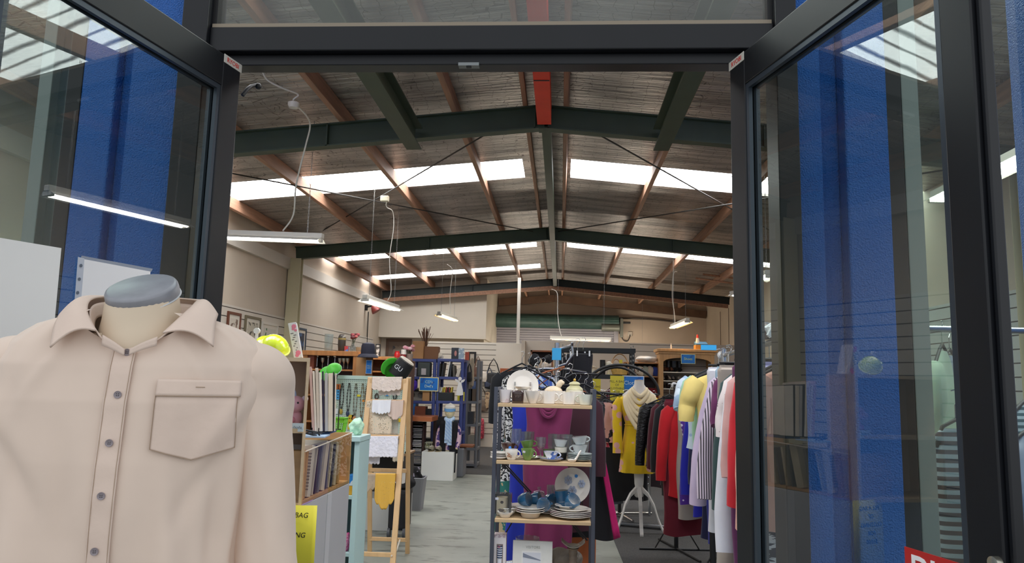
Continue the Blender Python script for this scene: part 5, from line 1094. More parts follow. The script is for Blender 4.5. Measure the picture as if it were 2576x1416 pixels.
for s, l in ((-.012, .30), (.03, .33)):
    g = G(); g.grid(lambda u, v: V((s+lerp(-.026, .026, u)*(1+.3*v), -.1-.008*math.sin(5*PI*u)-.012*v, .46-l*v)), 12, 12)
    for k in range(8): x = s-.03+.0085*k; g.tube([(x, -.112, .46-l), (x+.003, -.114, .46-l-.035)], .0022, 4)
    g.obj('scarf_end', bluesc, t, smooth=True, thick=.008)
g = G(); g.grid(lambda u, v: V(((.083)*math.cos(2*PI*u)*math.cos(max(0, (v-.45)/.55)*PI/2)**.7, -.008+.088*math.sin(2*PI*u)*math.cos(max(0, (v-.45)/.55)*PI/2)**.7, .585+.11*v+(.012*math.sin(2*PI*u)))), 26, 12, wrap=True); o = g.obj('beanie', [mat('#6d9fd0', .9), mat('#c9c6c0', .9), mat('#e0dcd4', .9)], t, smooth=True)
for p in o.data.polygons: z = sum(o.data.vertices[i].co.z for i in p.vertices)/len(p.vertices); p.material_index = 0 if z < .622 else (1 if z < .645 else (2 if z < .66 else 1))
# shoes, basket on the plinth
def shoe(px, lab, c):
    q = at(px, 1135, 10.98); t = thing('shoe', lab, 'shoe', V((q.x, 11.0, zp)), math.radians(-10), 'child shoes on the plinth')
    g = G(); g.grid(lambda u, v: V((interp([(0, .035), (.4, .036), (.75, .032), (1, .03)], v)*math.cos(2*PI*u)*(1-.15*max(0, math.sin(2*PI*u))), 0, 0)) + V((0, lerp(-.085, .07, v)+.03*(abs(math.cos(2*PI*u))*0), .028+interp([(0, .012), (.2, .026), (.55, .034), (.8, .042), (1, .045)], v)*math.sin(2*PI*u)*(1 if math.sin(2*PI*u) > 0 else .5))), 18, 12, wrap=True); g.obj('upper', mat(c, .7), t, smooth=True)
    g = G(); g.lathe([(.038, 0), (.04, .012), (0, .012)], (0, -.01, 0), 18, sx=1, sy=2.2); g.obj('sole', mat('#a08f6e', .7), t); g = G(); [g.tube([(-.018, -.045+.018*k, .062+.006*k), (.018, -.045+.018*k, .062+.006*k)], .003, 5) for k in range(4)]; g.obj('laces', mat('#e2dccb', .7), t)
shoe(1085, 'left of the two small khaki lace-up shoes on the plinth', '#8f8a76'); shoe(1103, 'right small khaki lace-up shoe on the plinth, beside the dummy', '#8a856f')
q = at(1066, 1134, 11.35); zq = at(1066, 1134, 11.35).z
boxthing('stool', 'dark side table behind the plinth carrying the cream basket', 'table', V((q.x-.02, 11.42, 0)), (.22, .2, zq), mat('#2a2220', .6))
t = thing('basket', 'cream slotted plastic basket beside the khaki shoes', 'basket', V((q.x-.01, 11.42, zq))); cb = mat('#dfe0c4', .5)
for nm, x0, y0, x1, y1 in (('long_side', -1, -1, 1, -1), ('long_side', 1, 1, -1, 1), ('short_side', 1, -1, 1, 1), ('short_side', -1, 1, -1, -1)):
    g = G(); pt = lambda u, z: V((lerp(x0, x1, u)*lerp(.1, .13, z/.13), lerp(y0, y1, u)*lerp(.07, .09, z/.13), z))
    for k in range(11): g.bar(pt(k/10, 0), pt(k/10, .13), .01, .004)
    for z in (.004, .06, .125): g.bar(pt(0, z), pt(1, z), .008, .014)
    g.obj(nm, cb, t)
g = G(); g.box(-.1, .1, -.07, .07, 0, .006); g.obj('bottom', cb, t)
heap('cloth_bundle', 'lime and white cloths inside the cream basket', 'cloth', V((q.x-.01, 11.42, zq+.008)), (.09, .06, .05), mat('#d6e08a', .8, pat='blotch', col2='#ece9e0', ps=18, pr=.5), 12)
q = at(1063, 1108, 11.4); g = G(); g.prism([(0, 0), (.05, .05), (0, .11)], -.004, .004); g.tube([(0, 0, -.06), (0, 0, .11)], .004, 6); g.xf(MX.Translation(q)); solo(g, 'flag', mat('#e8d21c', .5), 'small yellow pennant standing in the cream basket', 'flag')
# grey bin of black clothes
q = at(1040, 1268, 8.4); t = thing('bin', 'grey plastic tub of dark clothes on the floor left of the airer feet', 'bin', V((at(1038, 1268, 8.4).x, 8.5, 0)))
zb_ = at(1040, 1203, 8.4).z; g = G(); w0, w1 = .085, .11
g.grid(lambda u, v: V((lerp(w0, w1, v)*max(-1, min(1, 1.35*math.cos(2*PI*u))), 1.1*lerp(w0, w1, v)*max(-1, min(1, 1.35*math.sin(2*PI*u))), lerp(0, zb_, v))), 40, 4, wrap=True); g.box(-w0, w0, -w0, w0, 0, .01); g.obj('tub', mat('#85868c', .5), t, thick=.006)
g = G(); g.tube([V((w1*max(-1, min(1, 1.35*math.cos(2*PI*k/40))), 1.1*w1*max(-1, min(1, 1.35*math.sin(2*PI*k/40))), zb_)) for k in range(40)], .008, 6, closed=True); g.obj('rim', mat('#8d8e94', .5), t)
heap('clothes_pile', 'black and patterned clothes piled in the grey tub', 'clothes', V((at(1038, 1215, 8.45).x, 8.5, zb_-.06)), (.09, .09, .09), mat('#1b1a1d', .9, pat='blotch', col2='#8d8694', ps=16, pr=.6), 6)
q = at(1006, 1290, 7.05); t = thing('suitcase', 'black wheeled case on the floor behind the airer', 'suitcase', V((q.x, 7.05, 0)))
g = G(); g.bx((0, 0, .25), (.17, .26, .36)); g.obj('body', M_blk2, t, bev=.03)
for s in (-1, 1): g = G(); g.lathe([(.0, -.012), (.045, -.012), (.045, .012), (0, .012)], (s*.07, -.11, .05), 16, Euler((0, PI/2, 0)).to_matrix()); g.obj('wheel', mat('#5a5c60', .5), t, smooth=True)
g = G(); g.tube([(-.06, .08, .42), (-.06, .08, .54), (.06, .08, .54), (.06, .08, .42)], .01, 8); g.obj('handle', M_blk, t)
heap('bag', 'black cloth bag slumped on the suitcase behind the airer', 'bag', V((q.x+.03, 7.05, .425)), (.1, .08, .07), M_blk2, 15)
# ---------------------------------------------------------------- handbags on the partition slats
def bag(name, lab, px, py0, py1, w, D, c, strap=None, kind=0, m=None, dp=.05):
    a = at(px, py0, D); b = at(px, py1, D); h = a.z-b.z; hb = h*(.55 if strap else 1); ww = S(w, D); t = thing(name, lab, 'bag', V((a.x, D, b.z)), group=None)
    g = G(); g.grid(lambda u, v: V((ww/2*math.copysign(abs(math.cos(2*PI*u))**.55, math.cos(2*PI*u))*interp([(0, .0), (.04, .92), (.3, 1), (.8, .92), (.97, .8), (1, 0)], v), dp*math.copysign(abs(math.sin(2*PI*u))**.7, math.sin(2*PI*u))*interp([(0, 0), (.05, .9), (.4, 1), (.97, .4), (1, 0)], v), hb*v+.004*math.sin(9*u*PI))), 28, 14, wrap=True); g.obj('pouch', m or mat(c, .6, nz=.12, ns=14), t, smooth=True)
    if strap:
        g = G(); g.tube([(-ww*.36, 0, hb*.95), (-ww*.2, -.01, hb+(h-hb)*.6), (0, 0, h), (ww*.2, .01, hb+(h-hb)*.6), (ww*.36, 0, hb*.95)], .012, 8); g.obj('strap', mat(strap, .6), t, smooth=True)
    return t
bag('handbag', 'long brown strapped handbag on the slats right of the black frame', 1203, 896, 955, 22, 16.48, '#5a3a2c', '#6b4a38')
bag('handbag', 'white clutch bag hung beside the brown handbag', 1214, 934, 962, 26, 16.48, '#cfc6ba')
bag('tote_bag', 'large black tote hanging from a peaked strap on the slatted partition', 1242, 902, 980, 44, 16.48, '#12131a', '#101116')
bag('tote_bag', 'blue-grey tote behind the large black one', 1232, 925, 975, 24, 16.48, '#39435c', '#39435c')
bag('handbag', 'small blue bag below the white clutch', 1192, 935, 985, 16, 16.48, '#2a3f66', '#2a3040')
bag('handbag', 'taupe slouchy handbag low on the slatted partition', 1213, 975, 1035, 32, 16.48, '#6a5a4e', '#3a2f2a')
bag('handbag', 'dark brown satchel under the white clutch', 1198, 955, 1000, 26, 16.48, '#2f2420', '#2a201c')
bag('handbag', 'narrow patterned tan bag beside the china rack post', 1227, 985, 1030, 13, 16.48, '#b59c7c', None, m=mat('#b59c7c', .7, pat='blotch', col2='#6a5040', ps=14, pr=.55))
bag('backpack', 'pink net drawstring bag on the floor by the partition', 1207, 1050, 1106, 24, 16.48, '#c23a52', None, m=mat('#c8485c', .7, pat='blotch', col2='#8a2a3c', ps=20, pr=.5), dp=.12)
bag('handbag', 'black shoulder bag hung on the grey steel shelving', 1181, 915, 960, 16, 12.5, '#1b1c20', '#1b1c20'); bag('jacket', 'beige cloth bag hanging at the corner of the grey steel shelving', 1188, 900, 975, 12, 12.55, '#a89a84', None)
# bins at the foot of the blue shelving, right of the plinth
boxthing('bin', 'grey plastic tub on the floor right of the white plinth', 'bin', V((at(1152, 1160, 11.5).x, 11.55, 0)), (.2, .4, .42), mat('#77797f', .5), bev=.02)
boxthing('board', 'brown plank across the tub right of the plinth', 'plank', V((at(1168, 1128, 11.6).x, 11.65, .43)), (.28, .3, .03), mat('#8a5234', .6))
# notices on the partition
q = at(1272, 962, 16.4); t = thing('notice_board', 'brown notice board with a white notice by the partition edge', 'notice board', V((q.x, 16.56, q.z)))
g = G(); g.box(-S(16, 16.5), S(16, 16.5), 0, .02, 0, S(35, 16.5)); g.obj('board', mat('#a85a36', .7), t); g = G(); g.box(-S(11, 16.5), S(11, 16.5), -.004, 0, -.05, S(27, 16.5)); g.obj('paper', mat('#d8cfc0', .6), t)
for i, s in enumerate(('NO', 'ENTRY', 'PAST', 'HERE')): letters(s, .05, M_dbrown, t, face(0, -.0055, .18-.055*i))
# ---------------------------------------------------------------- china rack in the middle of the aisle
DR = 4.3
pl_, pr_ = at(1247, 1000, DR), at(1495, 1000, DR)
RX0, RX1 = pl_.x-.01, pr_.x+.012
M_rk = mat('#4a4e5a', .45, .2); M_shelf = mat('#c8ac84', .55, nz=.07, ns=4, nst=(.6, 6, 6))
RD = .34
rk = thing('shelf_rack', 'dark steel rack with pale wood shelves full of china in the aisle', 'shelf rack', ((RX0+RX1)/2, DR+RD/2, 0))
ztop = at(1243, 973, DR).z
for x in (RX0, RX1-.022):
    for y in (DR, DR+RD-.022): g = G(); g.box(x, x+.022, y, y+.022, 0, ztop); g.obj('post', M_rk, rk, world=True, bev=.002)
for x in (RX0, RX1-.022):
    for z in (ztop-.02, .12): g = G(); g.box(x, x+.022, DR+.022, DR+RD-.022, z, z+.018); g.obj('side_rail', M_rk, rk, world=True)
ZS = []
for yy in (1017, 1161, 1308, 1462):
    z = at(1370, yy, DR).z; ZS.append(z); g = G(); g.box(RX0+.024, RX1-.024, DR-.012, DR+RD-.004, z-.02, z); g.obj('shelf', M_shelf, rk, world=True, bev=.002)
yb = DR+RD-.006
for a, b in (((RX0+.03, ZS[1]-.05), (RX0+.2, ZS[2]+.1)), ((RX0+.045, ZS[1]-.05), (RX0+.215, ZS[2]+.1)), ((RX0+.04, ZS[3]+.14), (RX0+.13, ZS[2]-.03)), ((RX1-.15, ZS[2]-.03), (RX1-.03, ZS[3]+.16)), ((RX1-.165, ZS[2]-.03), (RX1-.045, ZS[3]+.16))):
    g = G(); g.bar((a[0], yb, a[1]), (b[0], yb, b[1]), .008, .008); g.obj('brace', M_blk, rk, world=True)
china = mat('#ece6dc', .18, coat=.5, spec=.6); chinag = mat('#dfe2d2', .2, coat=.4); chinab = mat('#d5dad8', .2, coat=.4)
M_gl = glass('#eef2f2', 2.0, .14)  # milky haze painted in where the glassware lacks bright highlights
def handle(g, r, zc_, h, out=.022, th=.0042, side=1, mi=0, y=0):
    pts = []
    for k in range(11):
        a = -PI/2+PI*k/10; pts.append((side*(r-.002+out*math.cos(a)), y, zc_+h/2*math.sin(a)))
    g.tube(pts, th, 8, mi=mi)
def cup(lab, px, k, h, rb, rt, m, hs=1, hh=None, D=None, name='cup', mi=None, z=None, inner=None, group=None, rot=(0, 0, 0), foot=True, bulge=0, hth=.0042):
    D = D or DR+.05; q = at(px, 1000, D); z = ZS[k] if z is None else z
    t = thing(name, lab, 'cup', (q.x, D, z), group=group, rot=rot)
    prof = [(rb*.8, 0), (rb, .004)] + ([(rb, .006)] if foot else []) + [(lerp(rb, rt, (i/8)**.75)+bulge*math.sin(PI*i/8), .006+(h-.006)*i/8) for i in range(1, 9)]
    g = G(); g.lathe(prof+[(rt-.003, h)], n=32); g.obj('bowl', m, t, smooth=True)
    g = G(); g.lathe([(rt-.0032, h-.0005)]+[(lerp(rb, rt, (i/6)**.75)-.004+bulge*math.sin(PI*i/6), .008+(h-.008)*i/6) for i in range(5, -1, -1)]+[(0, .008)], n=32); g.obj('inside', inner or m, t, smooth=True)
    if hs:
        g = G(); handle(g, lerp(rb, rt, .55), h*.55, hh or h*.6, side=hs, th=hth); g.obj('handle', m, t, smooth=True)
    return t
def plate(lab, x, D, z, r, m, h=.016, rot=(0, 0, 0), group=None, name='plate', rim=None, deep=0):
    t = thing(name, lab, 'plate' if name != 'bowl' else 'bowl', (x, D, z), group=group, rot=rot)
    g = G(); g.lathe([(r*.55, 0), (r*.6, .002), (r*.72, .005+deep*.8), (r, h+deep), (r*.995, h+deep+.003), (r*.7, .009+deep*.7), (r*.6, .006), (0, .005)], n=48); g.obj('dish', m, t, smooth=True)
    if rim: g = G(); g.tube([(r*math.cos(2*PI*k/48), r*math.sin(2*PI*k/48), h+deep+.002) for k in range(48)], .0014, 5, closed=True); g.obj('rim', rim, t)
    return t
def X(px, D=DR+.05): return at(px, 1000, D).x
# --- top shelf
t = cup('white mug with faint pink flowers at the left end of the top shelf', 1271, 0, .078, .028, .037, mat('#e3dcdb', .2, coat=.4, pat='blotch', col2='#d3c4c8', ps=22, pr=.6), 0, D=DR+.04, name='mug')
t = thing('mug', 'dark brown square mug marked VIP on the top shelf', 'cup', (X(1303, DR+.04), DR+.04, ZS[0]))
g = G(); g.grid(lambda u, v: V((lerp(.03, .034, v)*max(-1, min(1, 1.3*math.cos(2*PI*u))), lerp(.03, .034, v)*max(-1, min(1, 1.3*math.sin(2*PI*u))), .074*v)), 32, 4, wrap=True); g.box(-.029, .029, -.029, .029, 0, .004); g.obj('bowl', mat('#37241f', .15, coat=.7), t, smooth=True, thick=.004); letters('VIP', .026, mat('#63534c', .3), t, face(.0, -.0365, .042))
cup('white flared teacup with its handle to the right on the top shelf', 1340, 0, .074, .022, .046, china, 1)
cup('plain white mug, the nearer to the middle of the top shelf', 1381, 0, .074, .034, .036, china, 1, name='mug', foot=False)
cup('white ribbed mug with its handle to the left on the top shelf', 1431, 0, .072, .034, .037, china, -1, name='mug', foot=False)
cup('pale green-white wide cup at the right end of the top shelf', 1473, 0, .062, .034, .043, chinag, -1, D=DR+.045)
for i, (px, lab) in enumerate(((1322, 'white cup half hidden behind the VIP mug'), (1362, 'white cup behind the flared teacup'), (1406, 'white cup behind the two plain mugs'), (1450, 'white cup behind the pale green cup'))): cup(lab, px, 0, .076, .03, .038, china, 1 if i % 2 else 0, D=DR+.15)
plate('white plate standing upright behind the mugs, two dark fern sprigs on it', X(1314, DR+.26), DR+.27, ZS[0]+.098, .098, china, rot=(math.radians(82), 0, 0))
pq = bpy.data.objects[[o.name for o in bpy.data.objects if o.get('label', '').startswith('white plate standing')][0]]
for sx_, c in ((-.047, '#3a3f35'), (.047, '#5a3f3a')):
    g = G()
    for k in range(9): z = -.02+.005*k; g.tube([(sx_, z, .0125), (sx_+.006, z+.004, .0125)], .0009, 4); g.tube([(sx_, z, .0125), (sx_-.006, z+.004, .0125)], .0009, 4)
    g.tube([(sx_, -.024, .0125), (sx_, .024, .0125)], .0008, 4); o = g.obj('fern_sprig', mat(c, .5), pq); o.rotation_euler = (0, 0, 0)
plate('white plate flat below the upright plate', X(1314, DR+.17), DR+.17, ZS[0]+.08, .055, china)
boxthing('dish_stand', 'white box stand under the flat plate', 'stand', (X(1314, DR+.2), DR+.2, ZS[0]), (.07, .05, .079), china, bev=.01)
t = thing('butter_dish', 'carved cream animal-shaped butter dish behind the mugs', 'butter dish', (X(1392, DR+.22), DR+.22, ZS[0])); cc = mat('#dcc9ab', .4, nz=.08, ns=30)
g = G(); g.ball((0, 0, .07), (.055, .035, .035), 20, 12); g.box(-.055, .055, -.035, .035, 0, .06); g.obj('base', cc, t, smooth=False, bev=.004)
g = G(); g.ball((.035, 0, .115), (.018, .016, .032), 14, 10, M=Euler((0, .5, 0)).to_matrix()); g.ball((.052, 0, .125), (.014, .012, .012)); g.obj('head', cc, t, smooth=True)
t = thing('tureen', 'small cream pot with a gold-knobbed tiered lid at the back of the top shelf', 'pot', (X(1445, DR+.23), DR+.23, ZS[0])); cg = mat('#cfc9ad', .3, coat=.3)
g = G(); g.lathe([(.035, 0), (.055, .03), (.058, .06), (.05, .085), (0, .085)], n=24); g.obj('body', cg, t, smooth=True)
g = G(); g.lathe([(.052, .085), (.046, .096), (.03, .108), (.03, .116), (.036, .118), (.028, .128), (.012, .134), (0, .135)], n=24); g.obj('lid', mat('#bdb890', .35), t, smooth=True); g = G(); g.ball((0, 0, .143), (.008, .008, .01)); g.obj('knob', mat('#c9a24a', .3, .5), t, smooth=True)
# --- second shelf
z1 = ZS[1]
for i in range(3): plate('white saucer in the short stack at the left of the second shelf, %s' % ('lowest', 'middle', 'topmost')[i], X(1264, DR+.1), DR+.1, z1+i*.011, .062, china, .012, group=None, rim=None)
plate('white saucer lying before the short stack at the left of the second shelf', X(1258, DR+.03), DR+.055, z1, .05, china, .010)
brn = mat('#4a2620', .25, coat=.4)
t = cup('brown cup with a blue price dot on the saucer stack, second shelf', 1282, 1, .05, .026, .042, brn, 1, D=DR+.1, z=z1+.04, inner=china)
g = G(); g.lathe([(0, 0), (.0085, 0), (.0085, .001), (0, .001)], (.012, -.0375, .026), 16, Euler((PI/2-.3, 0, .3)).to_matrix()); g.obj('price_dot', mat('#2a7fd0', .5), t)
t = cup('white cup with a brown crest print at the front left of the second shelf', 1290, 1, .062, .024, .036, china, 1, D=DR+.03, bulge=.004)
g = G(); [g.ball((-.006+.016*math.cos(i*2.4)*(i/14)**.5, -.0335+.004*(i/14), .034+.02*math.sin(i*2.4)*(i/14)**.5), (.0038, .0018, .0038), 7, 5) for i in range(15)]; g.obj('crest_print', mat('#a86a3a', .5), t)
grn = mat('#6f8f4a', .25, coat=.4)
t = cup('olive green cup with a white sticker at the front of the second shelf', 1330, 1, .066, .02, .038, grn, 1, D=DR+.04, hth=.0035, inner=china)
g = G(); g.bx((-.018, -.034, .05), (.015, .002, .011), (.15, .2, .3)); g.obj('sticker', mat('#e0ddea', .5), t)
for i, dz in enumerate((.05,)): cup('olive green cup behind the stickered one', 1333, 1, .045, .026, .036, grn, 0, D=DR+.12, z=z1+.012, inner=china)
cup('tilted olive green cup on top of the rear green cup', 1331, 1, .048, .026, .04, grn, 1, D=DR+.12, z=z1+.058, inner=china, rot=(0, math.radians(-7), 0))
plate('green-lined saucer under the rear green cups', X(1340, DR+.12), DR+.13, z1, .06, china, .011)
plate('blue and white saucer under the painted teacup', X(1390, DR+.05), DR+.05, z1, .066, china, .014, rim=mat('#2f4f9a', .3))
dl = mat('#dfe3ec', .2, coat=.4, pat='blotch', col2='#3f68b8', ps=26, pr=.54)
cup('blue painted teacup on its saucer, second shelf', 1389, 1, .045, .022, .044, dl, 1, D=DR+.05, z=z1+.009, inner=china)
cup('green and white banded cup behind the painted teacup', 1384, 1, .055, .03, .038, mat('#5f7f42', .3), 0, D=DR+.16, inner=china, z=z1+.0)
t = cup('black based cup with a wide cream band, second shelf', 1413, 1, .04, .03, .036, mat('#17181b', .3), 0, D=DR+.12, foot=False); cup('cream cup stacked on the black based cup', 1413, 1, .032, .034, .036, mat('#e6e2d2', .3), 0, D=DR+.12, z=z1+.041, foot=False)
gy = mat('#cfd6d6', .2, coat=.4)
cup('pale grey patterned cup on top of the cream cup', 1411, 1, .042, .026, .039, gy, 0, D=DR+.12, z=z1+.074, rot=(0, math.radians(4), 0))
for i in range(4): plate('grey-white saucer in the stack at the right of the second shelf, %s' % ('lowest', 'second up', 'third up', 'topmost')[i], X(1461, DR+.1), DR+.1, z1+i*.0095, .072, gy, .012, rim=mat('#8a9a98', .4))
cup('pale grey patterned cup on the saucer stack', 1460, 1, .05, .028, .045, gy, -1, D=DR+.09, z=z1+.042, inner=china); cup('tilted pale grey cup on top of another, right of the second shelf', 1462, 1, .045, .028, .044, gy, 1, D=DR+.09, z=z1+.094, inner=china, rot=(0, math.radians(-9), 0))
t = thing('spoon', 'white china soup spoon at the front right of the second shelf', 'spoon', (X(1441, DR+.02), DR+.02, z1)); g = G(); g.lathe([(.012, 0), (.02, .006), (.024, .016), (.021, .016), (.016, .007), (0, .005)], n=20, sx=1.15); g.obj('bowl', china, t, smooth=True); g = G(); g.tube([(.018, 0, .013), (.03, .0, .03), (.045, 0, .058), (.052, 0, .066)], [.007, .006, .006, .004], 8); g.obj('handle', china, t, smooth=True)
# glasses behind
def goblet(lab, px, z, h, r, stem, D, k='cut', n=14, group='glasses at the back of the second shelf'):
    t = thing('wine_glass', lab, 'glass', (at(px, 1000, D).x, D, z), group=group)
    pr = [(.026, 0), (.026, .003), (.006, .008), (.0045, stem*.6), (.009, stem*.8)] if stem > .01 else [(r*.7, 0)]
    b0 = stem if stem > .01 else .002
    pr += [(r*.45, b0), (r*.8, b0+(h-b0)*.2), (r*.97, b0+(h-b0)*.5), (r, h), (r-.002, h), (r*.92, b0+(h-b0)*.5), (r*.72, b0+(h-b0)*.24), (0, b0+.008)]
    g = G(); g.lathe(pr, n=n); g.obj('glass', M_gl, t, smooth=(n > 16)); return t
goblet('tall engraved goblet at the back left of the second shelf', 1300, z1, .165, .034, .055, DR+.2, n=24)
for px, lab in ((1326, 'cut glass goblet behind the green cups, left'), (1334, 'cut glass goblet behind the green cups, right')): goblet(lab, px, z1+.0, .148, .03, .05, DR+.24+.001*(px-1326))
goblet('faceted goblet in the middle of the second shelf', 1363, z1, .125, .03, .055, DR+.14, n=10)
for px, lab in ((1391, 'fluted tall tumbler left of centre'), (1401, 'fluted tall tumbler touching the one left of centre'), (1422, 'fluted tall tumbler with a price sticker'), (1431, 'fluted tall tumbler behind the stickered one')): goblet(lab+' at the back of the second shelf', px, z1, .14, .027, 0, DR+.22+.002*(px % 7), n=9)
for px, lab in ((1454, 'ribbed tumbler behind the grey cups, left'), (1463, 'ribbed tumbler behind the grey cups, middle'), (1472, 'ribbed tumbler behind the grey cups, right')): goblet(lab, px, z1, .13, .028, 0, DR+.26, n=10)
# --- third shelf
z2 = ZS[2]
t = thing('boxed_mug', 'cream mug with a dark bird print packed in a clear box, third shelf', 'boxed mug', (X(1272, DR+.09), DR+.1, z2))
g = G(); w = .05; g.box(-w, w, -.04, .04, .001, .125); g.obj('clear_box', glass('#e6ebee', 1.5, .1), t); g = G(); g.box(w-.012, w-.001, -.038, .038, .002, .122); g.box(-w+.001, w-.001, .036, .039, .002, .122); g.obj('card_insert', M_blk2, t)
g = G(); g.lathe([(.03, 0), (.033, .004), (.033, .1), (.03, .1), (.03, .006), (0, .006)], (-.004, -.002, .004), 28); g.obj('mug', mat('#d9c6a4', .3), t, smooth=True)
g = G(); g.ball((-.004, -.033, .078), (.01, .003, .011), 9, 7); g.ball((-.008, -.033, .034), (.018, .003, .009), 9, 7); g.tube([(-.02, -.035, .03), (.015, -.035, .022)], .003, 5); g.obj('bird_print', mat('#3a2a20', .5), t)
g = G(); g.bx((-.034, -.0408, .098), (.02, .0008, .013)); g.obj('price_label', mat('#dcdfee', .5), t)
plate('white shell-edged dish at the front left of the third shelf', X(1278, DR+.03), DR+.04, z2, .047, china, .02, name='bowl', deep=.01)
t = thing('bowl', 'white pierced basket bowl behind the shell dish', 'bowl', (X(1285, DR+.12), DR+.12, z2)); g = G()
for k in range(28): a = 2*PI*k/28; g.tube([(.035*math.cos(a), .035*math.sin(a), .012), (.055*math.cos(a+.25), .055*math.sin(a+.25), .042)], .002, 5); g.tube([(.035*math.cos(a), .035*math.sin(a), .012), (.055*math.cos(a-.25), .055*math.sin(a-.25), .042)], .002, 5)
g.tube([(.056*math.cos(2*PI*k/30), .056*math.sin(2*PI*k/30), .043) for k in range(30)], .003, 6, closed=True); g.obj('pierced_side', china, t); g = G(); g.lathe([(.03, 0), (.036, .012), (0, .012)], n=24); g.obj('base', china, t, smooth=True)
for i in range(3): plate('white rimmed soup bowl in the stack at the centre of the third shelf, %s' % ('lowest', 'middle', 'topmost')[i], X(1340, DR+.06), DR+.075, z2+i*.011, .082, china, .008, name='bowl', deep=.026)
for i in range(2): plate('white saucer behind the soup bowls, %s' % ('lower', 'upper')[i], X(1382, DR+.2), DR+.21, z2+i*.012, .07, china, .013)
for i in range(3): plate('small white plate at the back left of the third shelf, %s of its stack' % ('lowest', 'middle', 'topmost')[i], X(1318, DR+.22), DR+.235, z2+i*.012, .08, china, .014)
for i in range(5): plate('large white dinner plate in the stack at the right of the third shelf, %s' % ('lowest', 'second up', 'third up', 'fourth up', 'topmost')[i], X(1441, DR+.12), DR+.115, z2+i*.009, .124-.004*(i == 4)*6, china, .017)
plate('white shallow bowl resting on the dinner plates', X(1431, DR+.08), DR+.09, z2+.05, .072, china, .008, name='bowl', deep=.014)
blu = mat('#2f6790', .25, coat=.4)
def bcup(lab, px, py, D, R, r=.04, h=.062):
    q = at(px, py, D); t = thing('cup', lab, 'cup', q, rot=[math.radians(a) for a in R], group=None)
    g = G(); g.lathe([(r*.62, -h/2), (r*.66, -h/2+.004), (r*.72, -h/2+.008), (r*.95, 0), (r, h/2), (r-.003, h/2)], n=30); g.obj('bowl', blu, t, smooth=True)
    g = G(); g.lathe([(r-.003, h/2), (r*.9, 0), (r*.68, -h/2+.012), (0, -h/2+.01)], n=30); g.obj('inside', china, t, smooth=True)
    g = G(); g.tube([(r*.58*math.cos(2*PI*k/24), r*.58*math.sin(2*PI*k/24), -h/2) for k in range(24)], .0016, 5, closed=True); g.obj('foot_ring', china, t)
    g = G(); handle(g, r*.9, 0, h*.6, .02, .004); g.obj('handle', blu, t, smooth=True); return t
bcup('blue cup lying leftmost of the blue cups, its base to the front', 1319, 1256, DR+.14, (78, 0, 62)); bcup('blue cup lying behind the leftmost blue cup', 1345, 1255, DR+.2, (80, 0, 75))
bcup('blue cup lying with its white-ringed base facing forward', 1366, 1266, DR+.1, (98, 0, 8)); bcup('blue cup lying at the back of the forward-facing one', 1382, 1258, DR+.2, (85, 0, 40))
bcup('blue cup stacked on another, left of the tipped blue cup', 1413, 1247, DR+.14, (0, -6, 0)); bcup('upright blue cup under the leaning one', 1415, 1266, DR+.16, (0, 0, 120)); bcup('blue cup tipped forward showing its white inside', 1437, 1263, DR+.06, (50, 0, 40), .042)
plate('big white plate with blue flowers standing upright on the third shelf', X(1443, DR+.25), DR+.265, z2+.158, .105, china, rot=(math.radians(80), 0, 0))
pq = [o for o in bpy.data.objects if o.get('label', '').startswith('big white plate')][0]
g = G(); rnd = random.Random(5)
for cx, cz_, r in ((-.025, .03, .032), (.055, .012, .028), (.0, -.03, .034)):
    for k in range(6): a = 2*PI*k/6+cx*20; g.lathe([(0, 0), (r*.4, .0001), (r*.34, .0006), (0, .0007)], (cx+r*.5*math.cos(a), cz_+r*.5*math.sin(a), .0105+.004), 8, sx=.7)
g.obj('flower_print', mat('#aab6cc', .4), pq); g = G()
for cx, cz_ in ((-.025, .03), (.055, .012), (.0, -.03)): [g.tube([(cx, cz_, .0157), (cx+.018*math.cos(a), cz_+.018*math.sin(a), .0157)], .0009, 4) for a in (0, 1.05, 2.1, 3.15, 4.2, 5.2)]
g.obj('flower_veins', mat('#5f6f96', .4), pq); g = G(); g.lathe([(0, 0), (.010, 0), (.010, .001), (0, .001)], (.022, .055, .0155), 18); g.obj('price_dot', mat('#2386d6', .4), pq)
g = G(); g.tube([(-.03, 0, 0), (-.02, .02, .09)], .004, 6); g.tube([(.03, 0, 0), (.02, .02, .09)], .004, 6); g.tube([(-.03, 0, .0), (-.034, -.035, .0), (-.034, -.038, .02)], .004, 6); g.tube([(.03, 0, .0), (.034, -.035, .0), (.034, -.038, .02)], .004, 6); g.xf(MX.Translation((X(1458, DR+.25), DR+.285, z2))); solo(g, 'plate_stand', M_blk, 'small black plate stand behind the blue-flowered plate', 'stand')
t = thing('teapot', 'small clear glass teapot at the back of the third shelf', 'teapot', (X(1361, DR+.26), DR+.26, z2+.03)); g = G(); g.lathe([(.03, 0), (.042, .02), (.044, .05), (.034, .075), (.03, .08), (.028, .08), (.04, .05), (.038, .02), (0, .004)], n=24); g.obj('body', M_gl, t, smooth=True)
g = G(); g.lathe([(.036, .08), (.03, .09), (.008, .094), (.006, .1), (.012, .108), (.008, .116), (0, .117)], n=20); g.obj('lid', M_gl, t, smooth=True); g = G(); handle(g, .042, .045, .05, .024, .004, -1); g.obj('handle', M_gl, t, smooth=True); g = G(); g.tube([(.04, 0, .03), (.055, 0, .05), (.062, 0, .07)], [.01, .007, .006], 8); g.obj('spout', M_gl, t, smooth=True)
boxthing('stand', 'small pale box under the glass teapot', 'box', (X(1361, DR+.26), DR+.26, z2), (.07, .06, .03), china)
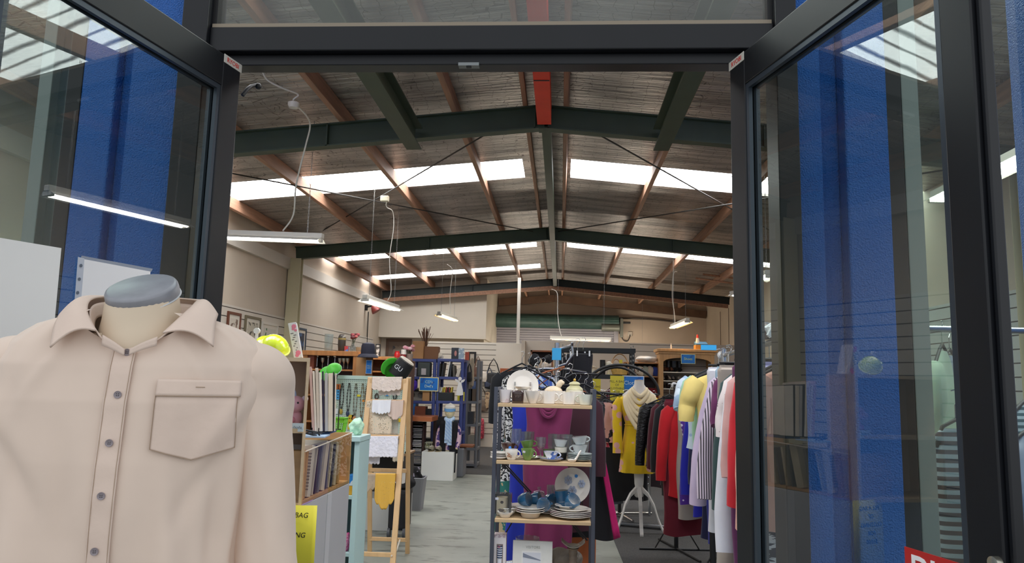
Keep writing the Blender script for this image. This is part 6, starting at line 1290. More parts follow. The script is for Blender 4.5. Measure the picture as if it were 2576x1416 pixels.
for px, lab in ((1388, 'narrow fluted glass left of the upright plate'), (1400, 'narrow fluted glass touching the upright plate')): goblet(lab, px, z2, .155, .02, .05, DR+.285, n=20, group='flute glasses on the third shelf')
# --- fourth shelf
z3 = ZS[3]
t = thing('boxed_glass', 'white gift box with a striped glass in its window, fourth shelf', 'boxed glass', (X(1268, DR+.05), DR+.06, z3)); hb = at(1268, 1346, DR+.02).z-z3; wb = S(30, DR)
g = G(); g.box(-wb/2, wb/2, -.035, .035, 0, hb); g.obj('carton', mat('#e9e2e2', .4), t, bev=.001); g = G(); g.box(-wb/2-.0005, wb/2+.0005, -.0355, .0355, hb-.016, hb+.0005); g.obj('lid', mat('#b9a4ac', .5, pat='blotch', col2='#e3d8da', ps=60, pr=.5), t)
g = G(); g.box(-.018, .018, -.0362, -.035, .0, hb-.05); g.obj('window', mat('#8a7a74', .3), t)
g = G(); g.lathe([(.012, .0), (.016, hb-.09), (.016, hb-.062), (0, hb-.056)], (0, -.03, 0), 18); [g.lathe([(.0164, 0), (.0168, .003), (.0164, .006)], (0, -.03, hb-.125+.012*k), 18, mi=1) for k in range(6)]; g.obj('striped_glass', [mat('#e6e6ee', .3), mat('#34486a', .4)], t, smooth=True)
letters('30', .015, mat('#b8303c', .4), t, face(-.004, -.0505, hb-.064))
q = at(1340, 1362, DR+.03); t = thing('album', 'white VISITORS guest book with a beach photograph, fourth shelf', 'book', (q.x, DR+.03, z3), rot=(math.radians(-6), 0, 0)); wa = S(97, DR); ha = q.z-z3
g = G(); g.box(-wa/2, wa/2, 0, .022, 0, ha); g.obj('cover', mat('#dfded8', .6, nz=.03, ns=30), t, bev=.002); letters('VISITORS', .02, mat('#a5a59f', .5), t, face(.002, -.0008, ha-.034), sx=1.0)
g = G(); g.box(-.06*1, .05, -.0012, 0, ha-.2, ha-.055); g.obj('mount', mat('#e9e8e4', .6), t); g = G(); g.box(-.054, .046, -.002, -.0012, ha-.19, ha-.062); g.obj('photo', mat('#d3d5dc', .5), t)
g = G(); g.prism([(-.054, ha-.088), (-.054, ha-.066), (-.02, ha-.078), (.046, ha-.1), (.046, ha-.104)], -.0026, -.002); g.obj('photo_hill', mat('#7d8494', .6), t); g = G()
for k, (xx, hh) in enumerate(((-.012, .03), (.0, .034), (.012, .028), (.026, .026), (.038, .03), (-.03, .014))): g.ball((xx, -.0028, ha-.15+hh*.5), (.005, .001, hh*.5), 8, 6)
g.obj('photo_figures', mat('#3a3d48', .6), t)
t = thing('glass_bowl', 'clear glass bowl behind the guest book', 'bowl', (X(1335, DR+.18), DR+.18, z3+.12)); g = G(); g.lathe([(.03, 0), (.06, .03), (.072, .075), (.069, .075), (.056, .032), (0, .008)], n=28); g.obj('bowl', M_gl, t, smooth=True); boxthing('box', 'plain box under the glass bowl', 'box', (X(1335, DR+.18), DR+.18, z3), (.1, .1, .12), mat('#b9b2a6', .6))
t = thing('pottery_vase', 'ribbed brown pottery candle holder with a flared square rim, fourth shelf', 'candle holder', (X(1447, DR+.09), DR+.1, z3)); pt_ = mat('#7d6f62', .5, nz=.15, ns=12)
hv = at(1447, 1383, DR+.05).z-z3; g = G(); g.lathe([(.03, 0), (.034, .02)]+[(.026+.0025*math.sin(k*2.2)-.004*math.sin(PI*k/14), .02+(hv-.03)*k/14) for k in range(15)]+[(.034, hv), (0, hv)], n=28); g.obj('body', pt_, t, smooth=True)
g = G(); g.grid(lambda u, v: V((lerp(-.065, .065, u), lerp(-.045, .045, v), hv+.004+9.0*(lerp(-.065, .065, u))**2*.9+2*(lerp(-.045, .045, v))**2)), 14, 8); g.obj('rim_dish', mat('#8f8678', .5), t, smooth=True, thick=.006); g = G(); g.lathe([(.034, hv+.006), (.037, hv+.018), (.03, hv+.02), (0, hv+.016)], n=24); g.obj('cup', mat('#a09a8c', .5), t, smooth=True)
t = heap('stone_ornament', 'grey ridged stone-like ornament behind the candle holder', 'ornament', (X(1420, DR+.2), DR+.2, z3+.0), (.11, .06, .07), mat('#8d857c', .8, nz=.2, ns=16, bump=.8, bs=30), 21)
# ---------------------------------------------------------------- clothes, shared
def garment(kind, lab, c, L, w, m, rz=0, sl=0, sw=.055, hang=True, msl=None, t=.045, amp=.012, flare=1.0, cat=None, seed=None, hm=None, open_=None, group=None, sang=.16, hz=.2, hanger_lab=None, collar=None):
    "clothing hanging from a hanger; c = hook point on the rail; garment plane is local xz"
    c = V(c); seed = seed if seed is not None else (len(lab)*7.3+c.x*31+c.y*17); top = -.11
    th = thing(kind, lab, cat or kind.replace('_', ' '), c, rz, group); ph = seed % 6.28
    pants = kind in ('trousers', 'skirt')
    def prof(v):
        if pants: return [w*.9, t*.5] if v < .02 else [w*lerp(.95, flare, v), t]
        d = v*L
        hw = interp([(0, .055), (.03, .09), (.05, w*.75), (.075, w), (.14, w*.97), (.25, w*.9), (L, w*flare)], d); return [hw, interp([(0, .01), (.05, .018), (.2, t*.8), (L, t)], d)]
    def fn(u, v):
        v = v**1.55; a = 2*PI*u; hw, hd = prof(v); k = min(1, v*3)
        x = hw*math.copysign(abs(math.cos(a))**.75, math.cos(a)); y = hd*math.copysign(abs(math.sin(a))**.8, math.sin(a))
        y += amp*k*math.sin(x*38+ph+3*v)*(.6+.4*math.sin(x*11+ph*2)); x += amp*.7*k*math.sin(v*9+ph)
        z = top - v*L + (.012*math.sin(x*17+ph) if v > .96 else 0)
        if v < .06 and not pants: z -= .0
        return V((x, y, z))
    g = G(); g.grid(fn, 40, 34, wrap=True); g.obj('body', m, th, smooth=True)
    if sl:
        for s in (-1, 1):
            g = G(); sh = V((s*w*.93, 0, top-.085)); a = sang; pts = [sh+V((-s*.02, 0, .012)), sh+V((s*.012, 0, -.03))]; n = 8
            for k in range(1, n+1): d = sl*k/n; pts.append(sh+V((s*(.012+d*math.sin(a)*(1-.5*k/n)), .012*math.sin(k*1.1+ph), -.03-d*math.cos(a))))
            rs = [sw*.8, sw*1.05]+[sw*(1-.25*k/n)*(1+.03*math.sin(k*2+ph)) for k in range(1, n+1)]
            g.tube(pts, rs, 16)
            for i, p in enumerate(g.v): g.v[i] = V((p.x, p.y*.75, p.z))
            g.obj('sleeve', msl or m, th, smooth=True)
    if collar: g = G(); g.tube([(.05*math.cos(2*PI*k/14), .022*math.sin(2*PI*k/14), top+.008-.012*(math.sin(2*PI*k/14) < 0)) for k in range(14)], .013, 8, closed=True); g.obj('collar', collar, th, smooth=True)
    if hang:
        ht = thing('coat_hanger', ' '.join((hanger_lab or 'hanger of the '+lab).split()[:16]), 'hanger', c, rz, 'coat hangers'); mm = hm or M_blk; g = G()
        g.tube([(-.0, 0, top+.03), (0, 0, -.03), (.014, 0, -.012), (.02, 0, .006), (.008, 0, .021), (-.012, 0, .016)], .0022, 6); g.obj('hook', M_silver, ht)
        g = G()
        if pants: g.tube([(-w*.9, 0, top+.012), (w*.9, 0, top+.012)], .006, 6); g.tube([(0, 0, top+.03), (0, 0, top+.012)], .006, 6)
        else: g.tube([(-w*.9, 0, top-.062), (-.05, 0, top+.006), (0, 0, top+.03), (.05, 0, top+.006), (w*.9, 0, top-.062)], .007, 8)
        g.obj('arm', mm, ht, smooth=True)
    return th
def fab(c, **k): k.setdefault('nz', .05); k.setdefault('ns', 12); k.setdefault('sheen', .15); return mat(c, .85, **k)
# ---------------------------------------------------------------- four-way rack behind the china
def railpt(px, D, z): return V((at(px, 960, D).x, D, z))
chrome = mat('#b9bcc0', .22, .95)
pc = railpt(1400, 6.05, 0)
t = thing('clothes_stand', 'chrome four-way clothes stand behind the china rack, blue card on top', 'clothes stand', pc)
zp1 = at(1403, 862, 6.05).z
g = G(); g.tube([(0, 0, .04), (0, 0, zp1)], .022, 14); g.obj('pole', chrome, t, smooth=True)
g = G(); g.tube([(.02, 0, 1.72), (.09, -.02, 1.74), (.12, -.05, zp1-.02), (.12, -.06, zp1)], .012, 8); g.tube([(.12, -.05, zp1-.03), (.13, -.05, 1.68), (.08, -.04, 1.6), (.0, 0, 1.58)], .011, 8); g.obj('arm', chrome, t, smooth=True)
for a in ((0, -.85, -.22), (-.26, .1, -.02), (.24, .15, -.02)): g = G(); z0 = 1.56; g.tube([(0, 0, z0), (a[0]*.3, a[1]*.3, z0), (a[0], a[1], z0+a[2])], .012, 8); g.obj('arm', chrome, t, smooth=True)
for a in ((.45, .0), (-.45, 0), (0, .45), (0, -.45)): g = G(); g.tube([(0, 0, .05), (a[0], a[1], .03)], .016, 8); g.obj('foot', chrome, t, smooth=True)
q = at(1400, 905, 5.95); poster('small bright blue card taped to the chrome clothes stand', V((q.x, 6.0, q.z)), S(23, 5.95), S(30, 5.95), mat('#3aa6dc', .5), (), border='#3aa6dc', name='card', cat='card')
zeb = fab('#e4e2de', pat='zebra', col2='#1a1a1c', ps=16, pr=.5)
mag = fab('#74204e'); roy = fab('#1c2fa8'); maro = fab('#3a1422')
garment('dress', 'long magenta dress with a draped neck behind the china rack', railpt(1381, 5.32, 1.50), 1.2, .17, mag, seed=1, flare=1.0, t=.05, amp=.022)
g = G(); o = railpt(1381, 5.32, 1.39)
for k in range(4): g.tube([(o.x+.075*math.cos(PI+PI*i/12)*(1-.1*k), o.y-.05-.004*k, o.z-.03-.026*k+.075*math.sin(PI+PI*i/12)) for i in range(13)], .012, 6)
for nm in [x for x in bpy.data.objects if x.get('label', '').startswith('long magenta dress')]: ob = g.obj('cowl_neck', mag, nm, smooth=True, world=True)
garment('dress', 'royal blue dress hanging left of the magenta one', railpt(1345, 5.62, 1.5), 1.22, .17, roy, seed=2, flare=1.2)
garment('dress', 'black and white scribble-print top left of the royal blue dress', railpt(1322, 5.8, 1.55), .75, .17, zeb, seed=3, sl=.4)
garment('dress', 'teal and rust patterned dress at the left end of the four-way stand', railpt(1300, 6.0, 1.5), 1.2, .15, fab('#2f7d74', pat='blotch', col2='#c9b48c', ps=14, pr=.56), seed=4)
garment('dress', 'black dress behind the teal patterned one', railpt(1306, 6.1, 1.52), .95, .17, fab('#17171c'), seed=5)
garment('dress', 'dark maroon dress right of the magenta one', railpt(1443, 5.55, 1.5), 1.0, .16, maro, seed=6, sl=.5)
garment('dress', 'orange long skirt behind the pottery candle holder', railpt(1455, 5.9, 1.5), 1.32, .12, fab('#d97a48'), seed=7, flare=1.25)
t = garment('coat', 'black coat with a magenta hem band right of the china rack post', railpt(1470, 5.75, 1.46), 1.04, .16, fab('#15141a'), seed=8, flare=1.5)
g = G(); g.grid(lambda u, v: V((lerp(.075, .225, v)+lerp(0, .05, u)*(.5+.5*v), -.072-.01*v, lerp(-.3, -1.14, v)+.02*u)), 4, 12); g.obj('magenta_band', fab('#c01468'), t, smooth=True, thick=.01)
# upper hanging pieces
for i, (px, D, y0, w, L, lab) in enumerate(((1440, 6.35, 897, .09, .5, 'black trousers clipped at the left of the upper bar'), (1452, 6.3, 890, .10, .52, 'black trousers in the middle of the upper bar'), (1466, 6.25, 888, .085, .46, 'black trousers with a white clip at the right of the upper bar'), (1432, 6.45, 905, .1, .5, 'charcoal trousers at the back of the upper bar'))):
    z = at(px, y0, D).z; garment('trousers', lab, railpt(px, D, z+.11), L, w, fab('#14141b'), seed=i, hanger_lab='clip hanger of the '+lab)
    g = G(); [g.bx((railpt(px, D, 0).x+s*w*.6, D-.05, z-.005), (.012, .02, .045)) for s in (-1, 1)]; 
    solo(g, 'peg', mat('#dadcdc', .3), 'pale clips on the %s' % ' '.join(lab.split()[:12]), 'clip', 'trouser clips')
garment('jacket', 'black jacket with peaked shoulders at the left of the upper bar', railpt(1312, 6.2, 1.68), .5, .2, fab('#16171d'), seed=11, sl=.35)
garment('blouse', 'black and white scribble-print blouse on the upper bar, left', railpt(1330, 6.0, 1.66), .3, .16, zeb, seed=12, sl=.2)
garment('blouse', 'blue and white lettered top on the upper bar in front of the pole', railpt(1365, 5.9, 1.62), .3, .12, fab('#3f5fb0', pat='blotch', col2='#c9d4e2', ps=22, pr=.5), seed=13, amp=.02)
garment('blouse', 'dark green and plum print top beside the blue and white one', railpt(1352, 6.05, 1.63), .35, .14, fab('#2f4a3a', pat='blotch', col2='#5a2a4a', ps=12, pr=.5), seed=14)
for i, (px, py, D, R, c, lab) in enumerate(((1360, 940, 5.7, -35, '#9a5a34', 'brown wooden hanger tilted among the black ones'), (1420, 950, 5.5, 25, '#16161a', 'black plastic hanger tilted over the magenta dress'), (1440, 940, 5.6, -18, '#16161a', 'black hanger with a long arm pointing right'), (1470, 965, 5.5, 12, '#16161a', 'black hanger over the right post of the china rack'), (1390, 955, 5.4, 40, '#16161a', 'black hanger tipped steeply by the chrome pole'), (1345, 925, 6.1, 8, '#1b1b20', 'black hanger at the left of the upper bar'), (1495, 985, 5.7, -12, '#16161a', 'black hanger poking out right of the china rack'))):
    q = at(px, py, D); t = thing('coat_hanger', lab, 'hanger', q, rot=(0, math.radians(R), .3), group=None); g = G(); g.tube([(0, 0, -.005), (0, 0, .03), (.016, 0, .045), (.02, 0, .065), (.004, 0, .08), (-.014, 0, .07)], .0025, 6); g.obj('hook', M_silver, t)
    g = G(); g.tube([(-.19, 0, -.06), (-.05, 0, -.015), (0, 0, -.002), (.05, 0, -.015), (.19, 0, -.06)], .0065, 8); g.tube([(-.185, 0, -.065), (.185, 0, -.065)], .004, 6); g.obj('arm', mat(c, .45), t, smooth=True)
for px, py, D, r, lab in ((1345, 908, 6.4, .05, 'round black bag on top of the four-way stand'), (1380, 900, 6.5, .035, 'small black bag beside the chrome pole')):
    heap('bag', lab, 'bag', at(px, py+14, D), (r, r, r*1.1), M_blk2, px)
# hats on a brown shelf far behind
q0, q1 = at(1334, 915, 14.5), at(1391, 915, 14.5); zt5 = at(1360, 881, 14.5).z
t = thing('bookcase', 'brown open cabinet of white hats behind the four-way stand', 'cabinet', ((q0.x+q1.x)/2, 14.7, 0)); 
for x in (q0.x, q1.x-.03): g = G(); g.box(x, x+.03, 14.5, 14.9, 0, zt5); g.obj('side_panel', M_brown, t, world=True)
g = G(); g.box(q0.x, q1.x, 14.5, 14.9, zt5-.03, zt5); g.obj('top', M_brown, t, world=True); g = G(); g.box(q0.x, q1.x, 14.88, 14.9, 0, zt5); g.obj('back_panel', M_dbrown, t, world=True); zz = q0.z-.1; g = G(); g.box(q0.x, q1.x, 14.5, 14.9, zz-.03, zz); g.obj('shelf_board', M_brown, t, world=True)
heap('hat', 'big white cushion hat in the brown cabinet, left', 'hat', V((at(1348, 900, 14.6).x, 14.65, zz)), (.13, .12, .12), fab('#d9d2c8'), 31); heap('hat', 'white hat in the brown cabinet, right', 'hat', V((at(1376, 900, 14.6).x, 14.65, zz)), (.12, .12, .09), fab('#cfc9c2'), 32)
# ---------------------------------------------------------------- round rack with black hoop, middle right
pr2 = railpt(1560, 8.5, 0)
t = thing('clothes_stand', 'black round clothes rail behind the yellow dress', 'clothes stand', pr2); zr3 = at(1560, 990, 8.5).z
g = G(); g.tube([(.42*math.cos(2*PI*k/40), .42*math.sin(2*PI*k/40), zr3) for k in range(40)], .014, 8, closed=True); g.obj('ring', M_blk, t, smooth=True)
g = G(); g.tube([(.42*math.cos(PI*k/20), -.1, zr3+.32*math.sin(PI*k/20)) for k in range(21)], .016, 8); g.tube([(.3*math.cos(PI*k/20)-.02, .2, zr3+.3*math.sin(PI*k/20)) for k in range(21)], .016, 8); g.obj('hoop', M_blk, t, smooth=True)
g = G(); g.tube([(0, 0, .03), (0, 0, zr3)], .02, 10); [g.tube([(0, 0, zr3), (.42*math.cos(a), .42*math.sin(a), zr3)], .008, 6) for a in (0, PI/2, PI, 1.5*PI)]; g.obj('pole', M_blk, t, smooth=True)
g = G(); [g.tube([(0, 0, .04), (.4*math.cos(a), .4*math.sin(a), .025)], .014, 8) for a in (.4, 2, 3.5, 5)]; g.obj('foot', M_silver, t, smooth=True)
pinkf = fab('#e9dcda', pat='blotch', col2='#c84a62', ps=9, pr=.55)
for kind, lab, px, D, L, w, m, sl in (('blouse', 'white and pink floral top at the left of the round rail', 1517, 8.0, .45, .1, pinkf, .2), ('blouse', 'pink, white and black print blouse with a bow', 1524, 7.95, .4, .08, fab('#d8a8a0', pat='blotch', col2='#2a2430', ps=11, pr=.55), .15), ('blouse', 'maroon top beside the bowed blouse', 1531, 8.1, .58, .09, fab('#5a1826'), 0), ('trousers', 'pale grey trousers hanging low left of the round rail', 1514, 8.2, .95, .09, fab('#b9bac0'), 0), ('trousers', 'steel grey trousers on the round rail', 1545, 8.05, 1.05, .1, fab('#6a7078'), 0), ('trousers', 'black trousers in front on the round rail', 1570, 8.0, 1.0, .2, fab('#101014'), 0), ('trousers', 'black trousers beside the yellow dress on the round rail', 1592, 8.12, 1.0, .17, fab('#121218'), 0), ('blouse', 'red and blue print blouse low on the round rail', 1512, 8.4, 1.15, .08, fab('#3a3a8a', pat='blotch', col2='#b83a3a', ps=12, pr=.55), 0)):
    garment(kind, lab, railpt(px, D, zr3+.02), L, w, m, sl=sl, t=.04, seed=px)
for i, (px, D) in enumerate(((1604, 8.9), (1625, 8.8), (1645, 8.7), (1535, 8.95))): garment('trousers', 'dark garment on the far side of the round rail, %s' % ('first', 'second', 'third', 'fourth')[i], railpt(px, D, zr3+.02), .95, .12, fab(('#15151a', '#1c1a22', '#26161c', '#6a1a2a')[i]), seed=i)
# signs on it
q = at(1553, 1010, 8.25); poster('tall yellow fill-a-bag sign on the round rail', V((q.x, 8.3, q.z)), S(34, 8.3), S(63, 8.3), mat('#e0d03a', .5), ('FILL A BAG', 'OF', 'CLOTHING', 'FOR', '$10.00'), .034, tcol='#4a4320', border='#e0d03a')
q = at(1495, 1000, 8.6); poster('small yellow fill-a-bag sign behind the right post of the china rack', V((q.x, 8.65, q.z)), S(32, 8.6), S(46, 8.6), mat('#d9c936', .5), ('FILL A BAG', 'OF'), .03, tcol='#4a4320', border='#d9c936')
q = at(1594, 982, 8.4); poster('blue clothing sign with white border behind the scarf', V((q.x, 8.45, q.z)), S(54, 8.4), S(36, 8.4), M_bl, ('Clothing',), .06, tcol='#cfe8f4')
# ---------------------------------------------------------------- yellow dress on a white tripod form
fp = railpt(1608, 7.72, 0); fz = at(1607, 957, 7.72).z
t = thing('dress_form', 'white torso form on a turned white tripod wearing the yellow dress', 'mannequin', fp)
M_wf = mat('#dcdad6', .4)
g = G(); g.grid(lambda u, v: V((interp([(0, .12), (.3, .11), (.55, .15), (.8, .17), (.88, .1), (.92, .05), (1, .046)], v)*math.cos(2*PI*u), interp([(0, .08), (.3, .08), (.6, .1), (.8, .08), (.9, .05), (1, .045)], v)*math.sin(2*PI*u), lerp(.75, fz, v))), 24, 20, wrap=True); g.obj('torso', mat('#d6d0c8', .7), t, smooth=True)
g = G(); g.lathe([(.046, fz-.005), (.046, fz+.006), (0, fz+.008)], n=20); g.obj('neck_cap', mat('#cdbfa8', .5), t, smooth=True)
g = G(); g.lathe([(.03, .33), (.045, .345), (.045, .4), (.035, .42), (.045, .46), (.05, .55), (.042, .66), (.03, .72), (.045, .745), (.03, .8), (0, .8)], n=24); g.obj('turned_post', M_wf, t, smooth=True)
for a in (-.45, PI+.45, PI*1.5): 
    g = G(); P = [(.03, .39), (.1, .34), (.16, .24), (.2, .12), (.235, .045), (.27, .0)]; g.add([], []); n = len(P); d = V((math.cos(a), math.sin(a), 0)); s = V((-math.sin(a), math.cos(a), 0))*.017
    for i in range(n-1):
        p, q = P[i], P[i+1]; h0, h1 = (.05, .036, .034, .03, .028, .02)[i], (.05, .036, .034, .03, .028, .02)[i+1]
        vs = []
        for (r, z), h in ((p, h0), (q, h1)):
            for sg in (-1, 1): vs += [d*r+s*sg+V((0, 0, z)), d*r+s*sg+V((0, 0, z+h))]
        g.add(vs, [(0, 1, 3, 2), (4, 6, 7, 5), (0, 4, 5, 1), (2, 3, 7, 6), (1, 5, 7, 3), (0, 2, 6, 4)])
    g.obj('leg', M_wf, t, bev=.002)
yf = fab('#e2bb14', pat='flower', col2='#d9a39a', ps=9, pr=.3)
zsd = at(1607, 990, 7.72).z; zhm = at(1600, 1192, 7.6).z
t = thing('dress', 'mustard yellow dress with pink flowers on the white tripod form', 'dress', V((fp.x-.02, 7.72, zhm)))
H = zsd-zhm
def dr(u, v):
    a = 2*PI*u; hw = interp([(0, .17), (.25, .15), (.5, .125), (.62, .115), (.8, .165), (.93, .19), (1, .09)], v); hd = interp([(0, .11), (.5, .1), (.62, .09), (.8, .12), (.95, .08), (1, .05)], v); f = .01*math.sin(7*a)*(1-v)+.006*math.sin(13*a)*(1-v)
    return V(((hw+f)*math.cos(a), (hd+f)*math.sin(a), H*v))
g = G(); g.grid(dr, 44, 34, wrap=True); g.obj('body', yf, t, smooth=True)
for s in (-1, 1): g = G(); g.tube([(s*.165, 0, H*.93), (s*.2, 0, H*.85), (s*.205, -.01, H*.7), (s*.2, -.02, H*.5), (s*.195, -.03, H*.24)], [.04, .052, .05, .047, .054], 12); g.obj('sleeve', yf, t, smooth=True)
g = G(); g.tube([(.122*math.cos(2*PI*k/24), .098*math.sin(2*PI*k/24), H*.6) for k in range(24)], .008, 6, closed=True); g.obj('waistband', yf, t, smooth=True)
t = thing('scarf', 'cream draped scarf around the neck of the yellow dress', 'scarf', V((fp.x, 7.72, zsd-.25))); scm = fab('#ddcba6', bump=.4, bs=20, bst=(1, 1, .2))
g = G()
for k in range(6): g.tube([((.07+.016*k)*math.cos(2*PI*i/40)*(1-.35*max(0, -math.sin(2*PI*i/40))**2), -.03-.01*k+(.06+.012*k)*math.sin(2*PI*i/40), .29-.014*k-(.05+.05*k)*max(0, .35-math.sin(2*PI*i/40))**1.3*.75+.01*math.cos(4*PI*i/40+k)) for i in range(40)], .022, 8, closed=True)
g.obj('loop', scm, t, smooth=True)
for s, l in ((-.02, .2), (.045, .38)): g = G(); g.grid(lambda u, v: V((s+lerp(-.04, .04, u), -.135-.01*math.sin(6*PI*u), .1-l*v)), 12, 8); g.obj('end', mat('#a7a9b8', .85) if l > .3 else scm, t, smooth=True, thick=.01)
# ---------------------------------------------------------------- rear straight rail with dark coats
ZR = 1.43
t = thing('clothes_rail', 'black straight clothes rail with crossed wire feet, hung with coats', 'clothes rail', V((1.05, 6.1, 0)))
g = G(); g.tube([(1.05, 5.2, ZR), (1.05, 7.0, ZR)], .015, 10); g.obj('top_bar', M_blk, t, world=True, smooth=True)
for y in (5.3, 6.92):
    g = G(); g.tube([(1.05, y, 0.02), (1.05, y, ZR+.03)], .02 if y > 6 else .022, 10); g.obj('upright', M_blk, t, world=True, smooth=True)
    g = G(); g.tube([(.72, y-.05, .012), (1.42, y+.02, .012)], .01, 8); g.tube([(1.05, y, .02), (1.18, y-.45, .012)], .01, 8); g.tube([(1.05, y, .02), (.95, y+.4, .012)], .01, 8)
    for x in (.86, 1.25): g.tube([(1.05, y, .33), (x, y-.02, .015)], .006, 6)
    g.obj('foot', M_blk, t, world=True)
g = G(); g.ball((1.05, 7.0, ZR+.02), .03); g.obj('end_cap', mat('#cfd0d0', .3), t, world=True, smooth=True)
DXR = {'black quilted': -.06, 'dark maroon': .02, 'grey knit': .05, 'bright red': .05, 'navy jacket': .22, 'purple dress': .09, 'royal blue': .15, 'deep navy': .2, 'cobalt pleated': .17, 'black jacket': .01}
lea = mat('#161618', .38, bump=1.0, bs=30, bst=(1, 1, 2)); 
for kind, lab, y, L, w, m, sl, rz, msl in (('jacket', 'black quilted leather jacket at the far end of the coat rail', 6.88, .62, .22, lea, .5, .0, None), ('jacket', 'dark maroon jacket in front of the leather one', 6.7, .68, .22, fab('#561a26'), .5, .05, None), ('blouse', 'grey knit top squeezed behind the red cardigan', 6.52, .62, .21, fab('#84848a'), .45, -.05, None), ('jacket', 'black jacket with a cream edge beside the red cardigan', 6.42, .7, .21, fab('#17161a'), .5, .06, None), ('cardigan', 'bright red cardigan in the middle of the coat rail', 6.25, .78, .22, fab('#c4141f'), .55, .0, None), ('jacket', 'navy jacket behind the dotted dress', 6.12, .7, .21, fab('#131a36'), .5, -.04, None), ('dress', 'purple dress with white dots on the coat rail', 6.0, .8, .2, fab('#5a2f9a', pat='dots', col2='#e6dcf2', ps=26, pr=.3), 0, .03, None), ('dress', 'royal blue long-sleeved dress on the coat rail', 5.85, .85, .18, fab('#1a1ea0'), .6, .0, None), ('dress', 'deep navy dress behind the royal blue one', 5.7, .98, .21, fab('#10133a'), .5, .05, None), ('dress', 'cobalt pleated dress at the near end of the coat rail', 5.55, 1.0, .16, fab('#1c2380'), 0, -.05, None), ('skirt', 'dark red long skirt with a ruffled hem under the red cardigan', 6.3, 1.08, .2, fab('#6a1024'), 0, .0, None), ('skirt', 'cream and taupe panel skirt under the red cardigan', 6.2, .93, .1, fab('#b3aaa0'), 0, 0, None), ('trousers', 'black trousers under the leather jacket', 6.8, .85, .15, fab('#111114'), 0, 0, None)):
    garment(kind, lab, V((1.05+DXR.get(' '.join(lab.split()[:2]), 0), y, ZR+.015)), L, w, m, sl=sl, rz=rz, t=.05, seed=y*10, sang=.2)
# bar of the floor stand behind
g = G(); a, b = at(1555, 1314, 7.95), at(1721, 1323, 7.75); a.z = b.z = .03; g.tube([a, b], .022, 12); solo(g, 'floor_bar', chrome, 'chrome foot bar lying on the carpet behind the white tripod', 'bar')
g = G(); p = railpt(1634, 8.6, 0); g.tube([p+V((0, 0, .01)), p+V((0, 0, .95))], .014, 8); g.tube([p+V((-.3, 0, .42)), p+V((0, 0, .42))], .01, 6); g.tube([p+V((-.3, 0, .35)), p+V((0, 0, .35))], .01, 6); solo(g, 'upright', chrome, 'chrome upright of a rail behind the white tripod', 'rail')
# ---------------------------------------------------------------- front rail, close to the right door leaf
ZF = 1.655
t = thing('clothes_rail', 'tall chrome clothes rail of shirts just inside the right door leaf', 'clothes rail', V((1.06, 3.8, 0)))
g = G(); g.tube([(.893, 2.62, ZF), (1.071, 5.0, ZF)], .014, 10); g.obj('top_bar', chrome, t, world=True, smooth=True)
for y in (2.65, 4.97):
    x = 1.06-.075*(4.85-y); g = G(); g.tube([(x, y, .02), (x, y, ZF+.04)], .02, 10); g.obj('upright', chrome, t, world=True, smooth=True); g = G(); g.tube([(x-.3, y, .015), (x+.34, y, .015)], .015, 8); g.obj('foot', chrome, t, world=True)
g = G(); g.ball((1.06, 5.0, ZF), .028); g.obj('end_cap', mat('#d0d2d2', .3), t, world=True, smooth=True)
gsh = lambda c, **k: fab(c, **k)
DXF = {'cream cardigan': .15, 'bright red': .06, 'finely striped': .1, 'white shirt': .07, 'white blouse': .06, 'dusty pink': .05, 'lilac satin': .01, 'dark green': .08, 'mauve and': .06, 'denim blue': .07, 'soft yellow': -.03, 'pale blue': -.05, 'mint green': -.04, 'black top': .05, 'white jeans': -.06, 'periwinkle blue': .08, 'plum blouse': .04, 'lime top': .02}
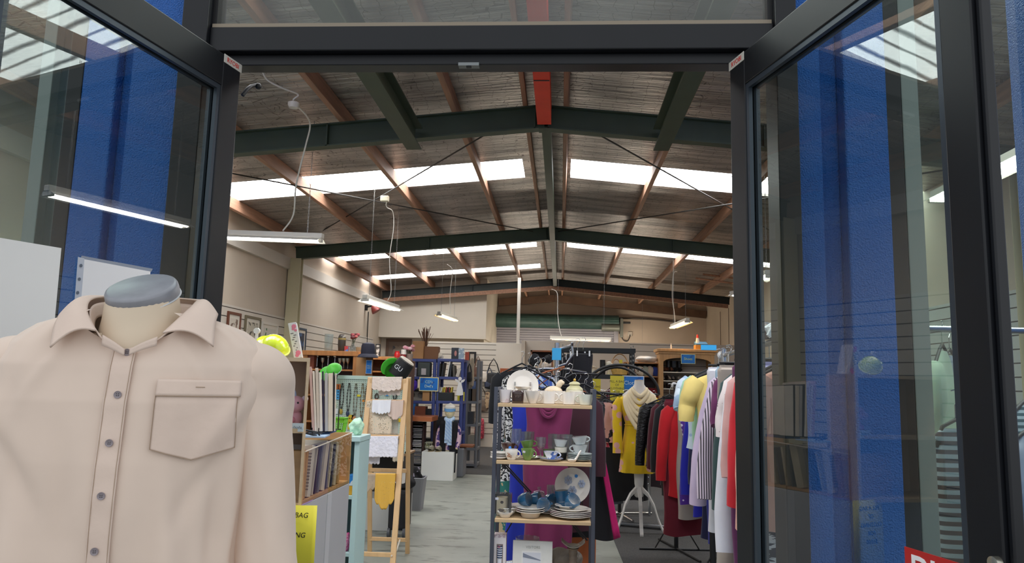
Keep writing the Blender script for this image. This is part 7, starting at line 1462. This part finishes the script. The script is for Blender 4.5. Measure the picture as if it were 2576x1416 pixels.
FR = [('tee_shirt', 'pale blue tie-dye tee at the far end of the front rail', 4.85, .5, .21, gsh('#a9c4e2', pat='blotch', col2='#d6e4f0', ps=7, pr=.5), .16, .45, .0),
 ('tee_shirt', 'mint green tee behind the yellow one', 4.72, .5, .2, gsh('#a9d8b8'), .16, .42, .05),
 ('tee_shirt', 'soft yellow polo shirt on the front rail', 4.58, .62, .21, gsh('#e6cf7c'), .22, .42, -.03),
 ('tee_shirt', 'black top between the yellow and white ones', 4.46, .5, .16, gsh('#16161a'), .2, .3, .04),
 ('trousers', 'white jeans hung from the waist on the front rail', 4.35, .9, .13, gsh('#d6d6dc'), 0, 0, .02),
 ('shirt', 'lilac satin shirt with long sleeves on the front rail', 4.24, .72, .14, gsh('#c4b2cc'), .68, .36, .0),
 ('shirt', 'denim blue shirt with black collar stand on the front rail', 4.12, .62, .21, gsh('#6f88b0', nz=.12), .5, .2, .06),
 ('shirt', 'mauve and black striped shirt on the front rail', 4.0, .72, .21, gsh('#d2c2d2', pat='stripex', col2='#2e2834', ps=26, pr=.62), .6, .3, -.04),
 ('blouse', 'plum blouse peeping between striped and green garments', 3.9, .5, .19, gsh('#6a2a5a'), .2, .3, .05),
 ('tee_shirt', 'lime top edge between striped and green garments', 3.86, .6, .19, gsh('#c9d86a'), 0, 0, .05),
 ('cardigan', 'dark green cardigan on the front rail', 3.78, .72, .21, gsh('#2a4444'), .6, .2, .0),
 ('shirt', 'periwinkle blue shirt over the dark green cardigan', 3.7, .5, .17, gsh('#a3a8d8'), 0, .2, .03),
 ('blouse', 'white blouse with tiny pink dots on the front rail', 3.6, .5, .2, gsh('#e4d8d6', pat='dots', col2='#8a6a70', ps=70, pr=.2), .25, .42, -.03),
 ('shirt', 'white shirt with hanging cuffs on the front rail', 3.5, .8, .21, gsh('#dcdce4'), .74, .2, .02),
 ('blouse', 'dusty pink tunic on the front rail', 3.4, .72, .2, gsh('#cfa19c'), .4, .22, .0),
 ('blouse', 'bright red blouse beside the right door stile', 3.28, .55, .2, gsh('#c81c2a'), .5, .2, .04),
 ('dress', 'finely striped black and white top beside the door stile', 3.16, .75, .2, gsh('#e0e0e0', pat='stripez', col2='#2a2a30', ps=70, pr=.5), .5, .2, 0),
 ('cardigan', 'cream cardigan sleeve behind the door stile', 3.05, .8, .2, gsh('#e2dccb'), .7, .16, .0),
 ('dress', 'black and white brick-print dress seen through the right leaf', 2.88, 1.25, .2, gsh('#dfe2e6', pat='zebra', col2='#3a3f4a', ps=9, pr=.5, nst=(.6, 1, 4)), 0, 0, .03),
 ('cardigan', 'coral pink cardigan seen through the right door leaf', 2.76, .62, .19, gsh('#d8a490'), .5, .16, -.02)]
def rx_(y): return 1.06-.075*(4.85-y)
for kind, lab, y, L, w, m, sl, sa, rz in FR: garment(kind, lab, V((rx_(y)+DXF.get(' '.join(lab.split()[:2]), 0), y, ZF+.014)), L, w, m, sl=sl, rz=rz, t=.05, seed=y*13, sang=sa, sw=.06, collar=m if kind == 'shirt' else None)
for kind, lab, y, L, w, m in (('skirt', 'taupe long skirt hanging low under the white shirt', 3.85, 1.02, .2, gsh('#a1968c')), ('skirt', 'plum skirt hanging below the cream cardigan', 3.42, .95, .19, gsh('#5c2450')), ('skirt', 'pale blue dotted skirt at the bottom of the front rail', 3.3, 1.12, .16, gsh('#b4cfe0', pat='dots', col2='#4a6a8a', ps=40, pr=.22)), ('trousers', 'black trousers behind the taupe skirt', 4.05, 1.12, .14, gsh('#141416')), ('trousers', 'raspberry trousers at the bottom of the front rail', 3.5, 1.3, .1, gsh('#b01c4a')), ('trousers', 'grey trousers under the plum skirt', 3.38, 1.2, .14, gsh('#55525a')), ('trousers', 'lavender trousers beside the door stile', 3.22, 1.3, .16, gsh('#a9a4cc')), ('skirt', 'pale denim skirt under the lilac shirt', 4.15, .95, .17, gsh('#9ab4c4'))):
    garment(kind, lab, V((rx_(y), y, ZF+.014)), L, w, m, t=.045, seed=y*7)
heap('socks', 'bundle of grey and brown clips and tags above the near end of the front rail', 'bundle', V((.95, 3.55, ZF+.02)), (.07, .1, .04), fab('#8a7f78', pat='blotch', col2='#4a4a50', ps=20, pr=.5), 3)
g = G()
for k in range(9): y = 3.3+.05*k; g.tube([(.9+.02*(k % 3), y, ZF+.02), (.92, y, ZF+.06), (.96, y+.01, ZF+.085), (.99, y, ZF+.05)], .009, 7)
solo(g, 'empty_hangers', mat('#d9dcdc', .3), 'white hanger tops bunched over the near end of the front rail', 'hangers', kind=None) if False else tag(solo(g, 'hanger_hook', mat('#d9dcdc', .3), 'white hanger hooks bunched over the near end of the front rail', 'hanger'), kind='stuff')
q = at(1787, 885, 4.5); poster('blue and white size card above the front rail', V((q.x, 4.55, q.z+.012)), S(38, 4.5), S(13, 4.5), mat('#38a4dc', .5), (), border='#38a4dc', name='card', cat='card')
# ---------------------------------------------------------------- right back: steel shelf, wardrobe, cushions
DK = 11.8
a, b = at(1412, 872, DK), at(1599, 880, DK); zt6 = b.z+.02; zs6 = at(1500, 941, DK).z
M_st = mat('#1e2224', .5, .2)
t = thing('steel_shelving', 'black slotted steel shelving with the wicker basket on its middle shelf', 'shelving', ((a.x+b.x)/2, DK+.22, 0))
for x in (a.x, b.x-.06):
    for y in (DK, DK+.4):
        g = G(); g.box(x, x+.045, y, y+.045, 0, zt6)
        for k in range(28): z = .08+k*.072; g.box(x+.014, x+.031, y-.001, y+.002, z, z+.03, 1)
        g.obj('upright', [M_st, mat('#8f8d88', .5)], t, world=True)
for z in (zt6, zs6, zs6-.5, .2):
    g = G(); g.box(a.x, b.x, DK-.005, DK+.03, z-.07, z-.002); g.box(a.x, b.x, DK+.42, DK+.45, z-.07, z-.002); g.obj('beam', M_st, t, world=True)
    if z < zt6: g = G(); g.box(a.x+.01, b.x-.01, DK+.03, DK+.42, z-.02, z-.002); g.obj('shelf_board', mat('#4a4842', .6), t, world=True)
def oK(px): return V((at(px, 940, DK+.15).x, DK+.18, zs6))
t = thing('clock', 'clear glass dome over a pale clock on the black steel shelving', 'clock', oK(1493)); g = G(); g.lathe([(.075, 0), (.075, .06)]+[(.075*math.cos(PI/2*k/8), .06+.075*math.sin(PI/2*k/8)) for k in range(1, 9)], n=28); g.obj('dome', glass('#f0ece2', 1.5, .06), t, smooth=True); g = G(); g.box(-.05, .02, -.03, .03, 0, .075); g.obj('clock_case', mat('#d8d2c2', .4), t, bev=.006)
g = G(); g.lathe([(0, 0), (.024, 0), (.024, .003), (0, .003)], (-.015, -.03, .04), 20, Euler((PI/2, 0, 0)).to_matrix()); g.obj('dial', mat('#f0ede4', .4), t)
t = thing('thermos', 'tall black thermos on the black steel shelving', 'thermos', oK(1516)); g = G(); g.lathe([(.042, 0), (.044, .01), (.044, .2)], n=22); g.obj('body', M_blk, t, smooth=True); g = G(); g.lathe([(.044, .2), (.042, .23), (0, .232)], n=22); g.obj('lid', M_blk2, t, smooth=True)
t = thing('table_lamp', 'cream domed lamp on the black steel shelving', 'lamp', oK(1532)); g = G(); g.lathe([(.04, 0), (.035, .02), (.015, .06), (.012, .14)], n=18); g.obj('base', mat('#d2c49a', .3), t, smooth=True); g = G(); g.lathe([(.06, .14), (.055, .18), (.03, .205), (0, .21)], n=22); g.obj('shade', mat('#e0d8c4', .4), t, smooth=True)
t = thing('wicker_basket', 'yellow wicker basket with a tall hoop handle on the black steel shelving', 'basket', oK(1559)); wk = mat('#d8b060', .6, nz=.2, ns=30)
g = G()
for k in range(7): r = .115+.025*k/6; z = .012+.014*k; g.tube([(r*math.cos(2*PI*i/30)+.003*math.sin(i*PI+k*PI), r*.7*math.sin(2*PI*i/30), z) for i in range(30)], .008, 6, closed=True)
g.lathe([(.11, 0), (.11, .01), (0, .01)], sy=.7, n=24); g.obj('woven_body', wk, t, smooth=True)
g = G(); g.tube([(.14*math.cos(PI*k/24), -.02, .09+.24*math.sin(PI*k/24)) for k in range(25)], .009, 8); g.obj('handle', mat('#cfa070', .5), t, smooth=True); g = G(); g.tube([(.07*math.cos(PI*k/20)-.05, .05, .09+.16*math.sin(PI*k/20)) for k in range(21)], .007, 8); g.obj('second_handle', mat('#cfa070', .5), t, smooth=True)
boxthing('appliance', 'white plug adaptor box before the clock dome', 'box', oK(1481)+V((0, -.05, 0)), (.08, .06, .045), mat('#d9d9d6', .4)); boxthing('carton', 'yellow-green card in the wicker basket', 'card', oK(1562)+V((0, 0, .11)), (.05, .02, .13), mat('#d0c23a', .5))
for px, w, h, c, lab in ((1545, .3, .3, '#5a1822', 'dark red bag'), (1510, .25, .22, '#6a5038', 'tan box'), (1580, .2, .28, '#20242e', 'black bag'), (1470, .25, .25, '#3a3230', 'dark crate')): heap('bag', lab+' on the lower tier of the black steel shelving', 'bag', V((oK(px).x, DK+.2, zs6-.5)), (w/2, .15, h/2), mat(c, .7, nz=.2, ns=8), px)
# cushion shelf
DC = 13.2
a, b = at(1606, 908, DC), at(1659, 912, DC); zc1 = b.z; zc2 = at(1640, 946, DC).z
bookcase('pine shelf of cushions left of the shoe wardrobe', a.x-.25, b.x, DC, .4, zc1, [zc2, zc2-.42, .1], mat('#b5814e', .5, nz=.1, ns=6), M_dbrown, .025)
def cushion(px, z, w, lab, m, R=(0, 0, 0)):
    g = G(); g.ball((0, 0, 0), (w/2, .07, w/2), 20, 14)
    for i, p in enumerate(g.v): f = lambda q: math.copysign(abs(q/(w/2))**.55*(w/2), q); g.v[i] = V((f(p.x)*.85, p.y, f(p.z)*.85))
    o = g.obj('cushion', m, None, smooth=True); o.location = (at(px, 940, DC+.1).x, DC+.12, z+w*.42); o.rotation_euler = R; tag(o, lab, 'cushion')
cushion(1611, zc2, .2, 'brown and cream floral cushion on the pine shelf', mat('#d8cfbc', .8, pat='blotch', col2='#6a4a34', ps=14, pr=.53), (0, .3, 0)); cushion(1624, zc2, .2, 'sage grey cushion leaning on the pine shelf', fab('#9aa090'), (0, .6, 0)); cushion(1636, zc2, .2, 'beige cushion leaning on the pine shelf', fab('#bfae9a'), (0, .65, 0)); cushion(1649, zc2, .19, 'navy blue cushion at the right of the pine shelf', fab('#2a3f8a'), (0, .4, 0))
cushion(1634, zc2-.42, .26, 'dark red cushion on the lower tier of the pine shelf, left', fab('#7a1a22')); cushion(1650, zc2-.42, .24, 'crimson cushion on the lower tier of the pine shelf, right', fab('#8a2028'), (0, .3, 0))
heap('pillow', 'white pillow in a clear bag on top of the pine shelf', 'pillow', V((at(1626, 905, DC).x, DC+.15, zc1)), (.2, .14, .06), mat('#d6d0c6', .3, coat=.4), 44); heap('pillow', 'white floral pillow behind the steel upright', 'pillow', V((at(1592, 935, DC).x, DC+.15, zc2)), (.09, .1, .1), mat('#d8c9bc', .7, pat='blotch', col2='#a8746a', ps=10, pr=.58), 45)
# shoe wardrobe
a, b = at(1657, 880, 13.0), at(1800, 884, 13.0); zw = at(1720, 878, 13.0).z; M_pine = mat('#c69a66', .5, nz=.1, ns=5, nst=(5, 5, .6))
t = thing('wardrobe', 'pine wardrobe frame without doors, rows of shoes inside', 'wardrobe', ((a.x+b.x)/2, 13.2, 0))
for x in (a.x+.02, b.x-.08): g = G(); g.box(x, x+.06, 13.0, 13.45, 0, zw-.06); g.obj('stile', M_pine, t, world=True, bev=.004)
g = G(); g.box(a.x-.03, b.x+.03, 12.95, 13.47, zw-.05, zw); g.box(a.x, b.x, 12.98, 13.46, zw-.09, zw-.05); g.obj('cornice', M_pine, t, world=True, bev=.008)
x0, x1 = a.x+.08, b.x-.08; zz = zw-.09
g = G(); g.prism([(x0, zz)]+[(lerp(x0, x1, k/16), zz-.13+.075*math.sin(PI*k/16)**.5) for k in range(17)]+[(x1, zz)], 13.0, 13.03); g.obj('arched_rail', M_pine, t, world=True)
g = slats(x0, x1, 0, zz, .12, 'x', 13.44, -1, .012); g.obj('slatted_back', [mat('#b9b0a2', .6), M_slatg], t, world=True)
zsh = [at(1690, y, 13.05).z for y in (935, 957, 977)]
for z in zsh: g = G(); g.box(x0, x1, 13.03, 13.42, z-.018, z); g.obj('shelf_board', mat('#d9d2c4', .5), t, world=True)
def shoes(px, z, c, lab, boot=0, heel=.02):
    for s in (-1, 1):
        q = V((at(px, 940, 13.1).x+s*.055, 13.15, z)); th = thing('shoe', '%s %s of the %s in the pine wardrobe' % ('left' if s < 0 else 'right', 'one', lab), 'shoe', q); m = mat(c, .4)
        g = G(); g.grid(lambda u, v: V((interp([(0, .012), (.15, .03), (.4, .036), (.7, .03), (1, .028)], v)*math.cos(2*PI*u), lerp(-.12, .1, v), .02+heel*v*2+interp([(0, .012), (.3, .024), (.6, .035), (1, .03)], v)*(math.sin(2*PI*u) if math.sin(2*PI*u) > 0 else .5*math.sin(2*PI*u)))), 16, 10, wrap=True)
        if boot: g.tube([(0, .06, .05), (0, .065, .12), (0, .07, .19)], [.036, .04, .045], 14)
        g.obj('upper', m, th, smooth=True); g = G(); g.bx((0, .08, .01+heel), (.045, .05, .02+heel*2)); g.obj('heel', m, th)
for px, k, c, lab, bt in ((1673, 0, '#4a2a20', 'brown heeled shoes on the top shelf', 0), (1682, 0, '#6a4636', 'tan court shoes on the top shelf', 0), (1692, 0, '#141416', 'first black ankle boots on the top shelf', 1), (1704, 0, '#18181b', 'second black ankle boots on the top shelf', 1), (1675, 1, '#b9aca0', 'pale shoes on the middle shelf', 0), (1688, 1, '#1a1a1d', 'black loafers on the middle shelf', 0), (1704, 1, '#8a8078', 'grey sandals on the middle shelf', 0), (1717, 1, '#a59a90', 'silver sandals on the middle shelf', 0), (1676, 2, '#1c1a1c', 'black flats on the lower shelf', 0), (1690, 2, '#3a2a26', 'dark brown shoes on the lower shelf', 0)): shoes(px, zsh[k], c, lab, bt)
q = at(1732, 915, 12.9); poster('blue Shoes sign with yellow letters on the pine wardrobe', V((q.x, 12.93, q.z)), S(35, 12.9), S(24, 12.9), M_bl, ('Shoes',), .06, tcol='#dcea6a', border='#c9d6b0')
# on top of the wardrobe
q = at(1767, 872, 13.1); t = thing('carton', 'yellow carton with a blue lid on top of the wardrobe', 'carton', V((at(1765, 875, 13.1).x, 13.15, zw))); g = G(); g.bx((0, 0, .04), (.22, .2, .08)); g.obj('carton_body', mat('#c08a3a', .6), t, bev=.002); g = G(); g.bx((0, -.0, .1), (.21, .2, .05), (.25, 0, 0)); g.obj('lid', mat('#3d6f96', .5), t, bev=.01)
t = thing('traffic_cone', 'small red and white traffic cone on the carton above the wardrobe', 'cone', V((at(1756, 850, 13.1).x, 13.15, zw+.115))); g = G(); g.lathe([(.035, 0), (.022, .09)], n=18); g.obj('white_cone', mat('#e0deda', .5), t, smooth=True); g = G(); g.lathe([(.0225, .09), (.014, .15), (0, .15)], n=18); g.obj('red_tip', mat('#c8242a', .5), t, smooth=True)
t = thing('bottle', 'tiny white bottle standing on the wardrobe cornice', 'bottle', V((at(1688, 876, 13.1).x, 13.1, zw))); g = G(); g.lathe([(.014, 0), (.014, .06), (.006, .075), (.006, .1), (0, .1)], n=12); g.obj('body', mat('#d9d4ce', .4), t, smooth=True)
# right wall seen above: thin wall joints
for px in (1812, 1833): 
    x = XR-.004; p = atx(px, 800, x); g = G(); g.box(x-.004, x+.01, p.y-.012, p.y+.012, 1.6, 3.3); struct(g, 'trim_%d' % (px-1800), mat('#5a4a40', .7))
# timber rack under the roof at the right (stored battens)
for i, (px0, py0, px1, py1) in enumerate(((1768, 690, 1840, 698), (1750, 700, 1840, 712), (1786, 683, 1840, 688))):
    g = G(); g.tube([at(px0, py0, 15.0), at(px1+60, py1+8, 15.0)], .02, 6); solo(g, 'batten', M_wood, '%s thin timber batten stored under the roof at the right' % ('middle', 'lowest', 'topmost')[i], 'batten', 'thin battens under the roof at the right')
# ---------------------------------------------------------------- seen through the right window
ZW = 1.72
t = thing('clothes_rail', 'clothes rail behind the narrow window at the right', 'clothes rail', V((1.75, 3.3, 0)))
g = G(); g.tube([(1.55, 3.3, ZW), (2.5, 3.3, ZW)], .014, 8); g.obj('top_bar', chrome, t, world=True, smooth=True)
for x in (1.56, 2.49): g = G(); g.tube([(x, 3.3, .02), (x, 3.3, ZW)], .016, 8); g.obj('upright', chrome, t, world=True, smooth=True); g = G(); g.tube([(x, 3.0, .02), (x, 3.6, .02)], .014, 8); g.obj('foot', chrome, t, world=True)
garment('jacket', 'pale green jacket behind the narrow right window', V((at(2372, 900, 3.3).x, 3.3, ZW+.015)), .5, .16, fab('#c2d2b4'), sl=.4, seed=3, rz=.9); garment('dress', 'grey-blue dress behind the pale green jacket', V((at(2395, 1000, 3.4).x, 3.4, ZW)), .9, .16, fab('#8a93a4'), seed=5, rz=.8, hang=True); garment('blouse', 'silver-grey blouse low behind the right window', V((at(2375, 1060, 3.2).x, 3.2, ZW-.42)), .45, .1, fab('#a3a6b6'), seed=9, rz=.9)
garment('tee_shirt', 'navy and white striped top hung close behind the right window', V((at(2412, 1200, 2.62).x, 2.62, 1.44)), .95, .085, fab('#d8dde4', pat='stripez', col2='#1c2740', ps=11, pr=.5), sl=0, seed=2, rz=.2)
garment('tee_shirt', 'teal and white striped top at the right edge of the window', V((at(2590, 1000, 3.0).x, 3.0, ZW-.2)), .5, .18, fab('#cfdcd8', pat='stripez', col2='#2a5a60', ps=14, pr=.5), sl=.45, seed=6, rz=.5); garment('shirt', 'white shirt with faint dots at the right edge of the window', V((at(2600, 1100, 2.75).x, 2.75, ZW-.3)), .6, .2, fab('#dfe0e4', pat='dots', col2='#9aa4b0', ps=9, pr=.2), sl=.4, seed=8, rz=.4)
g = G(); g.lathe([(.05, 0), (.045, .05), (.06, .12), (.075, .2), (.06, .27), (0, .3)], n=20); q = V((1.66, 3.8, 1.42)); g.xf(MX.Translation(q)); solo(g, 'display_bust', mat('#d0cabc', .5), 'cream display head behind the narrow right window', 'display head', smooth=True)
boxthing('plinth', 'white pedestal under the cream display head', 'pedestal', (1.66, 3.8, 0), (.2, .2, 1.42), mat('#cfcfca', .5))
